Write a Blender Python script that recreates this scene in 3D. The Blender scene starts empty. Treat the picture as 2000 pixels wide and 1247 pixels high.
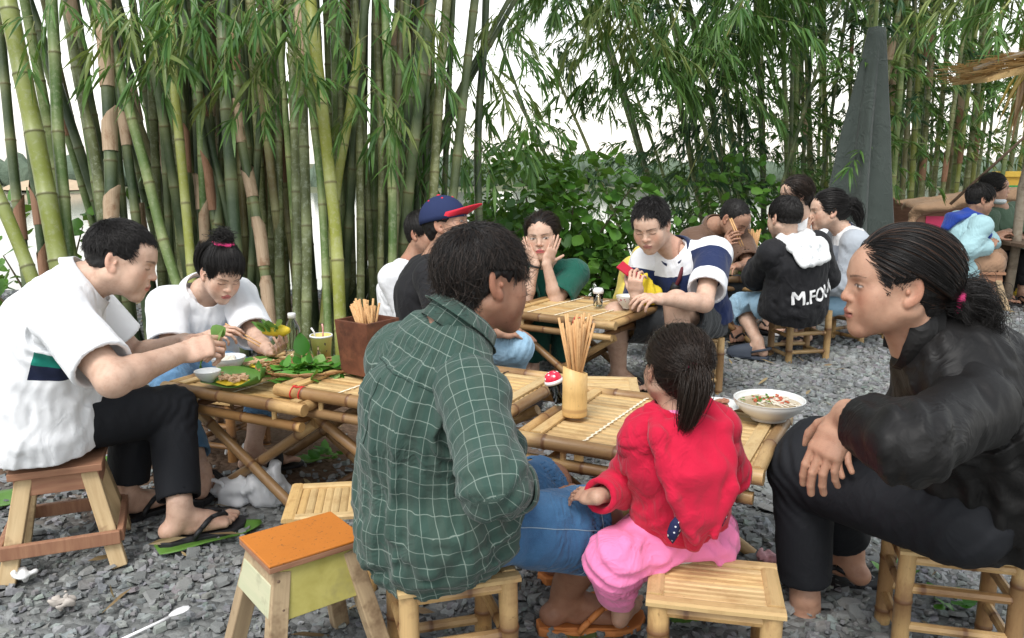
import bpy, bmesh, math, random
import numpy as np
from mathutils import Vector, Matrix
from mathutils.bvhtree import BVHTree
random.seed(7); RNG = np.random.default_rng(11)
SC = bpy.context.scene
COL = SC.collection
# ---------------------------------------------------------------- camera, sky, sun, exposure
cam = bpy.data.cameras.new('camera'); cam.lens = 28.8; cam.sensor_width = 36; cam.clip_start = .05; cam.clip_end = 3000
camo = bpy.data.objects.new('camera', cam); COL.objects.link(camo)
camo.location = (0, 0, 1.22); camo.rotation_euler = (math.radians(90 - 10.913), 0, 0)
SC.camera = camo
SUN_EL, SUN_AZ = math.radians(58), math.radians(205)     # azimuth clockwise from +Y (the viewing direction)
W = bpy.data.worlds.new('World'); SC.world = W; W.use_nodes = True
nt = W.node_tree; nt.nodes.clear()
sky = nt.nodes.new('ShaderNodeTexSky'); sky.sky_type = 'NISHITA'; sky.sun_disc = False
sky.sun_elevation = SUN_EL; sky.sun_rotation = SUN_AZ; sky.dust_density = .6; sky.air_density = 2.0; sky.ozone_density = 1.0
bw = nt.nodes.new('ShaderNodeRGBToBW'); mx = nt.nodes.new('ShaderNodeMix'); mx.data_type = 'RGBA'
mx.inputs[0].default_value = .82                           # overcast: the blue is nearly gone
bg = nt.nodes.new('ShaderNodeBackground'); bg.inputs[1].default_value = .15
wo = nt.nodes.new('ShaderNodeOutputWorld')
nt.links.new(sky.outputs[0], bw.inputs[0]); nt.links.new(sky.outputs[0], mx.inputs[6]); nt.links.new(bw.outputs[0], mx.inputs[7])
nt.links.new(mx.outputs[2], bg.inputs[0]); nt.links.new(bg.outputs[0], wo.inputs[0])
sl = bpy.data.lights.new('sun', 'SUN'); sl.energy = 1.5; sl.angle = math.radians(24); sl.color = (1, .965, .92)
so = bpy.data.objects.new('sun', sl); COL.objects.link(so)
sd = Vector((math.sin(SUN_AZ) * math.cos(SUN_EL), math.cos(SUN_AZ) * math.cos(SUN_EL), math.sin(SUN_EL)))
so.rotation_euler = sd.to_track_quat('Z', 'Y').to_euler(); so.location = (0, 0, 30)
vs = SC.view_settings; vs.view_transform = 'Standard'; vs.look = 'None'; vs.gamma = 1; vs.use_curve_mapping = False
vs.exposure = 1.0
SC.cycles.max_bounces = 6; SC.cycles.transparent_max_bounces = 12
SC.cycles.use_denoising = True
# ---------------------------------------------------------------- helpers
def V(*a): return np.array(a, float)
def nrm(v): v = np.asarray(v, float); return v / (np.linalg.norm(v) + 1e-12)
def tag(o, label=None, cat=None, group=None, kind=None):
    if label: o['label'] = label
    if cat: o['category'] = cat
    if group: o['group'] = group
    if kind: o['kind'] = kind
    return o
def link(o, parent=None):
    COL.objects.link(o)
    if parent is not None:
        o.parent = parent
        o.matrix_parent_inverse = Matrix.Translation(-Vector(WLOC(parent)))
    return o
def WLOC(o): return o.location if o.parent is None else Vector((0, 0, 0))
def empty(name, loc, label=None, cat=None, group=None):
    o = bpy.data.objects.new(name, None); COL.objects.link(o); o.location = tuple(float(c) for c in loc); o.empty_display_size = .05
    return tag(o, label, cat, group)
def mesh_np(name, verts, faces, mat, parent=None, smooth=True, attrs=None, fsmooth=None):
    """faces: (n,k) int array or list of lists"""
    me = bpy.data.meshes.new(name); verts = np.asarray(verts, np.float32)
    if isinstance(faces, np.ndarray):
        n, k = faces.shape; me.vertices.add(len(verts)); me.vertices.foreach_set('co', verts.ravel())
        me.loops.add(n * k); me.loops.foreach_set('vertex_index', faces.astype(np.int32).ravel())
        me.polygons.add(n); me.polygons.foreach_set('loop_start', np.arange(0, n * k, k, dtype=np.int32))
        me.update(calc_edges=True); me.validate(verbose=False)
    else:
        me.from_pydata([tuple(float(c) for c in v) for v in verts], [], faces); me.update()
    me.polygons.foreach_set('use_smooth', np.full(len(me.polygons), bool(smooth)))
    for an, arr in (attrs or {}).items():
        arr = np.asarray(arr, np.float32)
        if arr.shape[1] == 3: a = me.attributes.new(an, 'FLOAT_VECTOR', 'POINT'); a.data.foreach_set('vector', arr.ravel())
        else: a = me.attributes.new(an, 'FLOAT_COLOR', 'POINT'); a.data.foreach_set('color', arr.ravel())
    if mat is not None: me.materials.append(mat)
    o = bpy.data.objects.new(name, me)
    return link(o, parent)
class MB:
    """collects shapes of ONE part"""
    def __init__(s): s.v = []; s.f = []; s.a = []
    def add(s, v, f, a=None):
        n = len(s.v); s.v += [tuple(map(float, q)) for q in v]; s.f += [tuple(i + n for i in q) for q in f]
        s.a += [tuple(map(float, q)) for q in a] if a is not None else [tuple(map(float, q)) for q in v]
        return s
    def box(s, c, x, y, z):
        c, x, y, z = map(np.asarray, (c, x, y, z))
        vs_ = [c + i * x + j * y + k * z for i in (-1, 1) for j in (-1, 1) for k in (-1, 1)]
        loc = [(i * np.linalg.norm(x), j * np.linalg.norm(y), k * np.linalg.norm(z)) for i in (-1, 1) for j in (-1, 1) for k in (-1, 1)]
        return s.add(vs_, [(0, 1, 3, 2), (4, 6, 7, 5), (0, 4, 5, 1), (2, 3, 7, 6), (0, 2, 6, 4), (1, 5, 7, 3)], loc)
    def tube(s, pts, rad, n=8, caps=True, off=0.0, nd=None):
        pts = [np.asarray(p, float) for p in pts]; m = len(pts)
        if not hasattr(rad, '__len__'): rad = [rad] * m
        vs_, at, fs = [], [], []; up = None; ln = off
        for i, p in enumerate(pts):
            t = nrm(pts[min(i + 1, m - 1)] - pts[max(i - 1, 0)])
            if up is None: up = V(0, 0, 1) if abs(t[2]) < .9 else V(1, 0, 0)
            x = nrm(np.cross(up, t)); y = np.cross(t, x); up = y
            if i: ln += np.linalg.norm(p - pts[i - 1])
            for k in range(n):
                a = 2 * math.pi * k / n; vs_.append(p + rad[i] * (math.cos(a) * x + math.sin(a) * y))
                at.append((math.cos(a) * .03 + math.sin(a) * .017, ln, nd[i] if nd else 1.0))
        for i in range(m - 1):
            for k in range(n): fs.append((i * n + k, i * n + (k + 1) % n, (i + 1) * n + (k + 1) % n, (i + 1) * n + k))
        if caps: fs += [tuple(range(n - 1, -1, -1)), tuple((m - 1) * n + k for k in range(n))]
        return s.add(vs_, fs, at)
    def lathe(s, c, prof, n=24, axis=None):
        """prof: (r, z) list about vertical axis at c"""
        c = np.asarray(c, float); vs_, fs = [], []
        az = V(0, 0, 1) if axis is None else nrm(axis); ax = nrm(np.cross(az, V(0, 1, 0) if abs(az[1]) < .9 else V(1, 0, 0))); ay = np.cross(az, ax)
        for r, z in prof:
            for k in range(n):
                a = 2 * math.pi * k / n; vs_.append(c + az * z + r * (math.cos(a) * ax + math.sin(a) * ay))
        for i in range(len(prof) - 1):
            for k in range(n): fs.append((i * n + k, i * n + (k + 1) % n, (i + 1) * n + (k + 1) % n, (i + 1) * n + k))
        loc = [v - c for v in vs_]
        return s.add(vs_, fs, loc)
    def build(s, name, mat, parent=None, smooth=False, bevel=0):
        me = bpy.data.meshes.new(name); me.from_pydata(s.v, [], s.f); me.update()
        a = me.attributes.new('cuv', 'FLOAT_VECTOR', 'POINT'); a.data.foreach_set('vector', np.array(s.a, np.float32).ravel())
        me.polygons.foreach_set('use_smooth', np.full(len(me.polygons), bool(smooth)))
        if mat is not None: me.materials.append(mat)
        o = bpy.data.objects.new(name, me)
        if bevel: b = o.modifiers.new('bevel', 'BEVEL'); b.width = bevel; b.segments = 2; b.limit_method = 'ANGLE'
        if smooth == 'auto':
            o.modifiers.new('es', 'EDGE_SPLIT').split_angle = .7
        return link(o, parent)
# ---------------------------------------------------------------- materials
MATS = {}
class NT:
    def __init__(s, name):
        s.m = bpy.data.materials.new(name); s.m.use_nodes = True; s.t = s.m.node_tree; s.n = s.t.nodes
        s.b = s.n['Principled BSDF']; MATS[name] = s.m
    def new(s, typ, **k):
        n = s.n.new('ShaderNode' + typ)
        for a, v in k.items(): setattr(n, a, v)
        return n
    def inp(s, node, key, val):
        if val is None: return
        sk = node.inputs[key]
        if hasattr(val, 'is_output') or isinstance(val, bpy.types.NodeSocket): s.t.links.new(val, sk)
        else: sk.default_value = (*val, 1) if (isinstance(val, (tuple, list)) and len(val) == 3 and sk.type == 'RGBA') else val
    def attr(s, name): n = s.new('Attribute'); n.attribute_name = name; return n
    def geo(s): return s.new('TexCoord').outputs['Object']
    def mapv(s, vec, scale=(1, 1, 1), loc=(0, 0, 0)):
        n = s.new('Mapping'); s.inp(n, 0, vec); n.inputs['Scale'].default_value = scale; n.inputs['Location'].default_value = loc; return n.outputs[0]
    def noise(s, vec, scale, detail=3, rough=.55, dist=0):
        n = s.new('TexNoise'); s.inp(n, 'Vector', vec); n.inputs['Scale'].default_value = scale; n.inputs['Detail'].default_value = detail
        n.inputs['Roughness'].default_value = rough; n.inputs['Distortion'].default_value = dist; return n.outputs[0]
    def ramp(s, fac, stops, interp='LINEAR'):
        n = s.new('ValToRGB'); s.inp(n, 0, fac); r = n.color_ramp; r.interpolation = interp
        while len(r.elements) < len(stops): r.elements.new(.5)
        for e, (p, c) in zip(r.elements, stops):
            e.position = p; e.color = (*c, 1) if hasattr(c, '__len__') else (c, c, c, 1)
        return n.outputs[0]
    def mix(s, fac, a, b, mode='MIX'):
        n = s.new('Mix', data_type='RGBA', blend_type=mode); s.inp(n, 0, fac); s.inp(n, 6, a); s.inp(n, 7, b); return n.outputs[2]
    def math(s, op, a, b=None, c=None):
        n = s.new('Math', operation=op); s.inp(n, 0, a)
        if b is not None: s.inp(n, 1, b)
        if c is not None: s.inp(n, 2, c)
        return n.outputs[0]
    def sep(s, vec): n = s.new('SeparateXYZ'); s.inp(n, 0, vec); return n.outputs
    def bump(s, h, strength=.3, dist=.01):
        n = s.new('Bump'); n.inputs['Strength'].default_value = strength; n.inputs['Distance'].default_value = dist
        s.inp(n, 'Height', h); s.t.links.new(n.outputs[0], s.b.inputs['Normal']); return n
    def out(s, col=None, rough=None, spec=None, **k):
        s.inp(s.b, 'Base Color', col); s.inp(s.b, 'Roughness', rough); s.inp(s.b, 'Specular IOR Level', spec)
        for a, v in k.items(): s.inp(s.b, a.replace('_', ' '), v)
        return s.m
def simple(name, col, rough=.5, spec=.5, var=.12, scale=30, bump=0, **k):
    t = NT(name); g = t.geo(); n = t.noise(g, scale, 4)
    c = t.mix(n, tuple(c * (1 - var) for c in col), tuple(min(1, c * (1 + var)) for c in col))
    if bump: t.bump(n, bump, .004)
    return t.out(c, rough, spec, **k)
def creases(t, g):
    """fine sharp pulls in cloth"""
    n = t.noise(t.mapv(g, (9, 9, 6)), 1, 3, .5, 1.8); r_ = t.math('ABSOLUTE', t.math('SUBTRACT', n, .5)); m = t.noise(g, 5, 2); return t.math('MULTIPLY', t.math('SUBTRACT', 1.0, t.math('SMOOTH_MIN', 1.0, t.math('MULTIPLY', r_, 9.0), .3)), t.ramp(m, [(.4, 0.), (.6, 1.)]))
def cloth_mat(name, col, rough=.85, weave=900, var=.1, bump=.25, sheen=.15, col2=None):
    t = NT(name); g = t.geo(); n = t.noise(g, 7, 4, .6); w = t.noise(g, weave, 2)
    c = t.mix(n, tuple(c * (1 - var) for c in col), tuple(min(1, c * (1 + var)) for c in (col2 or col)))
    b1 = t.noise(t.mapv(g, (1, 1, 1)), 34, 3, .5, .8)
    h = t.math('ADD', t.math('MULTIPLY', w, .12), b1); t.bump(t.math('ADD', h, t.math('MULTIPLY', creases(t, g), 1.6)), bump * 1.3, .006)
    return t.out(c, rough, .25, Sheen_Weight=sheen)
def bamboo_mat(name, base, dark, node, spots=.5):
    """dry bamboo: cuv = (around, along, distance to node)"""
    t = NT(name); cu = t.attr('cuv').outputs['Vector']; info = t.new('ObjectInfo').outputs['Random']
    v = t.new('VectorMath', operation='ADD'); t.inp(v, 0, cu); cb = t.new('CombineXYZ'); t.inp(cb, 1, t.math('MULTIPLY', info, 37.)); t.inp(v, 1, cb.outputs[0]); v = v.outputs[0]
    streak = t.noise(t.mapv(v, (260, 9, 0)), 1, 4, .6); blot = t.noise(t.mapv(v, (30, 14, 0)), 1, 5, .65); sp = t.noise(t.mapv(v, (130, 60, 0)), 1, 2)
    c = t.mix(streak, tuple(x * .8 for x in base), tuple(min(1, x * 1.18) for x in base))
    c = t.mix(t.math('MULTIPLY', t.ramp(blot, [(.48, 0.), (.70, 1.)]), .7), c, dark)
    c = t.mix(t.math('MULTIPLY', t.ramp(sp, [(.66, 0.), (.74, 1.)]), spots), c, tuple(x * .35 for x in dark))
    nd = t.sep(cu)[2]; c = t.mix(t.ramp(nd, [(0.0, 1.), (.006, .9), (.012, 0.)]), c, node)
    tint = t.ramp(info, [(0, (.82, .78, .72)), (.5, (1, 1, 1)), (1, (1.0, .9, .74))]); c = t.mix(1.0, c, tint, 'MULTIPLY')
    t.bump(streak, .12, .002)
    return t.out(c, t.ramp(blot, [(.3, .34), (.8, .6)]), .45)
BAM = bamboo_mat('bamboo_tan', (.50, .335, .155), (.27, .145, .06), (.13, .06, .025))
BAMP = bamboo_mat('bamboo_pale', (.58, .42, .21), (.36, .21, .085), (.2, .1, .04), .35)
BAMD = bamboo_mat('bamboo_brown', (.36, .19, .075), (.17, .08, .035), (.08, .04, .02))
def wood_mat(name, a, b, grain=(6, 60, 60), rough=.6, stain=None):
    t = NT(name); g = t.attr('cuv').outputs['Vector']; inf = t.new('ObjectInfo').outputs['Random']
    vv = t.new('VectorMath', operation='ADD'); t.inp(vv, 0, g); t.inp(vv, 1, inf); g = vv.outputs[0]
    n = t.noise(t.mapv(g, grain), 1, 5, .6, .5); c = t.mix(t.ramp(n, [(.3, 0.), (.7, 1.)]), a, b)
    if stain is not None: c = t.mix(t.ramp(t.noise(g, 9, 4, .7), [(.52, 0.), (.68, .9)]), c, stain)
    t.bump(n, .25, .003); return t.out(c, rough, .35)
def pole(name, parent, p0, p1, r, mat=None, n=10, every=None, r1=None, ends=True):
    """a bamboo pole with swollen nodes, one part"""
    p0, p1 = np.asarray(p0, float), np.asarray(p1, float); L = np.linalg.norm(p1 - p0); r1 = r1 or r
    every = every or random.uniform(.16, .26); k0 = random.uniform(.05, .95) * every
    st = [(0, 0., .02)]
    x = k0
    while x < L - .012:
        if x > .012: st += [(x - .007, 0, .007), (x - .003, .07, .003), (x, .10, 0), (x + .003, .05, .003), (x + .008, -.01, .008)]
        x += every * random.uniform(.85, 1.15)
    st.append((L, 0., .02))
    pts = [p0 + (p1 - p0) * s_ / L for s_, _, _ in st]; b = random.uniform(-1, 1) * .012 * L; sidev = nrm(np.cross(p1 - p0, V(.3, .5, .81)))
    pts = [p + sidev * b * math.sin(math.pi * s_[0] / L) for p, s_ in zip(pts, st)]
    rad = [(r + (r1 - r) * s_ / L) * (1 + e) for s_, e, _ in st]
    m = MB(); m.tube(pts, rad, n, caps=True, off=random.uniform(0, 5), nd=[q[2] for q in st])
    return m.build(name, mat or BAM, parent, smooth='auto')
# ---------------------------------------------------------------- signed-distance modelling (bodies, cloth)
def smin(a, b, k):
    if k <= 0: return np.minimum(a, b)
    h = np.clip(.5 + .5 * (b - a) / k, 0, 1); return b + (a - b) * h - k * h * (1 - h)
def seg_d(X, Y, Z, a, b, ra, rb, s=None):
    ab = b - a; L2 = ab @ ab + 1e-12
    t = np.clip(((X - a[0]) * ab[0] + (Y - a[1]) * ab[1] + (Z - a[2]) * ab[2]) / L2, 0, 1)
    qx = X - (a[0] + t * ab[0]); qy = Y - (a[1] + t * ab[1]); qz = Z - (a[2] + t * ab[2])
    if s is None: return np.sqrt(qx * qx + qy * qy + qz * qz) - (ra + t * (rb - ra))
    ax = ab / math.sqrt(L2); s = nrm(s - ax * (s @ ax)); f = np.cross(ax, s)
    rw = ra[0] + t * (rb[0] - ra[0]); rd = ra[1] + t * (rb[1] - ra[1]); m = np.minimum(rw, rd)
    u = qx * s[0] + qy * s[1] + qz * s[2]; v = qx * f[0] + qy * f[1] + qz * f[2]; w = qx * ax[0] + qy * ax[1] + qz * ax[2]
    k0 = np.sqrt((u / rw) ** 2 + (v / rd) ** 2 + (w / m) ** 2) + 1e-6
    k1 = np.sqrt((u / rw ** 2) ** 2 + (v / rd ** 2) ** 2 + (w / m ** 2) ** 2) + 1e-6
    return k0 * (k0 - 1) / k1
class Field:
    def __init__(s, lo, hi, h):
        s.lo = np.asarray(lo, float); s.h = h; s.n = np.maximum(np.ceil((np.asarray(hi) - s.lo) / h).astype(int) + 1, 3)
        s.D = np.full(tuple(s.n), .5, np.float32); s.ax = [(s.lo[i] + h * np.arange(s.n[i])).astype(np.float32) for i in range(3)]
    def sub(s, lo, hi):
        sl = []
        for i in range(3):
            a = int(np.clip(math.floor((lo[i] - s.lo[i]) / s.h), 0, s.n[i])); b = int(np.clip(math.ceil((hi[i] - s.lo[i]) / s.h) + 1, 0, s.n[i])); sl.append(slice(a, b))
        if any(q.stop <= q.start for q in sl): return None, None, None, None
        return tuple(sl), s.ax[0][sl[0]][:, None, None], s.ax[1][sl[1]][None, :, None], s.ax[2][sl[2]][None, None, :]
    def _op(s, lo, hi, fn, k, op):
        pad = k + 3 * s.h; sl, X, Y, Z = s.sub(np.asarray(lo) - pad, np.asarray(hi) + pad)
        if sl is None: return s
        d = fn(X, Y, Z).astype(np.float32); D = s.D[sl]
        if op == 'add': s.D[sl] = smin(D, d, k)
        elif op == 'sub': s.D[sl] = -smin(-D, d, k)
        return s
    def seg(s, a, b, ra, rb=None, k=.02, side=None, op='add'):
        a, b = np.asarray(a, float), np.asarray(b, float); rb = ra if rb is None else rb
        m = max(np.max(ra), np.max(rb)); return s._op(np.minimum(a, b) - m, np.maximum(a, b) + m, lambda X, Y, Z: seg_d(X, Y, Z, a, b, ra, rb, side), k, op)
    def loft(s, pts, rad, k=.02, side=None, op='add'):
        for i in range(len(pts) - 1):
            s.seg(pts[i], pts[i + 1], rad[i], rad[i + 1], k, (side[i] if isinstance(side, list) else side), op)
        return s
    def ell(s, c, r, k=.02, R=None, op='add'):
        c = np.asarray(c, float); r = np.asarray(r, float); R = np.eye(3) if R is None else np.asarray(R); m = r.max()
        def fn(X, Y, Z):
            x, y, z = X - c[0], Y - c[1], Z - c[2]; q = [(x * R[0, i] + y * R[1, i] + z * R[2, i]) for i in range(3)]
            k0 = np.sqrt(sum((q[i] / r[i]) ** 2 for i in range(3))) + 1e-6; k1 = np.sqrt(sum((q[i] / r[i] ** 2) ** 2 for i in range(3))) + 1e-6
            return k0 * (k0 - 1) / k1
        return s._op(c - m, c + m, fn, k, op)
    def cut(s, p, n, k=.004, near=None, rad=None):
        """remove what lies on the +n side of p (only within rad of near)"""
        p, n = np.asarray(p, float), nrm(n); X, Y, Z = s.ax[0][:, None, None], s.ax[1][None, :, None], s.ax[2][None, None, :]
        d = (X - p[0]) * n[0] + (Y - p[1]) * n[1] + (Z - p[2]) * n[2]
        if near is not None: d = np.minimum(d, rad - np.sqrt((X - near[0]) ** 2 + (Y - near[1]) ** 2 + (Z - near[2]) ** 2))
        s.D = -smin(-s.D, -d.astype(np.float32), k); return s
    def disp(s, fn, band=3.5):
        i = np.nonzero(np.abs(s.D) < band * s.h + .012); P = np.stack([s.ax[q][i[q]] for q in range(3)], 1); s.D[i] += fn(P).astype(np.float32); return s
    def mesh(s):
        D = s.D.copy()
        for q in range(3):
            sl = [slice(None)] * 3
            for e in (0, -1): sl[q] = e; D[tuple(sl)] = np.maximum(D[tuple(sl)], s.h * .5)
        S = D < 0; A = np.zeros(tuple(s.n - 1), np.int8)
        cs = [(i, j, k) for i in (0, 1) for j in (0, 1) for k in (0, 1)]; N = s.n - 1
        for i, j, k in cs: A += S[i:N[0] + i, j:N[1] + j, k:N[2] + k]
        ci = np.nonzero((A > 0) & (A < 8)); n = len(ci[0])
        if n == 0: return np.zeros((0, 3)), np.zeros((0, 4), int)
        val = {c: D[ci[0] + c[0], ci[1] + c[1], ci[2] + c[2]] for c in cs}; acc = np.zeros((n, 3)); cnt = np.zeros(n)
        for a in cs:
            for q in range(3):
                if a[q] == 0:
                    b = list(a); b[q] = 1; b = tuple(b); va, vb = val[a], val[b]; m = (va < 0) != (vb < 0); t = va[m] / (va[m] - vb[m])
                    p = np.tile(np.array(a, float), (m.sum(), 1)); p[:, q] = t; acc[m] += p; cnt[m] += 1
        verts = s.lo + s.h * (np.stack(ci, 1) + acc / cnt[:, None])
        idx = np.full(tuple(N), -1, np.int32); idx[ci] = np.arange(n); F = []
        for q in range(3):
            u, w = (q + 1) % 3, (q + 2) % 3; sa = [slice(None)] * 3; sb = [slice(None)] * 3; sa[q] = slice(0, -1); sb[q] = slice(1, None)
            e = np.nonzero(S[tuple(sa)] != S[tuple(sb)]); e = np.stack(e, 1)
            ok = (e[:, u] > 0) & (e[:, w] > 0) & (e[:, u] < N[u]) & (e[:, w] < N[w]); e = e[ok]
            ins = S[e[:, 0], e[:, 1], e[:, 2]]; c4 = []
            for du, dw in ((0, 0), (-1, 0), (-1, -1), (0, -1)):
                c = e.copy(); c[:, u] += du; c[:, w] += dw; c4.append(idx[c[:, 0], c[:, 1], c[:, 2]])
            f = np.stack(c4, 1); f[~ins] = f[~ins][:, ::-1]; F.append(f)
        F = np.concatenate(F); F = F[(F >= 0).all(1)]
        return verts, F
def waves(P, seed, lam, k=5, aniso=None):
    """smooth pseudo-noise in -1..1; aniso = direction along which folds run"""
    r = np.random.default_rng(seed); o = np.zeros(len(P))
    for i in range(k):
        d = nrm(r.normal(size=3))
        if aniso is not None: a = nrm(aniso); d = nrm(d - a * (d @ a) * .88)
        l = lam * r.uniform(.6, 1.5); w = nrm(r.normal(size=3)) * 2 * math.pi / (lam * 2.2)
        o += np.sin(P @ d * 2 * math.pi / l + r.uniform(0, 6.3) + 1.6 * np.sin(P @ w + r.uniform(0, 6.3)))
    return o / (k ** .5 * 1.2)
def ridge(w): return w * .45 - .75 * (.55 - np.abs(w))          # sharp outward creases, soft hollows
def join_meshes(parts):
    """[(verts, quads, attrs dict)] -> one"""
    v, f, at, n = [], [], {}, 0
    for p in parts:
        v.append(p[0]); f.append(p[1] + n); n += len(p[0])
        for k_, a in p[2].items(): at.setdefault(k_, []).append(a)
    return np.concatenate(v), np.concatenate(f), {k_: np.concatenate(a) for k_, a in at.items()}
# ---------------------------------------------------------------- the setting
def bank_edge(x):                       # where the land drops to the river
    return np.interp(x, [-30, -6, -2, 0, 2.0, 3.2, 5, 9, 30], [7.6, 7.7, 7.9, 7.3, 7.6, 9.0, 11.5, 14.5, 22.0])
def ground_z(x, y):
    e = bank_edge(x); d = np.clip((y - e) / 1.6, 0, 1); s_ = d * d * (3 - 2 * d)
    return -3.2 * s_ + .012 * np.sin(x * 1.3 + 1) * np.sin(y * 1.1) * (1 - s_)
def soil_mask(x, y):
    return np.clip(1.5 - np.hypot((x + 1.25) / 1.45, (y - 3.75) / .95), 0, 1) + np.clip(1.2 - np.hypot((x - .5) / 4.8, (y - 6.9) / 1.0), 0, 1)
t = NT('ground_gravel'); g = t.geo(); xyz = t.sep(g)
n1 = t.noise(g, 3, 5, .6); n2 = t.noise(g, 60, 4, .65); vor = t.new('TexVoronoi'); t.inp(vor, 'Vector', g); vor.inputs['Scale'].default_value = 34; vor.inputs['Randomness'].default_value = 1
dirt = t.mix(n2, (.075, .048, .032), (.19, .125, .085)); grav = t.mix(vor.outputs['Color'], (.10, .105, .103), (.23, .235, .228))
sm = t.attr('soil').outputs['Color']
c = t.mix(t.ramp(t.math('ADD', t.sep(sm)[0], t.math('MULTIPLY', t.math('SUBTRACT', n1, .5), .9)), [(.3, 0.), (.6, 1.)]), grav, dirt)
t.bump(t.math('ADD', t.math('MULTIPLY', vor.outputs['Distance'], -1.0), t.math('MULTIPLY', n2, .4)), .9, .02); t.out(c, .92, .15)
gx = np.concatenate([np.linspace(-400, -8, 14), np.linspace(-7, 9, 129)[0:], np.linspace(10, 400, 14)]); gy = np.concatenate([np.linspace(-60, 0, 5), np.linspace(.4, 16, 126), np.linspace(17, 24, 8), np.linspace(40, 1500, 12)])
GX, GY = np.meshgrid(gx, gy, indexing='ij'); GZ = ground_z(GX, GY); nx, ny = GX.shape
ii = (np.arange(nx - 1)[:, None] * ny + np.arange(ny - 1)[None, :]).ravel(); gf = np.stack([ii, ii + ny, ii + ny + 1, ii + 1], 1)
so_ = soil_mask(GX, GY).ravel(); ground = mesh_np('ground', np.stack([GX.ravel(), GY.ravel(), GZ.ravel()], 1), gf, MATS['ground_gravel'], None, True, {'soil': np.stack([so_, so_, so_, np.ones_like(so_)], 1)})
tag(ground, 'grey crushed stone ground with patches of brown soil under the tables', 'ground', kind='structure')
# river
t = NT('river_water'); g = t.geo(); t.bump(t.noise(t.mapv(g, (.25, 1.2, 1)), 1.4, 4), .12, .05); t.out((.19, .19, .16), .1, .5)
rv = [(-900, 6, -2.9), (900, 6, -2.9), (900, 1400, -2.9), (-900, 1400, -2.9)]
river = mesh_np('river', rv, [(0, 1, 2, 3)], MATS['river_water']); tag(river, 'wide pale river behind the bamboo', 'river', kind='structure')
# far bank: low land and a wooded skyline
t = NT('far_wood'); g = t.geo(); t.out(t.mix(t.noise(g, .35, 4, .7), (.09, .125, .09), (.15, .19, .14)), .95, .05); t.bump(t.noise(g, .9, 4), .8, .6)  # greens lightened to paint in the haze of distance
t = NT('far_shore'); g = t.geo(); t.out(t.mix(t.noise(g, .2, 3), (.10, .12, .07), (.17, .17, .11)), .95, .05)
xs = np.linspace(-420, 420, 120); fb_v, fb_f = [], []
for i, x in enumerate(xs):
    y0 = 118 + 9 * math.sin(x * .013) + 4 * math.sin(x * .05)
    for y, z in ((y0 - 3, -3.2), (y0, -2.75), (y0 + 8, -2.55), (y0 + 700, -1.5)): fb_v.append((x, y, z))
    if i: a = (i - 1) * 4; fb_f += [(a + j, a + 4 + j, a + 5 + j, a + 1 + j) for j in range(3)]
fb = mesh_np('far_bank', fb_v, fb_f, MATS['far_shore'], None, True); tag(fb, 'low far river bank beyond the water', 'river bank', kind='structure')
fw_v, fw_f = [], []
rr = np.random.default_rng(5); base = np.array([(math.cos(a) * math.cos(b), math.sin(a) * math.cos(b), math.sin(b)) for b in (-.5, .1, .7, 1.2) for a in np.linspace(0, 2 * math.pi, 9)[:-1]])
for i in range(260):
    x = rr.uniform(-260, 260); y = 124 + 9 * math.sin(x * .013) + rr.uniform(0, 22); h = rr.uniform(1.6, 3.4); w = rr.uniform(2, 5)
    n0 = len(fw_v); fw_v += [tuple(q * (w, w, h) * rr.uniform(.75, 1.25) + (x, y, -2.5 + h * .4)) for q in base]
    for b in range(3):
        for a in range(8): fw_f.append((n0 + b * 8 + a, n0 + b * 8 + (a + 1) % 8, n0 + (b + 1) * 8 + (a + 1) % 8, n0 + (b + 1) * 8 + a))
    fw_f.append(tuple(n0 + 24 + a for a in range(8)))
fw = mesh_np('far_wood', fw_v, fw_f, MATS['far_wood'], None, True); tag(fw, 'line of trees in haze-pale green on the far river bank', 'far trees', kind='stuff')
# a sand heap on the far shore
MATS['sand_tan'] = simple('sand_tan', (.46, .36, .25), .9, .1, .2, 1.5, .4)
hx = MB(); pts_ = []
for j, (r_, z_) in enumerate(((1, 0), (.8, .4), (.45, .8), (.1, 1.05))):
    for k in range(18):
        a = 2 * math.pi * k / 18; pts_.append((-63 + 7.0 * r_ * math.cos(a) * (1 + .15 * math.sin(3 * a)), 113 + 3 * r_ * math.sin(a), -2.6 + 1.3 * z_ * (1 + .2 * math.sin(2 * a + 1))))
hx.add(pts_, [(j * 18 + k, j * 18 + (k + 1) % 18, (j + 1) * 18 + (k + 1) % 18, (j + 1) * 18 + k) for j in range(3) for k in range(18)] + [tuple(54 + k for k in range(18))])
tag(hx.build('sand_heap', MATS['sand_tan'], None, True), 'tan heap of sand at the water edge of the far bank', 'sand heap')
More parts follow.
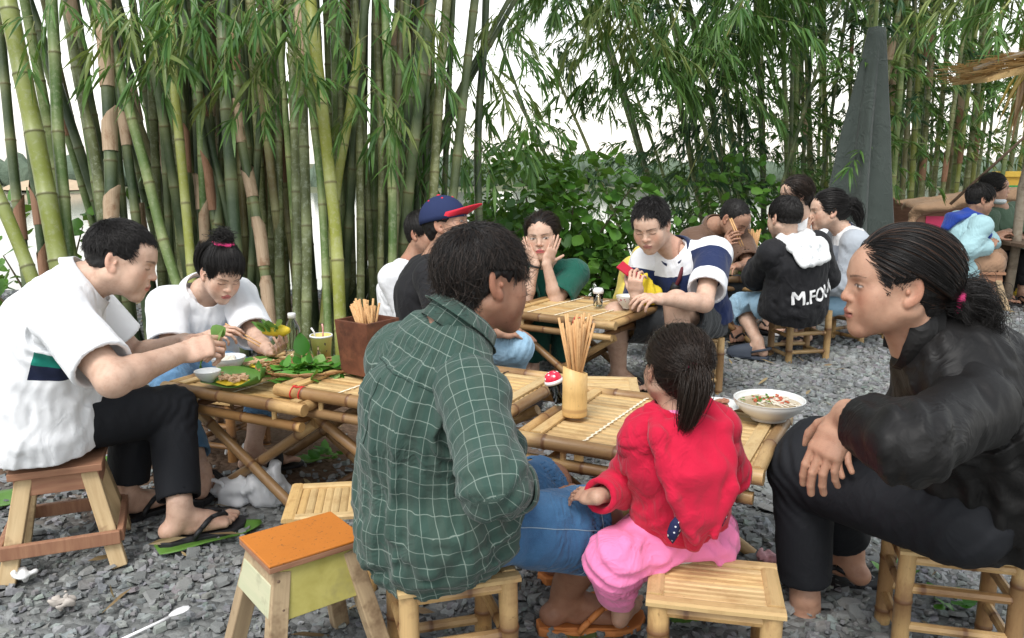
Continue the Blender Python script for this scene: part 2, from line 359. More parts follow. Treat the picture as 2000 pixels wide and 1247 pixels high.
# crushed stone: a bed of angular chips (mass) and the 300 largest in front as pieces of the ground
t = NT('stone_chip'); g = t.geo(); ca = t.attr('Col').outputs['Color']; n = t.noise(g, 90, 4, .6); c = t.mix(1.0, ca, t.ramp(n, [(.25, .72), (.75, 1.2)]), 'MULTIPLY'); t.bump(n, .5, .004); t.out(c, .9, .2)
t = NT('stone_piece'); g = t.geo(); rn = t.new('ObjectInfo').outputs['Random']; n = t.noise(g, 60, 4, .6)
c = t.mix(1.0, t.ramp(rn, [(0, (.16, .168, .165)), (.5, (.215, .223, .218)), (1, (.28, .278, .268))]), t.ramp(n, [(.25, .72), (.75, 1.2)]), 'MULTIPLY'); t.bump(n, .5, .004); t.out(c, .9, .2)
def chips(N, rng, ymin, ymax, smin_, smax_):
    y = np.sqrt(rng.uniform(ymin ** 2, ymax ** 2, N)); x = rng.uniform(-.72, .72, N) * (y + .5); keep = (rng.uniform(0, 1, N) > soil_mask(x, y) * .97) & (y < bank_edge(x) - .1) & (rng.uniform(0, 1, N) > .55 * np.clip(waves(np.stack([x, y, x * 0], 1), 3, .7, 5) * 1.6 - .2, 0, 1))
    x, y = x[keep], y[keep]; n = len(x); s_ = smin_ + (smax_ - smin_) * rng.beta(1.2, 3.2, n); s_ *= np.clip(.75 + .09 * y, .8, 1.3)
    K = 5; ang = (np.arange(K)[None] + rng.uniform(-.38, .38, (n, K))) * 2 * math.pi / K + rng.uniform(0, 6.3, (n, 1)); el = rng.uniform(.55, 1.0, (n, 1))
    R = s_[:, None] * rng.uniform(.62, 1.15, (n, K)); th = s_ * rng.uniform(.15, .42, n)
    cx, sx = np.cos(ang) * R, np.sin(ang) * R * el; rot = rng.uniform(0, 6.3, (n, 1)); px = cx * np.cos(rot) - sx * np.sin(rot); py = cx * np.sin(rot) + sx * np.cos(rot)
    tx, ty = rng.normal(0, .18, (n, 1)), rng.normal(0, .18, (n, 1))
    top = np.stack([px * .86, py * .86, px * tx + py * ty + th[:, None] + rng.normal(0, .1, (n, K)) * s_[:, None]], 2); bot = np.stack([px * 1.05, py * 1.05, px * tx + py * ty - th[:, None] * .7], 2)
    c0 = np.stack([x, y, ground_z(x, y) + rng.uniform(-.006, .012, n)], 1)[:, None]
    vv = np.concatenate([top, bot], 1) + c0
    tri = [(0, 1, 2), (0, 2, 3), (0, 3, 4)] + [q for k in range(K) for q in ((k, K + k, K + (k + 1) % K), (k, K + (k + 1) % K, (k + 1) % K))]
    ff = (np.arange(n)[:, None, None] * 2 * K + np.array(tri)[None]).reshape(-1, 3)
    b = rng.uniform(.16, .28, (n, 1)) * np.array([[.965, 1.0, .985]]) * (1 + rng.normal(0, .03, (n, 3))); col = np.repeat(np.concatenate([b, np.ones((n, 1))], 1)[:, None], 2 * K, 1)
    return vv.reshape(-1, 3), ff, col.reshape(-1, 4)
A_ = chips(50000, np.random.default_rng(3), 1.25, 5.2, .007, .034); B_ = chips(24000, np.random.default_rng(4), 4.6, 9.5, .014, .042)
gv = np.concatenate([A_[0], B_[0]]); gfc = np.concatenate([A_[1], B_[1] + len(A_[0])]); gc = np.concatenate([A_[2], B_[2]])
gravel = mesh_np('gravel', gv, gfc, MATS['stone_chip'], None, False, {'Col': gc}); tag(gravel, 'bed of grey angular crushed stone chips', 'gravel', kind='stuff')
protos = []
for k in range(8):
    rg = np.random.default_rng(50 + k); K = 6; an = (np.arange(K) + rg.uniform(-.3, .3, K)) * 2 * math.pi / K; R = rg.uniform(.7, 1.15, K)
    tp = [(R[i] * .82 * math.cos(an[i]), R[i] * .62 * math.sin(an[i]), .34 + rg.normal(0, .09)) for i in range(K)]; bt = [(R[i] * 1.05 * math.cos(an[i]), R[i] * .8 * math.sin(an[i]), -.3) for i in range(K)]
    me = bpy.data.meshes.new('stone'); me.from_pydata(tp + bt, [], [tuple(range(K))] + [(i, i + K, (i + 1) % K + K, (i + 1) % K) for i in range(K)]); me.materials.append(MATS['stone_piece']); protos.append(me)
rg = np.random.default_rng(8); cnt = 0
while cnt < 300:
    y = math.sqrt(rg.uniform(1.3 ** 2, 3.2 ** 2)); x = rg.uniform(-.7, .7) * (y + .3)
    if soil_mask(x, y) > .35: continue
    o = bpy.data.objects.new('stone', protos[cnt % 8]); s_ = rg.uniform(.020, .042)
    o.location = (x, y, float(ground_z(x, y)) + .012); o.rotation_euler = (rg.normal(0, .25), rg.normal(0, .25), rg.uniform(0, 6.3)); o.scale = (s_, s_, s_ * .5); link(o, ground); cnt += 1
# ---------------------------------------------------------------- bamboo, shrubs, umbrella, stall
def culm_mat(name, a, b, lich, lam=.5, bloom=.5):
    t = NT(name); cu = t.attr('cuv').outputs['Vector']; inf = t.new('ObjectInfo').outputs['Random']; s3 = t.sep(cu); g = t.geo()
    c = t.mix(t.noise(g, 3.0, 3, .6), a, b); st = t.noise(t.mapv(cu, (110, 5, 0)), 1, 3, .6); c = t.mix(t.math('MULTIPLY', st, .35), c, tuple(q * .55 for q in a))
    c = t.mix(t.math('MULTIPLY', t.ramp(t.noise(g, 36, 6, .75), [(.5, 0.), (.62, 1.)]), lam), c, lich)
    c = t.mix(t.math('MULTIPLY', t.ramp(s3[2], [(0, 1.), (.05, .6), (.16, 0.)]), bloom), c, (.42, .45, .22)); c = t.mix(t.ramp(s3[2], [(0., .8), (.005, .6), (.011, 0.)]), c, (.13, .11, .05))
    c = t.mix(1.0, c, t.ramp(inf, [(0, (.75, .8, .8)), (1, (1.12, 1.08, 1.0))]), 'MULTIPLY'); t.bump(st, .1, .003); return t.out(c, .42, .4)
CU = [culm_mat('culm_yellowgreen', (.20, .235, .028), (.28, .29, .035), (.33, .34, .20), .5), culm_mat('culm_green', (.055, .125, .030), (.11, .185, .045), (.28, .32, .2), .5), culm_mat('culm_dark', (.016, .042, .018), (.035, .068, .026), (.10, .13, .09), .3, .35),
      culm_mat('culm_olive', (.06, .08, .022), (.13, .14, .045), (.27, .29, .2), .9), culm_mat('culm_brown', (.12, .095, .04), (.17, .13, .055), (.2, .19, .13), .6), culm_mat('culm_dead', (.33, .25, .16), (.42, .33, .22), (.2, .15, .1), .4, .1)]
SHEATH = wood_mat('culm_sheath', (.35, .25, .16), (.48, .36, .25), (70, 7, 1), .8, (.24, .14, .08)); SHEATHR = wood_mat('culm_sheath_red', (.22, .12, .075), (.32, .18, .11), (70, 7, 1), .8, (.2, .1, .05))
def leaf_mat(name, a, b, tr=.3):
    t = NT(name); inf = t.attr('Col').outputs['Color']; c = t.mix(t.sep(inf)[0], a, b); t.out(c, .45, .4); p_ = t.b; d = t.new('BsdfTranslucent'); t.inp(d, 0, t.mix(.5, c, (.20, .26, .03))); m_ = t.new('MixShader'); m_.inputs[0].default_value = tr
    t.t.links.new(p_.outputs[0], m_.inputs[1]); t.t.links.new(d.outputs[0], m_.inputs[2]); t.t.links.new(m_.outputs[0], t.n['Material Output'].inputs[0]); return t.m
LEAFB = leaf_mat('bamboo_leaf', (.040, .125, .026), (.115, .225, .048)); LEAFY = leaf_mat('bamboo_leaf_yellow', (.10, .16, .035), (.20, .25, .07)); LEAFD = leaf_mat('bamboo_leaf_deep', (.018, .062, .030), (.045, .115, .042)); TWIG = simple('twig', (.16, .17, .06), .7)
def culm(name, label, pts_, r0, r1, mat, every=.36, sheaths=(), group=None, n=12, dead=None, parent=None, k0=None):
    """pts: world path from the base up"""
    pts_ = np.array(pts_, float); seg_ = np.linalg.norm(np.diff(pts_, axis=0), axis=1); cum = np.concatenate([[0], np.cumsum(seg_)]); L = cum[-1]
    def at(s_): return np.array([np.interp(s_, cum, pts_[:, q]) for q in range(3)])
    st = [0.]; x = (k0 if k0 is not None else random.uniform(.05, 1)) * every; nodes = []
    while x < L: nodes.append(x); x += every * random.uniform(.88, 1.12)
    S = [(0., 0., .3)]
    for i, x in enumerate(nodes):
        S += [(x - .012, .01, .012), (x - .004, .05, .004), (x, .10, 0.), (x + .005, .06, .005), (x + .014, -.01, .014)]; nx = nodes[i + 1] if i + 1 < len(nodes) else L
        if nx - x > .1: S += [(x + (nx - x) * .35, -.03, .35 * (nx - x)), (x + (nx - x) * .7, -.02, .3 * (nx - x))]
    S.append((L, 0., .2)); S = [q for q in S if 0 <= q[0] <= L]; S.sort(); rr_ = lambda s_: r0 + (r1 - r0) * s_ / L
    sm_ = lambda s_: (at(s_ - .15) + 2 * at(s_) + at(s_ + .15)) / 4 if .15 < s_ < L - .15 else at(s_)
    o = empty(name, pts_[0], label, 'bamboo', group) if parent is None else parent; m = MB(); m.tube([sm_(q[0]) for q in S], [rr_(q[0]) * (1 + q[1]) for q in S], n, True, random.uniform(0, 9), [q[2] for q in S]); m.build('stem', mat, o, True)
    for s0, ln, mt in sheaths:
        m = MB(); nn = 14; k = 7; a0 = random.uniform(0, 6.3); t_ = nrm(at(min(s0 + .1, L)) - at(s0)); x_ = nrm(np.cross(t_, V(.1, 1, .2))); y_ = np.cross(t_, x_)
        for j in range(k):
            f_ = j / (k - 1); wrap = 2 * math.pi * (1.0 if f_ < .6 else 1.0 - (f_ - .6) / .4 * .78); c_ = at(s0 + ln * f_); rad = rr_(s0) * (1.16 + .12 * f_ + .5 * max(0, f_ - .7))
            for i in range(nn): a = a0 + (i / (nn - 1) - .5) * wrap; m.v.append(tuple(c_ + rad * (1 + .03 * math.sin(4 * a)) * (math.cos(a) * x_ + math.sin(a) * y_))); m.a.append((a * .06, f_ * ln, 1.))
        m.f = [(j * nn + i, j * nn + i + 1, (j + 1) * nn + i + 1, (j + 1) * nn + i) for j in range(k - 1) for i in range(nn - 1)]; m.build('sheath', mt, o, True)
    return o, at, L
def leaves_mesh(name, P, D, Ln, Wd, mat, parent, seed=0, droop=.35, up=None, col=None):
    """many blades: base points P, directions D"""
    rg_ = np.random.default_rng(seed); n = len(P); D = D / (np.linalg.norm(D, axis=1, keepdims=True) + 1e-9); rnd = rg_.normal(size=(n, 3)); S = np.cross(D, rnd + V(0, 0, 1.2)); S /= np.linalg.norm(S, axis=1, keepdims=True) + 1e-9; Nn = np.cross(S, D); g_ = V(0, 0, -1)[None] * droop; Ln, Wd = Ln[:, None], Wd[:, None]
    ax_ = lambda f: P + D * Ln * f + g_ * Ln * f * f; v = np.stack([ax_(0), ax_(.3) + S * Wd * .5 + Nn * Wd * .12, ax_(.3) - S * Wd * .5 + Nn * Wd * .12, ax_(.32) - Nn * Wd * .06, ax_(.68) + S * Wd * .36, ax_(.68) - S * Wd * .36, ax_(1.)], 1)
    tri = np.array([(0, 3, 1), (0, 2, 3), (1, 3, 4), (3, 2, 5), (3, 5, 4), (4, 5, 6)]); f = (np.arange(n)[:, None, None] * 7 + tri[None]).reshape(-1, 3); c = rg_.uniform(0, 1, n) if col is None else col; C = np.repeat(np.stack([c, c, c, np.ones(n)], 1)[:, None], 7, 1).reshape(-1, 4)
    o = mesh_np(name, v.reshape(-1, 3), f, mat, parent, False, {'Col': C}); o['kind'] = 'stuff'; return o
def spray_points(start, dirv, length, rg_, nleaf, ll, sub=5, droop=.5):
    """a drooping branchlet with fans of leaves; returns points, dirs, lengths and twig paths"""
    P, D, Ls, tw = [], [], [], []; d = nrm(dirv); p = np.array(start, float); path = [p.copy()]
    for i in range(sub):
        d = nrm(d + V(0, 0, -droop / sub * 1.3) + rg_.normal(0, .12, 3)); p = p + d * length / sub; path.append(p.copy()); k = max(2, nleaf // sub); sidev = nrm(np.cross(d, V(0, 0, 1)) + 1e-6)
        for j in range(k): sg = 1 if j % 2 else -1; dd = nrm(d * rg_.uniform(.5, 1.1) + sidev * sg * rg_.uniform(.25, .9) + V(0, 0, rg_.uniform(-.55, .15))); P.append(p + rg_.normal(0, .006, 3)); D.append(dd); Ls.append(ll * rg_.uniform(.6, 1.25))
    for j in range(4): P.append(p); D.append(nrm(d + rg_.normal(0, .35, 3) + V(0, 0, -.2))); Ls.append(ll * rg_.uniform(.9, 1.3))
    tw.append(path); return P, D, Ls, tw
def spray(parent, name, sprays, mat, seed, wl=.13, twig=True, col=None, droop=.35):
    """sprays: list of (start, dir, length, nleaf, leaf length)"""
    rg_ = np.random.default_rng(seed); P, D, Ls, tw = [], [], [], []
    for st, dv, ln, nl, ll in sprays: a, b, c, d = spray_points(st, dv, ln, rg_, nl, ll); P += a; D += b; Ls += c; tw += d
    Ls = np.array(Ls); o = leaves_mesh(name, np.array(P), np.array(D), Ls, Ls * wl * rg_.uniform(.8, 1.2, len(Ls)), mat, parent, seed, droop)
    if twig:
        m = MB()
        for pa in tw: m.tube(pa, [.0028] + [.0016] * (len(pa) - 1), 3, False)
        m.build('twigs', TWIG, o)['kind'] = 'stuff'
    return o
CULMS = [
('thickest yellow-green bamboo culm, leaning left at the left edge', [(-2.41, 4.37, -0.08), (-2.49, 4.49, 0.6), (-2.53, 4.53, 0.82), (-2.61, 4.62, 1.21), (-2.72, 4.72, 1.72), (-2.8, 4.8, 2.1), (-3.29, 5.32, 4.6)], 0.053, 0.0424, 0, []),
('straight green bamboo culm just right of the thick yellow-green one', [(-2.46, 4.48, -0.08), (-2.51, 4.6, 0.64), (-2.53, 4.67, 0.98), (-2.57, 4.75, 1.39), (-2.59, 4.84, 1.8), (-2.61, 4.9, 2.12), (-2.74, 5.42, 4.66)], 0.0351, 0.0281, 1, []),
('green bamboo culm leaning left above the head of the man in white', [(-2.31, 4.69, -0.08), (-2.38, 4.8, 0.61), (-2.4, 4.83, 0.79), (-2.45, 4.92, 1.25), (-2.54, 4.99, 1.6), (-2.6, 5.06, 1.97), (-2.63, 5.1, 2.15), (-3.04, 5.6, 4.67)], 0.0336, 0.0269, 3, []),
('dark bamboo culm wrapped in pale sheaths above the man in white', [(-2.22, 4.46, -0.08), (-2.23, 4.49, 0.13), (-2.26, 4.63, 0.81), (-2.27, 4.73, 1.28), (-2.29, 4.8, 1.63), (-2.32, 4.9, 2.12), (-2.47, 5.42, 4.66)], 0.0366, 0.0293, 2, [(0.993, 0.197, 0), (1.382, 0.256, 0), (1.748, 0.51, 0), (0.241, 0.231, 0)]),
('dark bamboo culm with one tan sheath right of the sheathed pale one', [(-2.19, 4.85, -0.08), (-2.27, 4.98, 0.75), (-2.32, 5.06, 1.17), (-2.35, 5.1, 1.42), (-2.39, 5.15, 1.66), (-2.42, 5.22, 2.0), (-2.7, 5.7, 4.54)], 0.0284, 0.0227, 2, [(1.42, 0.235, 0)]),
('green bamboo culm slanting down towards the young woman', [(-1.74, 4.52, -0.08), (-1.83, 4.58, 0.29), (-2.0, 4.68, 0.8), (-2.07, 4.74, 1.1), (-2.17, 4.81, 1.45), (-2.24, 4.86, 1.7), (-2.34, 4.94, 2.07), (-3.06, 5.43, 4.52)], 0.0311, 0.0249, 1, []),
('slim yellow culm running straight down behind the hair bun', [(-1.76, 4.47, -0.08), (-1.8, 4.57, 0.53), (-1.84, 4.66, 0.95), (-1.88, 4.74, 1.33), (-1.92, 4.82, 1.73), (-1.94, 4.9, 2.12), (-2.09, 5.42, 4.66)], 0.0278, 0.0223, 0, []),
('dark blue-green culm right of the slim yellow one', [(-1.53, 4.52, -0.08), (-1.55, 4.6, 0.4), (-1.58, 4.68, 0.8), (-1.62, 4.79, 1.34), (-1.65, 4.87, 1.73), (-1.66, 4.95, 2.13), (-1.7, 5.47, 4.67)], 0.037, 0.0296, 2, []),
('leaning culm with curled tan sheaths right of the hair bun', [(-1.35, 4.57, -0.08), (-1.39, 4.63, 0.28), (-1.45, 4.73, 0.8), (-1.53, 4.81, 1.17), (-1.58, 4.85, 1.39), (-1.61, 4.96, 1.92), (-1.62, 5.0, 2.14), (-1.77, 5.51, 4.68)], 0.0299, 0.0239, 2, [(0.365, 0.297, 0), (0.722, 0.284, 0), (1.126, 0.203, 0), (1.445, 0.254, 0), (1.862, 0.297, 1)]),
('lichen-spotted olive culm left of the dead-topped one', [(-1.25, 4.63, 0.03), (-1.25, 4.78, 0.8), (-1.27, 4.94, 1.6), (-1.29, 5.02, 1.97), (-1.37, 5.52, 4.52)], 0.0303, 0.0242, 3, []),
('olive culm whose top is dead and tan', [(-1.17, 4.51, -0.08), (-1.17, 4.54, 0.12), (-1.17, 4.68, 0.8), (-1.19, 4.79, 1.34), (-1.2, 4.88, 1.79), (-1.21, 4.95, 2.13), (-1.31, 5.47, 4.67)], 0.0311, 0.0249, 3, [(1.904, 0.465, 0)]),
('bright yellow-green culm above the yellow paper cup', [(-0.94, 4.41, -0.08), (-0.95, 4.45, 0.17), (-0.98, 4.58, 0.81), (-1.02, 4.65, 1.14), (-1.07, 4.74, 1.58), (-1.13, 4.85, 2.11), (-1.39, 5.37, 4.64)], 0.0362, 0.029, 0, []),
('thin green culm hugging the bright yellow-green one', [(-1.03, 4.46, -0.08), (-1.03, 4.5, 0.16), (-1.06, 4.63, 0.81), (-1.08, 4.7, 1.12), (-1.13, 4.77, 1.5), (-1.16, 4.85, 1.89), (-1.34, 5.37, 4.43)], 0.0249, 0.0199, 1, []),
('yellowish culm leaning right over the wooden box', [(-1.15, 4.73, -0.08), (-1.1, 4.82, 0.49), (-1.04, 4.95, 1.12), (-0.97, 5.02, 1.48), (-0.91, 5.09, 1.88), (-0.87, 5.15, 2.16), (-0.47, 5.64, 4.68)], 0.0294, 0.0235, 0, []),
('green culm standing behind the chopstick box', [(-0.71, 4.67, -0.08), (-0.71, 4.73, 0.26), (-0.7, 4.86, 0.96), (-0.72, 4.94, 1.33), (-0.74, 5.05, 1.89), (-0.75, 5.1, 2.15), (-0.84, 5.6, 4.7)], 0.0275, 0.022, 1, []),
('brownish culm crossing behind the green one near the chopstick box', [(-0.75, 4.89, -0.08), (-0.74, 4.95, 0.34), (-0.72, 5.04, 0.8), (-0.7, 5.17, 1.5), (-0.67, 5.3, 2.19), (-0.54, 5.78, 4.74)], 0.0271, 0.0217, 4, []),
('grey-green culm rising behind the navy cap', [(-0.52, 5.05, -0.08), (-0.51, 5.12, 0.44), (-0.5, 5.22, 0.97), (-0.48, 5.28, 1.31), (-0.46, 5.34, 1.65), (-0.41, 5.45, 2.22), (-0.21, 5.92, 4.77)], 0.0312, 0.025, 3, []),
('lone dark green culm in the gap beside the leafy shrub', [(-0.2, 5.56, -0.08), (-0.21, 5.62, 0.37), (-0.23, 5.71, 0.85), (-0.24, 5.76, 1.16), (-0.23, 5.82, 1.57), (-0.19, 5.9, 2.0), (-0.18, 5.95, 2.31), (-0.06, 6.38, 4.87)], 0.0288, 0.0231, 2, []),
('thin dark culm bending left of the grey-green one', [(-0.66, 5.15, -0.08), (-0.66, 5.22, 0.43), (-0.66, 5.27, 0.67), (-0.67, 5.4, 1.43), (-0.62, 5.47, 1.8), (-0.61, 5.55, 2.24), (-0.53, 6.01, 4.79)], 0.0218, 0.0174, 2, []),
('dark culm slanting far right across the white sky', [(-1.31, 5.56, -0.08), (-1.07, 5.62, 0.37), (-0.85, 5.68, 0.68), (-0.67, 5.73, 0.99), (-0.4, 5.84, 1.64), (-0.14, 5.92, 2.1), (1.13, 6.29, 4.34)], 0.0198, 0.0159, 2, []),
('second dark culm slanting right beside the first slanting one', [(-1.15, 5.67, -0.08), (-0.98, 5.72, 0.35), (-0.76, 5.79, 0.78), (-0.54, 5.88, 1.27), (-0.34, 5.95, 1.7), (-0.04, 6.03, 2.22), (1.26, 6.4, 4.45)], 0.0202, 0.0161, 2, []),
('olive culm between the leaning yellowish one and the chopstick box', [(-0.92, 4.83, -0.08), (-0.92, 4.88, 0.23), (-0.92, 4.99, 0.81), (-0.93, 5.14, 1.6), (-0.96, 5.25, 2.18), (-1.13, 5.74, 4.73)], 0.0252, 0.0202, 3, []),
('thin olive culm left of the chopstick box', [(-0.82, 4.93, -0.08), (-0.82, 4.98, 0.21), (-0.81, 5.12, 0.96), (-0.81, 5.19, 1.33), (-0.84, 5.32, 2.01), (-0.96, 5.79, 4.57)], 0.0225, 0.018, 3, []),
('dark culm at the far left edge crossing the pale river', [(-2.88, 4.84, -0.08), (-2.94, 4.92, 0.47), (-3.0, 5.01, 0.9), (-3.05, 5.1, 1.42), (-3.11, 5.22, 2.0), (-3.35, 5.7, 4.54)], 0.0315, 0.0252, 2, [(0.845, 0.282, 1)]),
('brown-sheathed culm left of the thick yellow-green one', [(-2.72, 4.74, -0.08), (-2.78, 4.83, 0.55), (-2.82, 4.9, 0.88), (-2.88, 5.0, 1.41), (-2.98, 5.1, 1.92), (-3.48, 5.59, 4.43)], 0.0247, 0.0198, 2, [(0.944, 0.276, 1), (0.622, 0.23, 1), (1.931, 0.187, 1)]),
('low pale culm leaning in at the left edge', [(-2.32, 4.21, -0.08), (-2.54, 4.32, 0.56), (-2.65, 4.38, 0.83), (-2.74, 4.42, 1.02), (-2.91, 4.51, 1.42), (-3.9, 5.02, 3.77)], 0.036, 0.0288, 0, []),
('dark green culm behind the head of the young woman', [(-1.85, 4.94, -0.08), (-1.84, 5.02, 0.46), (-1.82, 5.12, 0.96), (-1.88, 5.2, 1.42), (-1.92, 5.32, 2.01), (-2.09, 5.79, 4.56)], 0.0354, 0.0283, 2, []),
('dark culm with a tan sheath left of the dark blue-green one', [(-1.92, 4.99, -0.08), (-1.93, 5.07, 0.45), (-1.94, 5.15, 0.89), (-1.97, 5.25, 1.39), (-1.98, 5.35, 1.96), (-2.05, 5.83, 4.51)], 0.0293, 0.0234, 2, [(1.015, 0.224, 0)]),
('shaded olive culm right of the leaning sheathed one', [(-1.42, 4.88, -0.08), (-1.42, 4.93, 0.22), (-1.43, 5.05, 0.9), (-1.44, 5.16, 1.45), (-1.43, 5.27, 2.01), (-1.35, 5.75, 4.56)], 0.0319, 0.0255, 3, [])]
GRP = 'bamboo culms of the big left clump'
named = []
for i, (lab, pts_, r0, r1, mi, sh_) in enumerate(CULMS):
    o, at_, L = culm('bamboo_culm', lab, pts_, r0, r1, CU[mi], random.uniform(.34, .42), [(a, b, SHEATH if c == 0 else SHEATHR) for a, b, c in sh_], GRP); named.append((o, at_, L, pts_, r0))
# culms packed behind the front ones, dark greens standing in for the clump's shade
rg = np.random.default_rng(21); NB = 112; inner = []
for i in range(NB):
    a = rg.uniform(0, 1); bx = -2.75 + 2.15 * a + rg.normal(0, .08); by = 4.95 + .85 * rg.uniform(0, 1) + .35 * abs(a - .5); fan = (bx + 1.65) * .26 + rg.normal(0, .16); hgt = rg.uniform(4.6, 6.2); r0 = rg.uniform(.022, .038); dy = rg.normal(.05, .12); mi = int(rg.choice([2, 2, 2, 2, 3, 1, 4]))
    if rg.uniform() < .13: fan += rg.choice([-1, 1]) * rg.uniform(.35, .6)
    pts_ = [(bx + fan * s_ * (1 + .35 * s_) * hgt * .27, by + dy * s_ * hgt * .3, -.1 + s_ * hgt) for s_ in np.linspace(0, 1, 8)]; sh_ = [(rg.uniform(.2, 3.2), rg.uniform(.22, .42), SHEATH if rg.uniform() < .7 else SHEATHR) for _ in range(int(rg.choice([0, 0, 1, 2])))]
    o, at_, L = culm('bamboo_culm', 'thinner shaded bamboo culm packed deep inside the big left clump', pts_, r0, r0 * .62, CU[mi], rg.uniform(.28, .4), sh_, GRP, 8); inner.append((o, at_, L, pts_))
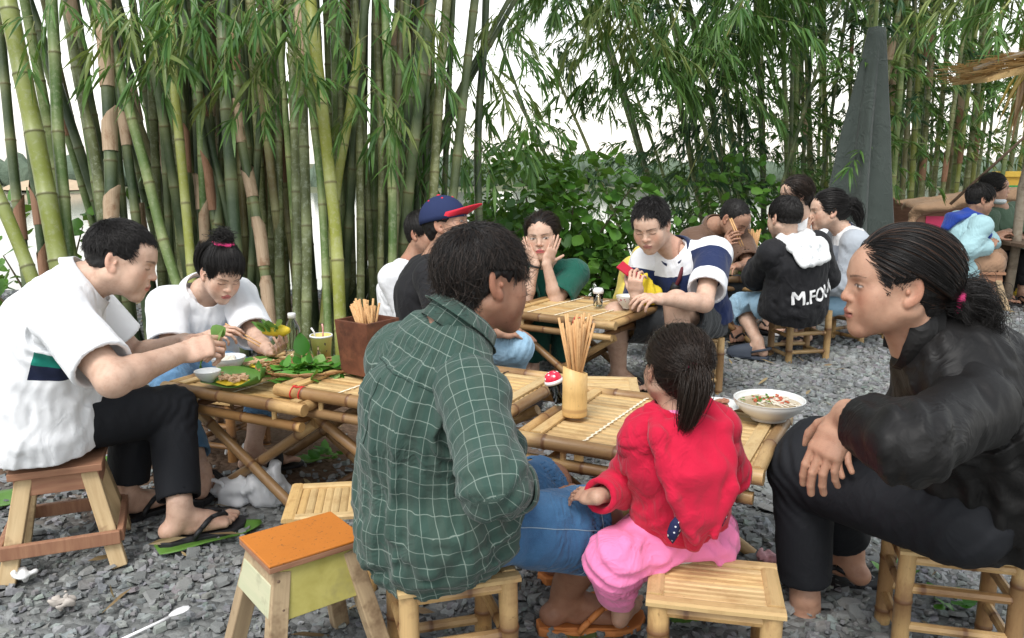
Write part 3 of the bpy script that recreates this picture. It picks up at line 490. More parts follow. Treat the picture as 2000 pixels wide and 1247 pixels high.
# leaf sprays of the left clump, hanging before the culms
rg = np.random.default_rng(31); k = 0
HANG = [(13, [((-1.92, 4.37, 1.99), (-0.82, -0.35, -0.35), 0.26, 14, 0.119), ((-1.88, 4.27, 1.98), (0.12, -0.35, -0.35), 0.2, 14, 0.132)]), (18, [((-1.81, 4.44, 1.85), (0.37, -0.35, -0.35), 0.23, 13, 0.119), ((-1.81, 4.41, 1.85), (0.55, -0.35, -0.35), 0.22, 15, 0.134)]), (9, [((-1.99, 4.56, 1.83), (-0.6, -0.35, -0.35), 0.3, 12, 0.152), ((-1.94, 4.54, 1.81), (0.19, -0.35, -0.35), 0.3, 13, 0.132)]), (17, [((-1.59, 4.53, 2.04), (0.39, -0.35, -0.35), 0.23, 15, 0.136), ((-1.62, 4.35, 2.03), (0.4, -0.35, -0.35), 0.24, 10, 0.152)]), (5, [((-1.43, 4.42, 2.01), (0.53, -0.35, -0.35), 0.24, 11, 0.119), ((-1.45, 4.33, 2.02), (-0.96, -0.35, -0.35), 0.3, 10, 0.115)]), (11, [((-1.51, 4.47, 1.92), (0.87, -0.35, -0.35), 0.29, 12, 0.139), ((-1.55, 4.53, 1.91), (-0.55, -0.35, -0.35), 0.28, 15, 0.112)]), (14, [((-1.24, 4.38, 2.05), (-0.97, -0.35, -0.35), 0.22, 12, 0.151), ((-1.33, 4.3, 2.02), (-0.11, -0.35, -0.35), 0.22, 9, 0.112)]), (1, [((-1.2, 4.41, 2.02), (-0.7, -0.35, -0.35), 0.21, 11, 0.132), ((-1.18, 4.39, 2.0), (0.82, -0.35, -0.35), 0.31, 11, 0.12)]), (2, [((-1.23, 4.5, 1.82), (-0.63, -0.35, -0.35), 0.24, 9, 0.155), ((-1.26, 4.64, 1.84), (0.95, -0.35, -0.35), 0.27, 13, 0.114)]), (0, [((-1.19, 4.53, 1.81), (0.61, -0.35, -0.35), 0.3, 10, 0.137), ((-1.21, 4.61, 1.79), (0.21, -0.35, -0.35), 0.32, 14, 0.154)]), (10, [((-1.33, 4.5, 1.58), (0.1, -0.35, -0.35), 0.22, 12, 0.11), ((-1.38, 4.66, 1.6), (-0.48, -0.35, -0.35), 0.25, 9, 0.151)]), (17, [((-1.37, 4.69, 2.18), (0.28, -0.35, -0.35), 0.23, 9, 0.145), ((-1.32, 4.29, 2.09), (0.25, -0.35, -0.35), 0.28, 11, 0.122)]), (0, [((-1.91, 4.32, 1.92), (0.92, -0.35, -0.35), 0.28, 9, 0.159), ((-1.95, 4.37, 1.94), (-0.41, -0.35, -0.35), 0.27, 14, 0.158)]), (0, [((-2.23, 4.48, 2.1), (0.83, -0.35, -0.35), 0.28, 10, 0.154), ((-2.19, 4.3, 2.09), (0.66, -0.35, -0.35), 0.31, 14, 0.149)]), (19, [((-1.7, 4.58, 2.11), (0.43, -0.35, -0.35), 0.21, 13, 0.147), ((-1.61, 4.27, 2.05), (-0.03, -0.35, -0.35), 0.3, 9, 0.122)]), (5, [((-1.09, 4.41, 1.92), (-0.64, -0.35, -0.35), 0.29, 12, 0.141), ((-0.98, 4.38, 1.92), (0.34, -0.35, -0.35), 0.28, 14, 0.111)]), (2, [((-1.15, 4.65, 2.13), (-0.69, -0.35, -0.35), 0.24, 11, 0.159), ((-1.15, 4.68, 2.13), (0.2, -0.35, -0.35), 0.24, 13, 0.122)]), (18, [((-1.76, 4.33, 1.75), (-0.7, -0.35, -0.35), 0.19, 9, 0.141), ((-1.83, 4.47, 1.75), (-0.15, -0.35, -0.35), 0.27, 15, 0.128)]), (5, [((-1.5, 4.54, 1.89), (0.24, -0.35, -0.35), 0.2, 15, 0.118), ((-1.42, 4.33, 1.86), (-0.09, -0.35, -0.35), 0.22, 10, 0.131)]), (16, [((-0.82, 4.87, 1.92), (-0.35, -0.35, -0.35), 0.21, 10, 0.147), ((-0.74, 4.59, 1.89), (0.51, -0.35, -0.35), 0.23, 12, 0.121)]), (18, [((-0.69, 4.51, 1.59), (0.67, -0.35, -0.35), 0.23, 12, 0.113), ((-0.74, 4.76, 1.63), (-0.56, -0.35, -0.35), 0.31, 14, 0.125)]), (13, [((-0.74, 4.55, 1.55), (0.42, -0.35, -0.35), 0.23, 15, 0.135), ((-0.75, 4.54, 1.53), (-0.79, -0.35, -0.35), 0.24, 15, 0.118)]), (19, [((-0.5, 4.56, 1.88), (-0.24, -0.35, -0.35), 0.23, 14, 0.14), ((-0.53, 4.96, 1.95), (0.32, -0.35, -0.35), 0.26, 14, 0.126)]), (14, [((-0.56, 4.86, 1.8), (-0.03, -0.35, -0.35), 0.31, 12, 0.149), ((-0.49, 4.57, 1.75), (0.63, -0.35, -0.35), 0.23, 9, 0.122)]), (12, [((-0.62, 4.53, 2.02), (0.54, -0.35, -0.35), 0.27, 13, 0.143), ((-0.59, 4.61, 2.06), (0.78, -0.35, -0.35), 0.23, 14, 0.115)]), (14, [((-0.76, 4.55, 2.1), (0.56, -0.35, -0.35), 0.19, 14, 0.137), ((-0.91, 4.84, 2.14), (-0.71, -0.35, -0.35), 0.22, 12, 0.141)]), (0, [((-0.93, 4.31, 2.08), (0.43, -0.35, -0.35), 0.24, 14, 0.145), ((-0.95, 4.46, 2.11), (-0.6, -0.35, -0.35), 0.29, 10, 0.141)]), (16, [((-2.01, 4.56, 2.12), (0.84, -0.35, -0.35), 0.22, 13, 0.118), ((-2.12, 4.65, 2.18), (0.61, -0.35, -0.35), 0.32, 12, 0.136)]), (19, [((-2.03, 4.42, 2.01), (0.26, -0.35, -0.35), 0.18, 14, 0.111), ((-2.24, 4.66, 2.08), (0.17, -0.35, -0.35), 0.21, 10, 0.137)]), (2, [((-2.45, 4.64, 2.09), (-0.2, -0.35, -0.35), 0.25, 15, 0.126), ((-2.47, 4.7, 2.11), (0.24, -0.35, -0.35), 0.28, 12, 0.137)]), (10, [((-2.61, 4.7, 2.0), (-0.89, -0.35, -0.35), 0.23, 9, 0.111), ((-2.37, 4.27, 1.9), (-0.12, -0.35, -0.35), 0.27, 14, 0.123)]), (0, [((-1.59, 4.46, 2.13), (-0.7, -0.35, -0.35), 0.31, 10, 0.142), ((-1.53, 4.29, 2.07), (-0.26, -0.35, -0.35), 0.22, 13, 0.144)]), (18, [((-1.24, 4.51, 1.92), (0.5, -0.35, -0.35), 0.3, 15, 0.147), ((-1.33, 4.45, 1.89), (-0.95, -0.35, -0.35), 0.19, 14, 0.13)]), (7, [((-1.4, 4.45, 2.14), (0.6, -0.35, -0.35), 0.32, 9, 0.112), ((-1.41, 4.44, 2.11), (-0.44, -0.35, -0.35), 0.29, 15, 0.12)]), (11, [((-1.84, 4.48, 2.11), (0.33, -0.35, -0.35), 0.19, 10, 0.127), ((-1.95, 4.57, 2.14), (0.58, -0.35, -0.35), 0.19, 13, 0.111)]), (18, [((-1.22, 4.65, 1.69), (-0.19, -0.35, -0.35), 0.25, 15, 0.134), ((-1.06, 4.4, 1.68), (0.86, -0.35, -0.35), 0.27, 9, 0.136)]), (12, [((-1.41, 4.46, 1.72), (0.54, -0.35, -0.35), 0.2, 15, 0.112), ((-1.42, 4.57, 1.7), (-0.81, -0.35, -0.35), 0.29, 15, 0.126)]), (15, [((-0.67, 4.85, 1.45), (-0.13, -0.35, -0.35), 0.27, 11, 0.124), ((-0.74, 4.96, 1.45), (-0.69, -0.35, -0.35), 0.2, 10, 0.156)]), (17, [((-0.81, 4.56, 1.75), (0.15, -0.35, -0.35), 0.24, 13, 0.117), ((-0.83, 4.91, 1.75), (-0.94, -0.35, -0.35), 0.24, 11, 0.128)]), (18, [((-0.46, 4.85, 2.11), (0.37, -0.35, -0.35), 0.31, 14, 0.149), ((-0.46, 4.98, 2.13), (-0.56, -0.35, -0.35), 0.29, 9, 0.142)]), (19, [((-1.7, 4.6, 1.9), (0.39, -0.35, -0.35), 0.21, 13, 0.143), ((-1.55, 4.34, 1.87), (-0.71, -0.35, -0.35), 0.21, 13, 0.11)]), (1, [((-1.64, 4.33, 1.9), (-0.89, -0.35, -0.35), 0.21, 15, 0.123), ((-1.81, 4.59, 1.96), (0.89, -0.35, -0.35), 0.25, 9, 0.159)]), (17, [((-0.41, 5.84, 2.04), (-0.71, -0.2, -0.3), 0.34, 14, 0.167), ((-0.36, 5.88, 2.05), (0.54, -0.2, -0.3), 0.37, 9, 0.143), ((-0.49, 5.91, 2.05), (0.4, -0.2, -0.3), 0.35, 9, 0.126)]), (18, [((-0.28, 5.96, 1.68), (-0.78, -0.2, -0.3), 0.32, 11, 0.13), ((-0.33, 5.96, 1.68), (0.52, -0.2, -0.3), 0.26, 10, 0.159), ((-0.39, 5.83, 1.67), (-0.01, -0.2, -0.3), 0.25, 13, 0.129)]), (19, [((-0.17, 5.72, 1.86), (0.32, -0.2, -0.3), 0.32, 12, 0.161), ((-0.15, 5.81, 1.87), (0.87, -0.2, -0.3), 0.39, 9, 0.147), ((-0.33, 5.88, 1.88), (-0.91, -0.2, -0.3), 0.36, 12, 0.167)]), (18, [((-0.05, 5.65, 1.95), (0.57, -0.2, -0.3), 0.32, 11, 0.14), ((0.02, 5.92, 1.99), (0.81, -0.2, -0.3), 0.28, 14, 0.165), ((-0.03, 5.65, 1.95), (0.96, -0.2, -0.3), 0.33, 9, 0.138)]), (19, [((-0.0, 5.76, 1.7), (0.36, -0.2, -0.3), 0.31, 9, 0.13), ((0.03, 5.99, 1.72), (-0.65, -0.2, -0.3), 0.27, 10, 0.153), ((0.08, 5.62, 1.69), (0.08, -0.2, -0.3), 0.34, 11, 0.128)]), (17, [((0.11, 5.97, 2.16), (-0.71, -0.2, -0.3), 0.31, 10, 0.135), ((-0.02, 5.69, 2.12), (0.26, -0.2, -0.3), 0.29, 12, 0.125), ((-0.04, 5.61, 2.11), (0.26, -0.2, -0.3), 0.31, 12, 0.147)]), (16, [((-0.51, 5.81, 1.84), (-0.89, -0.2, -0.3), 0.39, 9, 0.132), ((-0.35, 5.85, 1.84), (-0.75, -0.2, -0.3), 0.28, 10, 0.163), ((-0.48, 5.54, 1.81), (0.23, -0.2, -0.3), 0.37, 14, 0.141)]), (17, [((-0.52, 5.8, 1.32), (0.07, -0.2, -0.3), 0.4, 12, 0.131), ((-0.54, 5.63, 1.32), (-0.8, -0.2, -0.3), 0.23, 14, 0.148), ((-0.6, 5.99, 1.33), (-0.6, -0.2, -0.3), 0.32, 10, 0.121)]), (16, [((-0.33, 5.55, 1.58), (-0.78, -0.2, -0.3), 0.33, 9, 0.158), ((-0.47, 5.75, 1.6), (-0.58, -0.2, -0.3), 0.25, 11, 0.132), ((-0.45, 5.63, 1.59), (0.2, -0.2, -0.3), 0.31, 12, 0.141)]), (18, [((0.1, 5.96, 1.58), (-0.36, -0.2, -0.3), 0.23, 12, 0.127), ((0.09, 5.63, 1.56), (0.75, -0.2, -0.3), 0.29, 10, 0.147), ((0.04, 5.85, 1.57), (0.39, -0.2, -0.3), 0.35, 10, 0.127)]), (17, [((-0.02, 5.84, 2.24), (-0.68, -0.2, -0.3), 0.24, 13, 0.139), ((-0.1, 5.91, 2.25), (0.33, -0.2, -0.3), 0.32, 12, 0.126), ((-0.08, 5.64, 2.21), (-0.4, -0.2, -0.3), 0.22, 13, 0.147)]), (17, [((-0.31, 5.61, 1.42), (-0.17, -0.2, -0.3), 0.29, 11, 0.159), ((-0.25, 5.54, 1.42), (0.18, -0.2, -0.3), 0.39, 10, 0.147), ((-0.37, 5.68, 1.42), (0.86, -0.2, -0.3), 0.3, 12, 0.128)]), (19, [((-0.6, 5.58, 1.32), (-0.1, -0.2, -0.3), 0.36, 9, 0.143), ((-0.63, 5.57, 1.32), (-0.01, -0.2, -0.3), 0.38, 9, 0.127), ((-0.54, 5.59, 1.32), (0.05, -0.2, -0.3), 0.22, 11, 0.168)]), (20, [((-0.04, 5.87, 1.4), (0.49, -0.2, -0.3), 0.27, 13, 0.148), ((-0.16, 5.55, 1.39), (0.89, -0.2, -0.3), 0.33, 13, 0.138), ((-0.1, 5.85, 1.4), (-0.68, -0.2, -0.3), 0.29, 12, 0.126)])]
for j, (o, lst) in enumerate(HANG): spray(named[o % len(named)][0], 'leaf_spray', [(V(*a), V(*b), c, d, e) for a, b, c, d, e in lst], LEAFB if j % 4 else LEAFY, 400 + j)
for j, (o, at_, L, _) in enumerate(inner):
    if j % 2: continue
    sp = []
    for q in range(rg.integers(5, 10)):
        s_ = rg.uniform(.55, 1.) * L; a = rg.uniform(0, 6.3); sp.append((at_(s_), V(math.cos(a), math.sin(a) - .4, .25), rg.uniform(.4, .9), int(rg.integers(14, 26)), rg.uniform(.13, .2)))
    spray(o, 'leaf_spray', sp, LEAFB if rg.uniform() < .6 else LEAFD, 500 + j)
# ---- groves to the right
COLN = {'culm_yellowgreen': 'yellow-green', 'culm_green': 'green', 'culm_dark': 'dark green', 'culm_olive': 'olive', 'culm_brown': 'brownish', 'culm_dead': 'tan'}
def ordn(i): return '%d%s' % (i, 'th' if 10 < i % 100 < 14 else {1: 'st', 2: 'nd', 3: 'rd'}.get(i % 10, 'th'))
def number(items, what):
    """labels that count the culms of a clump from left to right as they stand about eye level"""
    key = lambda q: min(q[1], key=lambda p_: abs(p_[2] - 1.5))
    for i, (o, P_) in enumerate(sorted(items, key=lambda q: key(q)[0] / key(q)[1])): col = COLN[[c for c in o.children if c.name.startswith('stem')][0].data.materials[0].name]; o['label'] = '%s %s, %s from the left' % (col, what, ordn(i + 1))
number([(o, pts2) for o, _, _, pts2 in inner], 'culm deep inside the big left clump')
def grove(label, grp, n, cx, cy, sx, sy, r, hgt, fan, seed, mats, lean=(0, 0), leafy=(9, 15), ll=(.14, .22), lm=(0, 1), s_min=.28, sheath_p=.25, below=None):
    rg_ = np.random.default_rng(seed); out = []
    for i in range(n):
        u, w = rg_.normal(0, 1), rg_.normal(0, 1); bx, by = cx + u * sx, cy + w * sy; h = hgt * rg_.uniform(.85, 1.15); fx = u * fan + rg_.normal(0, fan * .35) + lean[0]; fy = w * fan * .5 + lean[1]; r0 = r * rg_.uniform(.7, 1.2)
        pts_ = [(bx + fx * s_ * (1 + .6 * s_) * h * .25, by + fy * s_ * h * .25, float(ground_z(bx, by)) - .1 + s_ * h * (1 - .06 * s_ * abs(fx))) for s_ in np.linspace(0, 1, 7)]; sh_ = [(rg_.uniform(.3, 2.6), rg_.uniform(.2, .4), SHEATHR if rg_.uniform() < .6 else SHEATH) for _ in range(2)] if rg_.uniform() < sheath_p else []
        o, at_, L = culm('bamboo_culm', label, pts_, r0, r0 * .55, CU[int(rg_.choice(mats))], rg_.uniform(.26, .36), sh_, grp, 7); sp = []
        for q in range(int(rg_.integers(*leafy))):
            s_ = (s_min + (1 - s_min) * rg_.uniform(0, 1) ** .8) * L; a = rg_.uniform(0, 6.3); sp.append((at_(s_), V(math.cos(a), math.sin(a) * .8 - .2, .2), rg_.uniform(.45, 1.1), int(rg_.integers(26, 46)), rg_.uniform(*ll) * .72))
        spray(o, 'leaf_spray', sp, (LEAFB, LEAFD, LEAFY)[int(rg_.choice(lm))], seed * 100 + i, .125, twig=False); out.append((o, pts_))
    number(out, label); return out
grove('culm of the fanned middle grove', 'culms of the middle grove', 32, 3.05, 9.6, .55, .5, .034, 6.2, .42, 61, [1, 1, 2, 3, 3], (-.25, .0), (21, 30), lm=(0, 0, 1), s_min=.16, sheath_p=.35)
grove('culm of the upright right grove', 'culms of the right grove', 34, 5.2, 10.3, .95, .6, .036, 6.0, .16, 62, [0, 3, 3, 1, 4], (.0, -.03), (17, 25), lm=(0, 0, 2), s_min=.22, sheath_p=.3)
grove('thin culm of the grove behind the stall', 'culms of the far grove', 24, 8.6, 13.0, 1.6, 1.0, .034, 6.0, .2, 63, [0, 3, 4], (0, 0), (15, 22), lm=(0, 1, 2), s_min=.06, sheath_p=.1)
grove('thin culm on the bank behind the leafy shrub', 'culms on the bank', 4, 1.75, 9.3, .45, .4, .026, 5.6, .55, 64, [1, 2], (-.55, -.15), (10, 15), lm=(0, 1), s_min=.40, sheath_p=.0)
grove('culm of the thicket behind the upright right grove', 'culms of the thicket', 26, 6.4, 12.4, 1.5, .5, .030, 6.2, .2, 65, [1, 2, 3], (-.05, 0), (18, 26), lm=(0, 1, 1), s_min=.05, sheath_p=.0)
# arching boughs overhead: leaves hanging into the top of the picture
def bough(label, pts_, n, seed, mat, ll=(.16, .24)):
    o, at_, L = culm('bamboo_bough', label, pts_, .016, .006, CU[0], .3, (), 'overhanging bamboo boughs', 6); rg_ = np.random.default_rng(seed); sp = []
    for i in range(n): a = rg_.uniform(0, 6.3); sp.append((at_(rg_.uniform(.35, 1.) * L), V(math.cos(a), math.sin(a) * .6, -.15), rg_.uniform(.35, .75), int(rg_.integers(28, 48)), rg_.uniform(*ll) * .75))
    spray(o, 'leaf_spray', sp, mat, seed, .12, droop=.6)
for lab, A, B, n, sd_, mt in [('bamboo bough hanging its leaf tips over the green-shirted woman', (2.66, 9.5, 5.48), (0.05, 7.6, 2.35), 29, 801, LEAFB),
('yellowish bamboo bough hanging above the leafy shrub', (2.66, 9.5, 5.48), (0.75, 6.6, 2.17), 35, 802, LEAFY),
('drooping bamboo bough above the young man with the phone', (3.2, 9.5, 5.48), (1.2, 7.4, 1.94), 45, 803, LEAFB),
('bamboo bough whose tips hang lowest over the white sky', (2.94, 9.5, 5.24), (0.76, 8.4, 1.79), 35, 804, LEAFB),
('pale long-leaved bamboo bough above the grey umbrella', (4.31, 8.5, 4.82), (2.22, 7.0, 2.74), 21, 805, LEAFB),
('bamboo bough drooping right of the umbrella top', (5.86, 8.0, 4.61), (3.45, 6.2, 2.36), 29, 806, LEAFY),
('bamboo bough at the top right corner over the thatch', (6.31, 8.0, 4.61), (3.39, 6.0, 2.22), 35, 807, LEAFB),
('dark bamboo bough reaching left towards the lone culm', (2.69, 9.5, 5.0), (0.31, 8.6, 2.26), 24, 808, LEAFD),
('bamboo bough hanging left of the umbrella before the middle grove', (3.55, 9.0, 5.03), (1.74, 7.6, 1.92), 54, 809, LEAFB),
('bamboo bough low over the man in brown', (3.81, 9.6, 5.04), (1.8, 8.8, 0.87), 54, 810, LEAFD),
('bamboo bough at the top middle of the picture', (1.97, 8.8, 5.17), (0.32, 6.8, 2.43), 40, 811, LEAFB),
('bamboo bough high above the two women', (3.37, 8.6, 5.08), (1.92, 7.2, 2.42), 45, 812, LEAFB)]: bough(lab, [A, tuple((np.array(A) * .6 + np.array(B) * .4) + V(0, 0, .35)), B], n, sd_, mt)
# ---- broad-leaved shrub behind the woman in green
def broad_leaf_mesh(name, mat, L=.1, W=.075):
    m = MB(); pr = [(0, .04), (.15, .75), (.38, 1.), (.65, .8), (.88, .35), (1., .02)]
    for f, w in pr: m.v += [(-W / 2 * w, L * f, -.012 * f * f - .012 * w), (0, L * f, -.02 * f * f), (W / 2 * w, L * f, -.012 * f * f - .012 * w)]
    m.f = [(j * 3 + i, j * 3 + i + 1, j * 3 + i + 4, j * 3 + i + 3) for j in range(5) for i in range(2)]; me = bpy.data.meshes.new(name); me.from_pydata(m.v, [], m.f); me.materials.append(mat); me.polygons.foreach_set('use_smooth', np.ones(len(me.polygons), bool)); return me
def leafmat2(name, a, b):
    t = NT(name); c = t.mix(t.new('ObjectInfo').outputs['Random'], a, b); c = t.mix(t.math('MULTIPLY', t.noise(t.geo(), 60, 3), .3), c, tuple(q * .6 for q in a)); t.out(c, .4, .45); d = t.new('BsdfTranslucent'); t.inp(d, 0, t.mix(.5, c, (.2, .3, .03))); m_ = t.new('MixShader'); m_.inputs[0].default_value = .28; t.t.links.new(t.b.outputs[0], m_.inputs[1]); t.t.links.new(d.outputs[0], m_.inputs[2]); t.t.links.new(m_.outputs[0], t.n['Material Output'].inputs[0]); return t.m
BL = leafmat2('broad_leaf', (.045, .15, .020), (.14, .31, .045)); BLMESH = [broad_leaf_mesh('leaf', BL, .115, .085), broad_leaf_mesh('leaf', BL, .095, .07), broad_leaf_mesh('leaf', BL, .13, .09)]
def place_leaf(parent, mesh, p, d, rg_, s_=1., up=V(0, 0, 1)):
    y = nrm(d); x = nrm(np.cross(y, up + rg_.normal(0, .35, 3))); z = np.cross(x, y); o = bpy.data.objects.new('leaf', mesh); o.matrix_world = Matrix(((x[0], y[0], z[0], p[0]), (x[1], y[1], z[1], p[1]), (x[2], y[2], z[2], p[2]), (0, 0, 0, 1))) @ Matrix.Scale(s_, 4); mw = o.matrix_world.copy(); COL.objects.link(o); o.parent = parent; o.matrix_parent_inverse = Matrix.Translation(-Vector(WLOC(parent))); o.matrix_basis = mw; return o
def shrub(label, c, lobes, nleaf, nstuff, seed, ls=1.0):
    rg_ = np.random.default_rng(seed); o = empty('broadleaf_shrub', c, label, 'shrub'); m = MB()
    for lc, lr in lobes:
        for q in range(4): a = rg_.normal(0, .5, 3); m.tube([V(*c), (V(*c) + V(*lc)) / 2 + a * .15, V(*lc) + a * V(*lr)], [.014, .01, .004], 5, False)
    m.build('stems', simple('stem_brown', (.09, .07, .04), .8), o, True); w = np.array([lr[0] * lr[1] + lr[0] * lr[2] for _, lr in lobes]); w /= w.sum()
    def pt():
        lc, lr = lobes[rg_.choice(len(lobes), p=w)]; d = nrm(rg_.normal(size=3)); r_ = rg_.uniform(.55, 1.08); return V(*lc) + d * V(*lr) * r_, d
    pts_ = [pt() for _ in range(nleaf + nstuff)]; pts_.sort(key=lambda q: q[0][1] - q[0][2] * .3)
    for p_, d in pts_[:nleaf]: place_leaf(o, BLMESH[rg_.integers(3)], p_, nrm(d * .7 + rg_.normal(0, .5, 3) + V(0, -.35, -.25)), rg_, ls * rg_.uniform(.7, 1.25))
    P = np.array([q[0] for q in pts_[nleaf:]]); D = np.array([nrm(q[1] * .7 + rg_.normal(0, .5, 3) + V(0, 0, -.25)) for q in pts_[nleaf:]]); Ls = rg_.uniform(.08, .14, len(P)) * ls; leaves_mesh('foliage', P, D, Ls, Ls * .72, leaf_mat('shrub_leaf_%d' % seed, (.038, .13, .018), (.12, .27, .04)), o, seed, .2)
    return o
shrub('bright green broad-leaved shrub behind the woman in green', (.38, 6.9, -.05), [((.10, 6.75, .95), (.45, .4, .45)), ((.62, 6.8, .80), (.55, .4, .50)), ((.35, 6.7, .35), (.75, .4, .40)), ((1.05, 6.9, .42), (.45, .4, .40)), ((-.12, 6.9, .55), (.3, .35, .40))], 300, 1500, 71)
shrub('low leafy shrub at the left edge behind the man in white', (-3.2, 5.6, 0.), [((-3.25, 5.5, .45), (.35, .3, .5)), ((-2.7, 5.7, .75), (.3, .3, .35)), ((-3.9, 5.6, .3), (.4, .3, .4))], 70, 120, 72)
shrub('dark leafy shrub on the bank between the middle grove and the far table', (2.4, 8.3, -.05), [((2.2, 8.2, .7), (.6, .4, .6)), ((3.1, 8.3, .45), (.5, .4, .5))], 90, 380, 73)
# ---------------------------------------------------------------- bamboo furniture
def slat(name, parent, p0, p1, w, th, mat, up=V(0, 0, 1), crown=.35):
    p0, p1 = np.asarray(p0, float), np.asarray(p1, float); ax = nrm(p1 - p0); sd_ = nrm(np.cross(ax, up)); L = np.linalg.norm(p1 - p0); o_ = random.uniform(0, 5)
    prof = [(-.5, -.5), (.5, -.5), (.5, .2), (.28, .5), (-.28, .5), (-.5, .2)]; m = MB(); vs_, at = [], []
    ns = 3; bend = random.uniform(-.0012, .0012)
    for i in range(ns):
        p = p0 + (p1 - p0) * i / (ns - 1) + up * bend * (1 if i == 1 else 0)
        for a, b in prof: vs_.append(p + sd_ * a * w + up * b * th); at.append((a * w + o_, o_ + L * i / (ns - 1), 1))
    fs = [tuple(range(5, -1, -1)), tuple(range(12, 18))] + [(i * 6 + k, i * 6 + (k + 1) % 6, (i + 1) * 6 + (k + 1) % 6, (i + 1) * 6 + k) for i in range(2) for k in range(6)]
    m.add(vs_, fs, at); return m.build(name, mat, parent, False)
CORD = simple('cord_white', (.78, .72, .58), .8, .2, .1, 200); REDP = simple('paint_red', (.6, .03, .03), .5)
CORDD = simple('cord_dark', (.05, .035, .025), .8, .2, .1, 200)
def table(label, c0, ang, w, d, z, nsl=13, mat=None, smat=None, lash=(.33, .66), r=.021, red=None, group='bamboo tables', dark=()):
    mat = mat or BAM; smat = smat or BAMP; u = V(math.cos(ang), math.sin(ang), 0); v = V(-math.sin(ang), math.cos(ang), 0); c0 = V(c0[0], c0[1], 0); up = V(0, 0, 1)
    at = lambda a, b, h: c0 + u * a + v * b + up * h
    R_ = empty('bamboo_table', at(w / 2, d / 2, 0), label, 'table', group); zt = z - r
    pole('edge_pole', R_, at(-.015, 0, zt), at(w + .02, 0, zt), r, mat); pole('edge_pole', R_, at(-.01, d, zt), at(w + .015, d, zt), r, mat)
    pole('edge_pole', R_, at(w, r * .9, zt + .003), at(w, d - r * .9, zt + .003), r * .9, mat); pole('edge_pole', R_, at(0, r * .9, zt + .002), at(0, d - r * .9, zt + .002), r * .9, mat)
    slat('border_slat', R_, at(w - r * 2.1, r, z - .006), at(w - r * 2.1, d - r, z - .006), .036, .010, smat); slat('border_slat', R_, at(r * 2.1, r, z - .006), at(r * 2.1, d - r, z - .006), .036, .010, smat)
    y0, y1 = r * 1.2, d - r * 1.2; pw = (y1 - y0) / nsl
    for i in range(nsl):
        e0, e1 = random.uniform(-.004, .004), random.uniform(-.004, .004); yy = y0 + (i + .5) * pw
        slat('slat', R_, at(.018 + e0, yy, z - .018 + random.uniform(-.001, .001)), at(w - .018 + e1, yy + random.uniform(-.0015, .0015), z - .018), pw * random.uniform(.8, .93), .011, smat if random.random() < .75 else mat)
    for a in (.16, .5, .84): slat('batten', R_, at(w * a, .01, z - .032), at(w * a, d - .01, z - .032), .03, .010, mat)
    for k, a in enumerate(lash):
        m = MB(); n = int(d / .016); pts_ = [at(w * a + (.006 if i % 2 else -.006) + (i / n - .5) * .03, y0 + (y1 - y0) * i / n, z - .010 + (.002 if i % 2 else 0)) for i in range(n + 1)]
        m.tube(pts_, .0016, 4, caps=False); pts2 = [at(w * a + (i / n - .5) * .03, y0 + (y1 - y0) * i / n, z - .009) for i in range(0, n + 1, 3)]; m.tube(pts2, .0020, 4, caps=False)
        m.build('lashing', CORDD if k in dark else CORD, R_)
    zl = z - .085
    pole('lower_rail', R_, at(.02, .012, zl), at(w - .005, .012, zl), r * .82, mat); pole('lower_rail', R_, at(.02, d - .012, zl), at(w - .005, d - .012, zl), r * .82, mat)
    for b in (.012, d - .012):
        for a in (.2, .8): pole('spacer_peg', R_, at(w * a, b, zl), at(w * a, b, zt), .009, smat, 8)
    rl = r * .88; of = rl * 1.05
    for b0, sgn in ((.075, 1), (d - .075, -1)):
        pole('leg', R_, at(w * .06, b0, zl - .02), at(w * .90, b0, rl * .6), rl, mat); pole('leg', R_, at(w * .94, b0 + sgn * 2 * of, zl - .02), at(w * .10, b0 + sgn * 2 * of, rl * .6), rl, mat)
    pole('stretcher', R_, at(w * .82, .075, .05), at(w * .82, d - .075, .05), rl * .75, BAMD); pole('stretcher', R_, at(w * .18, .075 + 2 * of, .05), at(w * .18, d - .075 - 2 * of, .05), rl * .75, BAMD)
    pole('cross_rail', R_, at(w * .12, .03, zl - .005), at(w * .12, d - .03, zl - .005), rl * .8, BAMD); pole('cross_rail', R_, at(w * .88, .03, zl - .005), at(w * .88, d - .03, zl - .005), rl * .8, BAMD)
    if red is not None:
        m = MB()
        for a0 in (red, red + .035):
            pts_ = [at(a0 + .004 * math.sin(q), -(r + .001) * math.cos(q), zt + (r + .001) * math.sin(q)) for q in np.linspace(-1.0, 2.2, 9)]; m.tube(pts_, .0022, 5)
        m.tube([at(red, -.004, z + .001), at(red + .018, -.01, z), at(red + .035, .002, z + .001)], .0026, 5); m.build('red_cord', REDP, R_)
    return R_
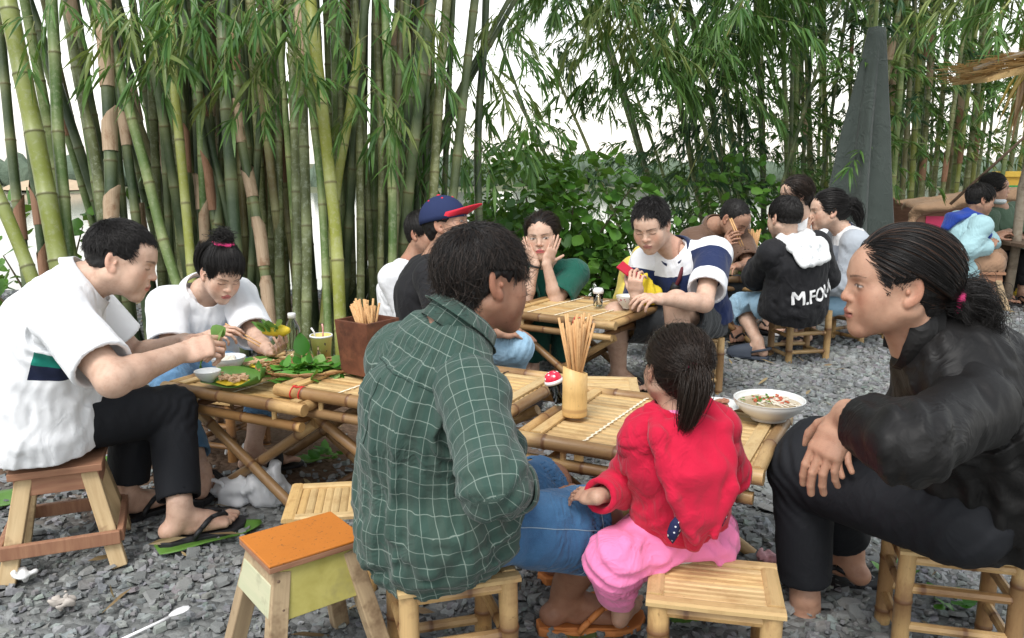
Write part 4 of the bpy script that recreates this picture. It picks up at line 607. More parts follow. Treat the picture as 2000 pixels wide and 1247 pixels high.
def bstool(label, cx, cy, ang, w, d, z, r=.021, rungs=(.45, .78), mat=None, smat=None, nsl=8, style='slat', group='bamboo stools', along=0):
    mat = mat or BAM; smat = smat or BAMP; u = V(math.cos(ang), math.sin(ang), 0); v = V(-math.sin(ang), math.cos(ang), 0); c = V(cx, cy, 0); up = V(0, 0, 1)
    if along: u, v, w, d = v, -u, d, w
    at = lambda a, b, h: c + u * a + v * b + up * h; R_ = empty('bamboo_stool', c, label, 'stool', group); W2, D2 = w / 2, d / 2; lx, ly = W2 - r * 1.15, D2 - r * 1.15; zt = z - .013
    for a in (-1, 1):
        for b in (-1, 1): pole('leg', R_, at(a * lx, b * ly, -.002), at(a * lx, b * ly, zt if style == 'slat' else z + .004), r, mat, 12)
    zr = [z - .032] + [zt * (1 - q) for q in rungs] if style == 'slat' else [z - .012] + [zt * (1 - q) for q in rungs]
    for i, h in enumerate(zr):
        e = .006 * (i % 2)
        for s_ in (-1, 1):
            pole('rung', R_, at(-lx, s_ * ly, h), at(lx, s_ * ly, h), r * .6, mat, 8); pole('rung', R_, at(s_ * lx, -ly, h - .022 + e), at(s_ * lx, ly, h - .022 + e), r * .6, mat, 8)
    if style == 'slat':
        bw_ = .036; zc = z - .006
        for s_ in (-1, 1):
            slat('border_slat', R_, at(-W2, s_ * (D2 - bw_ / 2), zc), at(W2, s_ * (D2 - bw_ / 2), zc), bw_, .012, smat); slat('border_slat', R_, at(s_ * (W2 - bw_ / 2), -D2 + bw_, zc + .001), at(s_ * (W2 - bw_ / 2), D2 - bw_, zc + .001), bw_, .012, smat)
        pw = (d - 2 * bw_) / nsl
        for i in range(nsl): slat('slat', R_, at(-W2 + bw_, -D2 + bw_ + (i + .5) * pw, zc - .004 + random.uniform(-.001, .001)), at(W2 - bw_, -D2 + bw_ + (i + .5) * pw, zc - .004), pw * .95, .009, smat)
    else:
        pw = (d - 2 * r) / nsl
        for i in range(nsl): slat('slat', R_, at(-lx, -ly + (i + .5) * pw, z - .004), at(lx, -ly + (i + .5) * pw, z - .004), pw * .93, .009, smat)
    return R_
TA = math.radians(-26.5)
tu, tv = V(math.cos(TA), math.sin(TA)), V(-math.sin(TA), math.cos(TA))
table('bamboo table holding bowls and herbs between the white-shirted man and woman', (-1.22, 2.80), TA, .60, .56, .455, 12, lash=(.5,), group='bamboo tables')
table('bamboo table with the wooden chopstick box, behind the man in the checked shirt', (-.775, 2.645), TA, .80, .54, .490, 14, lash=(.3, .72), red=.06, dark=(1,))
table('bamboo table in front of the small girl in red, carrying the soup bowl', (.02, 2.235), TA, .66, .53, .465, 15, lash=(.31,), group='bamboo tables')
table('bamboo table where the green-shirted woman rests her elbows', (-.06, 4.18), math.radians(-33), .64, .60, .470, 13, lash=(.25, .5, .76), red=.44, dark=())
table('bamboo table with a bowl of greens beside the man in brown', (1.12, 5.42), math.radians(-8), .55, .5, .47, 10, lash=(.5,))
# stools
bstool('bamboo stool under the man in the green checked shirt', -.15, 1.78, math.radians(16), .275, .285, .312, .022)
bstool('bamboo stool with pale slatted top under the small girl', .445, 1.665, math.radians(-12), .285, .235, .312, .023, rungs=(.42, .72), smat=BAMP)
bstool('bamboo stool under the woman in black', 1.085, 1.875, math.radians(-14), .29, .25, .322, .020, rungs=(.30, .62), smat=BAMP)
bstool('bamboo stool with knobbed legs under the boy in the black jacket', 1.80, 5.03, math.radians(12), .30, .27, .315, .021, rungs=(.40, .78), style='pole')
bstool('bamboo stool under the girl in the grey hoodie', 2.42, 5.60, math.radians(30), .30, .28, .29, .021, rungs=(.40, .78), style='pole')
bstool('bamboo stool under the man in the white and navy polo shirt', .98, 4.36, math.radians(-6), .32, .28, .30, .020, rungs=(.4, .75), style='pole')
bstool('bamboo stool under the young woman with the hair bun', -1.23, 3.36, math.radians(-20), .29, .27, .26, .019, rungs=(.40, .75), mat=BAMD)
bstool('low empty bamboo stool with diagonal slats behind the orange-topped stool', -.53, 2.27, math.radians(8), .26, .26, .245, .020, rungs=(.6,), smat=BAMP, along=1)
bstool('empty bamboo stool whose pale top shows beyond the chopstick tube', .385, 3.23, math.radians(-5), .26, .27, .325, .020, rungs=(.5,), smat=BAMP)
bstool('bamboo stool under the woman in the green shirt', .28, 4.86, math.radians(-30), .28, .28, .24, .02, rungs=(.5,))
bstool('bamboo stool under the man in the navy cap', -.36, 3.78, math.radians(10), .28, .28, .30, .02, rungs=(.5,), style='pole')
bstool('bamboo stool under the man hidden behind the navy cap', -.56, 4.46, math.radians(0), .28, .28, .24, .02, rungs=(.5,))
bstool('bamboo stool under the man in the brown shirt', 1.46, 5.85, math.radians(0), .28, .28, .28, .02, rungs=(.5,))
bstool('bamboo stool under the woman in the white tee shirt', 2.18, 6.18, math.radians(20), .28, .28, .32, .02, rungs=(.5,))
# wooden stools
WOODP = wood_mat('wood_pale', (.42, .29, .15), (.56, .42, .24), (60, 60, 5), .7, (.2, .11, .06)); WOODR = wood_mat('wood_reddish', (.24, .11, .065), (.36, .19, .11), (8, 60, 60), .65)
t = NT('paint_orange'); g = t.geo(); n = t.noise(g, 9, 5, .65); n2 = t.noise(g, 130, 3); c = t.mix(n, (.42, .135, .020), (.56, .19, .030)); c = t.mix(t.ramp(n2, [(.62, 0.), (.7, .8)]), c, (.16, .07, .03)); t.bump(n2, .2, .002); ORANGE = t.out(c, .5, .4); YELO = wood_mat('paint_yellow_worn', (.34, .30, .075), (.46, .41, .13), (14, 14, 14), .6, (.30, .27, .10)); PGREEN = wood_mat('paint_green_worn', (.44, .46, .30), (.52, .50, .34), (5, 40, 40), .7, (.28, .27, .18)); WOODG = wood_mat('wood_weathered', (.30, .215, .13), (.44, .33, .2), (60, 60, 4), .75, (.15, .09, .05)); WOODD = wood_mat('wood_dark', (.09, .058, .038), (.16, .105, .07), (8, 50, 50), .7)
def board(parent, name, corners, th, mat, bevel=.002):
    """corners: 4 points of one face, thickness away along the normal"""
    P = [np.asarray(q, float) for q in corners]; n = nrm(np.cross(P[1] - P[0], P[3] - P[0])); m = MB(); e1, e2 = nrm(P[1] - P[0]), nrm(np.cross(n, P[1] - P[0]))
    vs_ = P + [q - n * th for q in P]; m.add(vs_, [(0, 1, 2, 3), (7, 6, 5, 4)] + [(i, i + 4, (i + 1) % 4 + 4, (i + 1) % 4) for i in range(4)], [((q - P[0]) @ e1, (q - P[0]) @ e2, (q - P[0]) @ n) for q in vs_]); return m.build(name, mat, parent, False, bevel)
def beam(parent, name, p0, p1, w, d, mat, sidev=V(1, 0, 0), bevel=.003):
    p0, p1 = np.asarray(p0, float), np.asarray(p1, float); ax = nrm(p1 - p0); s_ = nrm(sidev - ax * (sidev @ ax)); f = np.cross(ax, s_); m = MB(); m.box((p0 + p1) / 2, s_ * w / 2, f * d / 2, (p1 - p0) / 2); return m.build(name, mat, parent, False, bevel)
def wood_stool(label, cx, cy, ang, tw, td, z, bw_, bd, kind):
    u = V(math.cos(ang), math.sin(ang), 0); v = V(-math.sin(ang), math.cos(ang), 0); c = V(cx, cy, 0); at = lambda a, b, h: c + u * a + v * b + V(0, 0, h); R_ = empty('wooden_stool', c, label, 'stool', 'wooden stools')
    if kind == 'orange':
        board(R_, 'top_board', [at(-tw / 2, -td / 2, z), at(tw / 2, -td / 2, z), at(tw / 2, td / 2, z), at(-tw / 2, td / 2, z)], .006, ORANGE)
        board(R_, 'seat_plank', [at(-tw / 2, -td / 2, z - .0062), at(tw / 2, -td / 2, z - .0062), at(tw / 2, td / 2, z - .0062), at(-tw / 2, td / 2, z - .0062)], .014, WOODR)
        s0, s1, h0, h1 = .88, 1.08, z - .022, z - .125
        q = lambda a, b, s_, h: at(a * tw / 2 * s_, b * td / 2 * s_, h)
        board(R_, 'front_apron', [q(-1, -1, s1, h1 - .012), q(1, -1, s1, h1 - .012), q(1, -1, s0, h0), q(-1, -1, s0, h0)], .012, YELO)
        board(R_, 'back_apron', [q(1, 1, s1, h1), q(-1, 1, s1, h1), q(-1, 1, s0, h0), q(1, 1, s0, h0)], .012, PGREEN)
        board(R_, 'side_apron', [q(-1, .93, s1, h1), q(-1, -.9, s1, h1), q(-1, -.9, s0 + .08, h0 - .03), q(-1, .93, s0 + .08, h0 - .03)], .012, PGREEN); board(R_, 'side_apron', [q(1, -.9, s1, h1), q(1, .93, s1, h1), q(1, .93, s0 + .04, h0 - .01), q(1, -.9, s0 + .04, h0 - .01)], .012, WOODP)
        board(R_, 'side_rail', [q(-1, .93, s0 + .06, h0 - .032), q(-1, -.9, s0 + .06, h0 - .032), q(-1, -.9, s0, h0), q(-1, .93, s0, h0)], .012, WOODG)
        for a in (-1, 1):
            for b in (-1, 1): beam(R_, 'leg', at(a * tw * .36, b * td * .36, z - .03), at(a * bw_ / 2, b * bd / 2, 0), .042, .036, WOODG, u)
        m = MB()
        for a, b, h in ((-.85, 1.03, .04), (.85, 1.03, .04), (-.8, 1.075, .11), (.85, 1.075, .115)):
            p = at(a * tw / 2, -b * td / 2 * .985 - .002, z - h); m.lathe(p, [(.0, .003), (.0035, .002), (.004, 0)], 8, -v)
        m.build('nail', WOODD, R_)
    else:
        board(R_, 'top_board', [at(-tw / 2, -td / 2, z), at(tw / 2, -td / 2, z), at(tw / 2, -.004, z), at(-tw / 2, -.004, z)], .022, WOODR); board(R_, 'top_board', [at(-tw / 2, .001, z - .002), at(tw / 2, .001, z - .002), at(tw / 2, td / 2, z - .002), at(-tw / 2, td / 2, z - .002)], .022, WOODR)
        ap = .055
        for s_ in (-1, 1):
            board(R_, 'apron', [at(-tw * .46, s_ * td * .44, z - .023 - ap), at(tw * .46, s_ * td * .44, z - .023 - ap), at(tw * .44, s_ * td * .42, z - .023), at(-tw * .44, s_ * td * .42, z - .023)], .012 * (-s_), WOODR); board(R_, 'apron', [at(s_ * tw * .47, -td * .44, z - .023 - ap), at(s_ * tw * .47, td * .44, z - .023 - ap), at(s_ * tw * .45, td * .42, z - .023), at(s_ * tw * .45, -td * .42, z - .023)], .012 * s_, WOODR)
        for a in (-1, 1):
            for b in (-1, 1): beam(R_, 'leg', at(a * tw * .34, b * td * .33, z - .025), at(a * bw_ / 2, b * bd / 2, 0), .046, .040, WOODP if kind == 'plain' else WOODG, u)
        if kind == 'plain':
            h = .10; k_ = 1 - h / z; X_, Y_ = bw_ / 2 + (tw * .34 - bw_ / 2) * (1 - k_) + .03, bd / 2 + (td * .33 - bd / 2) * (1 - k_) + .03
            for s_ in (-1, 1):
                beam(R_, 'lower_rail', at(-X_, s_ * Y_, h), at(X_, s_ * Y_, h), .042, .018, WOODR, V(0, 0, 1)); beam(R_, 'lower_rail', at(s_ * X_, -Y_ + .011, h), at(s_ * X_, Y_ - .011, h), .042, .018, WOODR, V(0, 0, 1))
    return R_
wood_stool('wooden stool with a bright orange top in the foreground', -.495, 1.80, math.radians(38), .235, .185, .35, .30, .27, 'orange')
wood_stool('pale wooden stool with splayed legs under the man at the left edge', -1.395, 2.40, math.radians(22), .25, .23, .325, .30, .28, 'plain')
wood_stool('weathered wooden stool under the boy in the light blue jacket', 3.86, 6.78, math.radians(-8), .36, .30, .33, .42, .36, 'old')
# dark plank table of the stall at the right edge
R_ = empty('stall_table', (4.75, 6.75, 0), 'dark plank table at the right edge in front of the boy in light blue', 'table')
for k in range(4): board(R_, 'plank', [(4.12, 6.45 + k * .16, .56), (5.6, 6.45 + k * .16, .56), (5.6, 6.603 + k * .16, .56), (4.12, 6.603 + k * .16, .56)], .03, WOODD)
for x_, y_ in ((4.2, 6.52), (4.2, 7.0), (5.5, 6.52), (5.5, 7.0)): beam(R_, 'leg', (x_, y_, 0), (x_, y_, .53), .085, .07, WOODD)
beam(R_, 'apron', (4.2, 6.5, .49), (5.5, 6.5, .49), .09, .025, WOODD, V(0, 0, 1))
# ---------------------------------------------------------------- people: builders
def skin_material():
    t = NT('skin'); c = t.attr('Col').outputs['Color']; g = t.geo(); n = t.noise(g, 38, 6, .68); f = t.noise(g, 520, 3)
    c = t.mix(1.0, c, t.ramp(t.noise(g, 11, 4, .6), [(.3, (.86, .80, .78)), (.7, (1.06, 1.05, 1.05))]), 'MULTIPLY'); c = t.mix(1.0, c, t.ramp(n, [(.28, (.84, .76, .73)), (.5, (1, .99, .98)), (.72, (1.08, 1.08, 1.06))]), 'MULTIPLY'); t.bump(t.math('ADD', f, t.math('MULTIPLY', n, .6)), .3, .0022)
    t.out(c, t.ramp(n, [(.2, .42), (.8, .56)]), .38); b = t.b
    b.inputs['Subsurface Weight'].default_value = .12; b.inputs['Subsurface Radius'].default_value = (.012, .005, .003); b.inputs['Subsurface Scale'].default_value = .6; b.subsurface_method = 'BURLEY'
    return t.m
SKIN = skin_material()
def hair_material(name, col, rough=.38):
    t = NT(name); h = t.new('HairInfo'); r_ = h.outputs['Random']; c = t.mix(r_, tuple(x * .55 for x in col), tuple(x * 1.7 for x in col)); t.out(c, rough, .3); return t.m
HAIRB = hair_material('hair_black', (.010, .0085, .008)); HAIRN = hair_material('hair_dark_brown', (.020, .013, .0095)); HAIRG = hair_material('hair_cropped', (.016, .014, .013), .6)
SCALP = simple('hair_base', (.009, .0078, .0075), .6, .3, .3, 60, .5); TEETH = simple('eye_white', (.72, .70, .68), .25); IRIS = simple('iris_dark', (.012, .007, .005), .15)
def frame(f, up=V(0, 0, 1)):
    f = nrm(f); r = nrm(np.cross(f, up)); u = np.cross(r, f); return np.stack([r, f, u], 1)      # columns: right, forward, up
def yawv(deg): a = math.radians(deg); return V(math.cos(a), math.sin(a), 0)                        # 0 = +x (picture right), 90 = away from camera, -90 = towards it
# head-local axes: x right, y forward, z up; origin between the ears
CC, CR = V(0, -.014, .032), V(.0745, .0945, .084)
def build_head(pos, R, s, nb, hres, tone, o):
    """returns verts(world), quads, attrs"""
    g = lambda k, d: o.get(k, d)
    loc = lambda w: (R.T @ (np.asarray(w) - pos)) / s
    nbl = loc(nb); h = hres / s
    F = Field((-.10, min(-.135, nbl[1] - .07), min(-.16, nbl[2] - .06)), (.10, .135, .135), h)
    jw = g('jaw', 1.0); fat = g('fat', 1.0)
    F.ell(CC, CR, .01)
    F.ell((0, .022, -.022), (.061 * fat, .070, .080), .03)
    F.ell((0, .050, .035), (.056, .042, .045), .025)                                            # forehead
    for sx in (-1, 1):
        F.seg((sx * .053 * jw * fat, .000, -.050), (sx * .016 * jw, .066, -.094), .018 * fat, .016, .03)
        F.ell((sx * .043 * fat, .056, -.022), (.023 * fat, .022, .026), .02)                       # cheek
        F.ell((sx * .036 * fat, .055, -.052), (.022 * fat, .022, .026), .025)
        F.seg((sx * .012, .082, .021), (sx * .040, .071, .021), .0105, .009, .014)               # brow
    F.ell((0, .074, -.094), (.021 * jw, .017, .017), .018)                                        # chin
    F.ell((0, .070, -.058), (.031, .0275, .030), .018)                                           # muzzle
    for sx in (-1, 1):
        F.ell((sx * .0325, .0975, .0035), (.0175, .016, .0125), .010, op='sub')                   # eye socket
        F.ell((sx * .0320, .0725, .0020), (.0165, .0145, .0105), .005)                           # eyeball under the lids
    nl = g('nose', 1.0)
    F.seg((0, .083, .016), (0, .0985 + .008 * (nl - 1), -.020), .0072, .0098, .010); F.ell((0, .1015 + .014 * (nl - 1), -.0265), (.0112, .0098, .0092), .007)
    for sx in (-1, 1):
        F.ell((sx * .0125, .0905, -.0295), (.0080, .0088, .0072), .005)
        F.ell((sx * .0062, .0985, -.0365), (.0036, .0045, .003), .003, op='sub')
    F.ell((0, .0945, -.0555), (.0205, .0072, .0056), .006); F.ell((0, .0925, -.0668), (.0175, .0078, .0062), .006)
    F.seg((-.021, .094, -.0605), (.021, .094, -.0605), .0016, .0016, .003, op='sub'); F.seg((0, .1035, -.0605), (0, .099, -.0605), .0012, .0012, .002, op='sub')
    F.seg((0, .1005, -.0435), (0, .099, -.050), .0024, .0024, .004, op='sub')
    es = g('ear', 1.0)
    for sx in (-1, 1):
        a = .30; Re = np.array([[math.cos(a), -sx * math.sin(a), 0], [sx * math.sin(a), math.cos(a), 0], [0, 0, 1]])
        Rt = np.array([[1, 0, 0], [0, math.cos(.2), -math.sin(.2)], [0, math.sin(.2), math.cos(.2)]]); Re = Rt @ Re
        F.ell((sx * .0765, -.013, -.006), (.0068, .0170 * es, .0300 * es), .007, Re); F.ell((sx * .0825, -.007, -.003), (.0058, .0100, .0175), .004, Re, op='sub')
        F.ell((sx * .0750, -.0005, -.030), (.0065, .009, .0105), .006); F.ell((sx * .0795, .001, -.006), (.004, .0045, .0065), .003)
    nr = g('neck', .054)
    F.seg((0, -.016, -.055), nbl + V(0, .0, -.01), nr * .97, nr * 1.03, .022); F.seg(nbl + V(0, 0, -.01), nbl + V(0, -.01, -.045), nr * 1.03, nr * 1.12, .03)
    for sx in (-1, 1): F.seg((sx * .052, -.02, -.05), nbl + V(sx * .012, nr * .7, -.01), .014, .012, .02)
    v, f = F.mesh(); x, y, z = v[:, 0], v[:, 1], v[:, 2]; ax_ = np.abs(x)
    # colour: skin, lips with a dark line painted where they meet, brows, eyes
    C = np.tile(np.array(tone, float), (len(v), 1)); sm = lambda q, a, b: np.clip((q - a) / (b - a), 0, 1)
    def blend(m, col): C[:] = C * (1 - m[:, None]) + np.array(col)[None] * m[:, None]
    face = sm(y, .03, .06); red = np.array(tone) * V(1.12, .80, .74)
    blend(.55 * np.exp(-((ax_ - .043) / .02) ** 2 - ((z + .026) / .02) ** 2) * face, red); blend(.6 * np.exp(-(x / .013) ** 2 - ((z + .028) / .011) ** 2) * sm(y, .088, .098), red); blend(.5 * sm(ax_, .074, .082) * (z < .03), red)
    lip = g('lip', (tone[0] * .86, tone[1] * .50, tone[2] * .50)); le = (x / .0235) ** 2 + ((z + .0612 - .002 * np.cos(x * 140)) / .0108) ** 2
    blend(sm(-le, -1.15, -.75) * sm(y, .078, .084), lip); blend(.75 * sm(-np.abs(z + .0606), -.0018, -.0006) * (ax_ < .022) * sm(y, .08, .086), (.06, .02, .018))
    if g('stubble', 0): blend(g('stubble', 0) * sm(-z, .038, .052) * sm(y, .02, .05) * (1 - sm(-le, -1.2, -.9)), np.array(tone) * .45)
    bw_ = g('brow', 1.0); bz = .0235 - 6.0 * (ax_ - .033) ** 2 + .05 * (ax_ - .03); bt = .0040 * bw_ * np.clip(1.25 - (ax_ - .012) / .045, .35, 1)
    blend(.7 * sm(-np.abs(z - bz), -bt * 1.1, -bt * .45) * ((ax_ > .011) & (ax_ < .052)) * sm(y, .05, .06), (.012, .009, .008))
    ez = .0020 + g('eyez', 0.); op = g('open', .0042); e1 = ((ax_ - .0322) / .0150) ** 2
    if op > 0:
        half = op * np.sqrt(np.clip(1 - e1, 0, 1)); m = sm(half - np.abs(z - ez), -.0006, .0009) * (e1 < 1) * sm(y, .07, .075); blend(m, (.62, .58, .55))
        gx_, gz_ = g('gaze', (0, 0)); ir = np.hypot(x - np.sign(x) * .0322 - gx_, z - ez - gz_); blend(m * sm(-ir, -.0068, -.0046), (.012, .008, .006))
        lash = sm(-np.abs(z - ez - half - .0006), -.0026, -.0009) * (e1 < 1.15) * sm(y, .066, .072); blend(.8 * lash, (.014, .011, .010))
    else:
        zl_ = ez - .0052 + 9 * (ax_ - .032) ** 2; lash = sm(-np.abs(z - zl_), -.0026, -.0008) * (e1 < 1.1) * sm(y, .066, .072); blend(.7 * lash, (.03, .02, .017))
    wv = (R @ (v * s).T).T + pos
    return wv, f, {'Col': np.concatenate([C, np.ones((len(C), 1))], 1)}, v
FL = [(.043, .026, .021), (.047, .029, .022), (.043, .027, .021), (.034, .020, .019)]
def hand(F, w, d, back, side, s=1.0, curl=(.3, .35, .4, .45), thumb=(.75, .55, -.35), tcurl=.4, spread=.07, k=.0022, fat=1.0):
    """side +1 right hand (thumb on the left seen from the back, fingers up)"""
    y = nrm(d); z = nrm(np.asarray(back) - y * (np.asarray(back) @ y)); x = np.cross(y, z) * -side; w = np.asarray(w, float); L = lambda a, b, c: w + s * (x * a + y * b + z * c)
    F.seg(L(0, -.01, 0), L(.002, .045, 0), (.026 * s, .019 * s), (.037 * s, .0155 * s), .012, x); F.seg(L(.002, .045, 0), L(.001, .083, .002), (.037 * s, .0155 * s), (.0385 * s, .0125 * s), .008, x)
    F.ell(L(.022, .032, -.008), V(.018, .026, .014) * s, .008, np.stack([x, y, z], 1)); F.ell(L(-.024, .035, -.006), V(.014, .03, .012) * s, .008, np.stack([x, y, z], 1))
    tips = []
    for i, bx in enumerate((.0285, .0095, -.0095, -.0270)):
        p = L(bx, .083 - (.004, 0, .003, .009)[i], .0015); th = 0.0; sp = spread * (1.5 - i); r0 = (.0082, .0084, .0080, .0071)[i] * s * fat
        for j in range(3):
            th += curl[i] * (.8, 1.15, .75)[j]; dd = nrm(y * math.cos(th) - z * math.sin(th) + x * sp); q = p + dd * FL[i][j] * s
            F.seg(p, q, r0 * (1 - .07 * j), r0 * (1 - .07 * (j + 1)), k if j else .005); p = q
        tips.append(p)
    p = L(.024, .018, -.006); td = nrm(x * thumb[0] + y * thumb[1] + z * thumb[2])
    for j, l_ in enumerate((.040, .032, .026)):
        q = p + td * l_ * s; F.seg(p, q, (.0125, .0105, .0096)[j] * s, (.0105, .0096, .0080)[j] * s, .008 if j == 0 else .004); p = q
        td = nrm(td + (y * .6 - x * .45 - z * .15) * tcurl)
    tips.append(p); return tips
def foot(F, a, d, side, s=1.0, up=V(0, 0, 1), k=.0025):
    """a = ankle, d = toe direction (along the sole); side +1 right foot"""
    y = nrm(d); z = nrm(up - y * (up @ y)); x = np.cross(y, z) * side; L = lambda p, q, r: np.asarray(a) + s * (x * p + y * q + z * r)   # x: outer side
    F.seg(L(0, 0, .03), L(0, -.012, -.035), .033 * s, .030 * s, .02); F.ell(L(0, -.036, -.052), V(.031, .034, .030) * s, .02, np.stack([x, y, z], 1))
    F.seg(L(0, .0, -.015), L(-.004, .085, -.048), (.034 * s, .036 * s), (.040 * s, .024 * s), .02, x); F.seg(L(-.002, .02, -.058), L(0, .12, -.064), (.031 * s, .022 * s), (.046 * s, .016 * s), .02, x)
    F.seg(L(-.004, .085, -.048), L(-.001, .128, -.062), (.042 * s, .022 * s), (.046 * s, .014 * s), .015, x)
    for i, (bx, l_, r_) in enumerate(((-.031, .056, .0125), (-.010, .053, .0092), (.007, .046, .0088), (.022, .038, .0084), (.036, .028, .008))):
        p = L(bx, .128 - .010 * i * .8, -.063); q = L(bx * 1.05, .128 - .008 * i + l_ * .6, -.060); e = L(bx * 1.05, .128 - .008 * i + l_, -.068); F.seg(p, q, r_ * s, r_ * s, k); F.seg(q, e, r_ * s, r_ * .92 * s, k)
def slipper(parent, name, a, d, side, s, mat, smat=None, style='thong', up=V(0, 0, 1)):
    y = nrm(d); z = nrm(up - y * (up @ y)); x = np.cross(y, z) * side; L = lambda p, q, r: np.asarray(a) + s * (x * p + y * q + z * r)
    out = [(-.020, -.075), (.022, -.075), (.040, -.045), (.041, 0), (.044, .05), (.056, .11), (.052, .15), (.034, .182), (.0, .205), (-.034, .210), (-.053, .185), (-.056, .14), (-.048, .09), (-.038, .04), (-.040, 0), (-.038, -.045)]
    zb, zt = -.098, -.081; m = MB(); n = len(out)
    vs_ = [L(p * 1.03, q, zb) for p, q in out] + [L(p, q, zt + .008 * max(0, -q / .07)) for p, q in out]; m.add(vs_, [tuple(range(n - 1, -1, -1)), tuple(range(n, 2 * n))] + [(i, (i + 1) % n, (i + 1) % n + n, i + n) for i in range(n)])
    o = m.build(name, mat, parent, False, .004)
    m = MB()
    if style == 'thong':
        toe = (-.021, .152, -.072)
        for sx in (-1, 1):
            P = [L(*toe), L(-.015 + sx * .014, .135, -.044), L(sx * .036 - .004, .085, -.030), L(sx * .050, .045, -.05), L(sx * .047, .02, -.08)]; P = [P[0]] + [P[i] for i in range(1, 5)]
            for i in range(len(P) - 1): m.tube([P[i], (P[i] + P[i + 1]) / 2 + z * .002, P[i + 1]], [.0075 * s, .0085 * s, .0075 * s], 6)
    elif style == 'band':
        P = [L(-.052, .07, -.085), L(-.050, .08, -.045), L(-.02, .085, -.022), L(.02, .08, -.026), L(.047, .075, -.05), L(.050, .065, -.085)]
        for dy in (-.022, 0, .022): m.tube([p + y * dy * s for p in P], .013 * s, 8)
    else:                                  # clog
        nn = 14
        for j, (q, w_, h_) in enumerate(((.02, .046, -.005), (.06, .050, -.012), (.11, .056, -.026), (.16, .052, -.042), (.195, .034, -.058))):
            for i in range(nn): th = math.pi * i / (nn - 1); m.v.append(tuple(L(math.cos(th) * w_ * 1.04, q, -.085 + (h_ + .095) * math.sin(th) ** .7))); m.a.append(m.v[-1])
        m.f += [(j * nn + i, j * nn + i + 1, (j + 1) * nn + i + 1, (j + 1) * nn + i) for j in range(4) for i in range(nn - 1)] + [tuple(4 * nn + i for i in range(nn))]
        bd = [L(.047, .02, -.05), L(.046, -.04, -.03), L(.02, -.078, -.022), L(-.02, -.078, -.022), L(-.046, -.04, -.03), L(-.047, .02, -.05)]; m.tube(bd, .009 * s, 6)
    m.build('strap', smat or mat, o, True); return o
class Torso:
    def __init__(s, J, fp, fc, hunch=.04, k=1.0, kd=1.0, belly=0., kw=1.0):
        s.pel, s.neck = V(*J['pel']), V(*J['neck']); s.L = np.linalg.norm(s.neck - s.pel); ax = nrm(s.neck - s.pel)
        fm = nrm(nrm(fp) + nrm(fc)); fm = nrm(fm - ax * (fm @ ax)); s.mid = (s.pel + s.neck) / 2 - fm * hunch * 2
        s.fp, s.fc, s.ax, s.k, s.kd, s.belly, s.kw = nrm(fp), nrm(fc), ax, k, kd, belly, kw
        s.ts = [-.16, 0., .2, .42, .62, .80, .93, 1.0]; s.w = V(.140, .156, .148, .148, .160, .140, .10, .075) * k * kw; s.d = V(.105, .116, .108 + belly, .110 + belly, .114, .080, .065, .060) * k * kd
    def c(s, t):
        if t < 0: return s.pel + (s.c(.05) - s.pel) / .05 * t
        return (1 - t) ** 2 * s.pel + 2 * t * (1 - t) * s.mid + t * t * s.neck
    def tan(s, t): return nrm(s.c(min(t + .02, 1.)) - s.c(max(t - .02, 0.)))
    def fwd(s, t): a = s.tan(t); f = s.fp * (1 - t) + s.fc * t; return nrm(f - a * (f @ a))
    def right(s, t): return nrm(np.cross(s.fwd(t), s.tan(t)))
    def sec(s, t): return np.interp(t, s.ts, s.w), np.interp(t, s.ts, s.d)
    def field(s, F, t0, t1, ease, k=.03, flare=0.):
        T = [t for t in s.ts if t0 < t < t1]; T = [t0] + T + [t1]; P = [s.c(t) for t in T]; rr_ = []
        for t in T: w, d = s.sec(t); e = ease + flare * max(0, .35 - t); rr_.append((w + e, d + e))
        F.loft(P, rr_, k, [s.right(np.clip((T[i] + T[i + 1]) / 2, 0, 1)) for i in range(len(T) - 1)])
    def uv(s, P):
        tt = np.linspace(-.2, 1.1, 53); cs = np.array([s.c(min(t, 1.)) + s.tan(1.) * max(0, t - 1.) * s.L for t in tt]); best = np.full(len(P), 1e9); ti = np.zeros(len(P), int)
        for i, c in enumerate(cs): d = ((P - c) ** 2).sum(1); m = d < best; best[m] = d[m]; ti[m] = i
        t0 = tt[ti]; tg = np.array([s.tan(np.clip(t, 0, 1)) for t in tt])[ti]; fw = np.array([s.fwd(np.clip(t, 0, 1)) for t in tt])[ti]; rt = np.cross(fw, tg)
        q = P - cs[ti]; t = t0 * s.L + (q * tg).sum(1); ang = np.arctan2((q * rt).sum(1), (q * fw).sum(1)); return t / s.L, ang
def seam(o, name, rays, r_, mat, lift=.0008):
    """a stitched line laid on a cloth mesh: rays = (origin, direction) towards the surface"""
    bv = BVHTree.FromPolygons([tuple(q.co) for q in o.data.vertices], [tuple(q.vertices) for q in o.data.polygons]); P = []
    for a, d in rays:
        hit = bv.ray_cast(Vector(a), Vector(nrm(d)))
        if hit[0] is not None: P.append(np.array(hit[0]) - nrm(d) * lift)
    if len(P) > 2: m = MB(); m.tube(P, r_, 5); m.build(name, mat, o, True)
def bounds(pts, pad): P = np.array(pts); return P.min(0) - pad, P.max(0) + pad
def limb_uv(P, a, b, fwd):
    ax = nrm(b - a); s_ = nrm(fwd - ax * (fwd @ ax)); r_ = np.cross(ax, s_); q = P - a; return (q @ ax), np.arctan2(q @ r_, q @ s_)
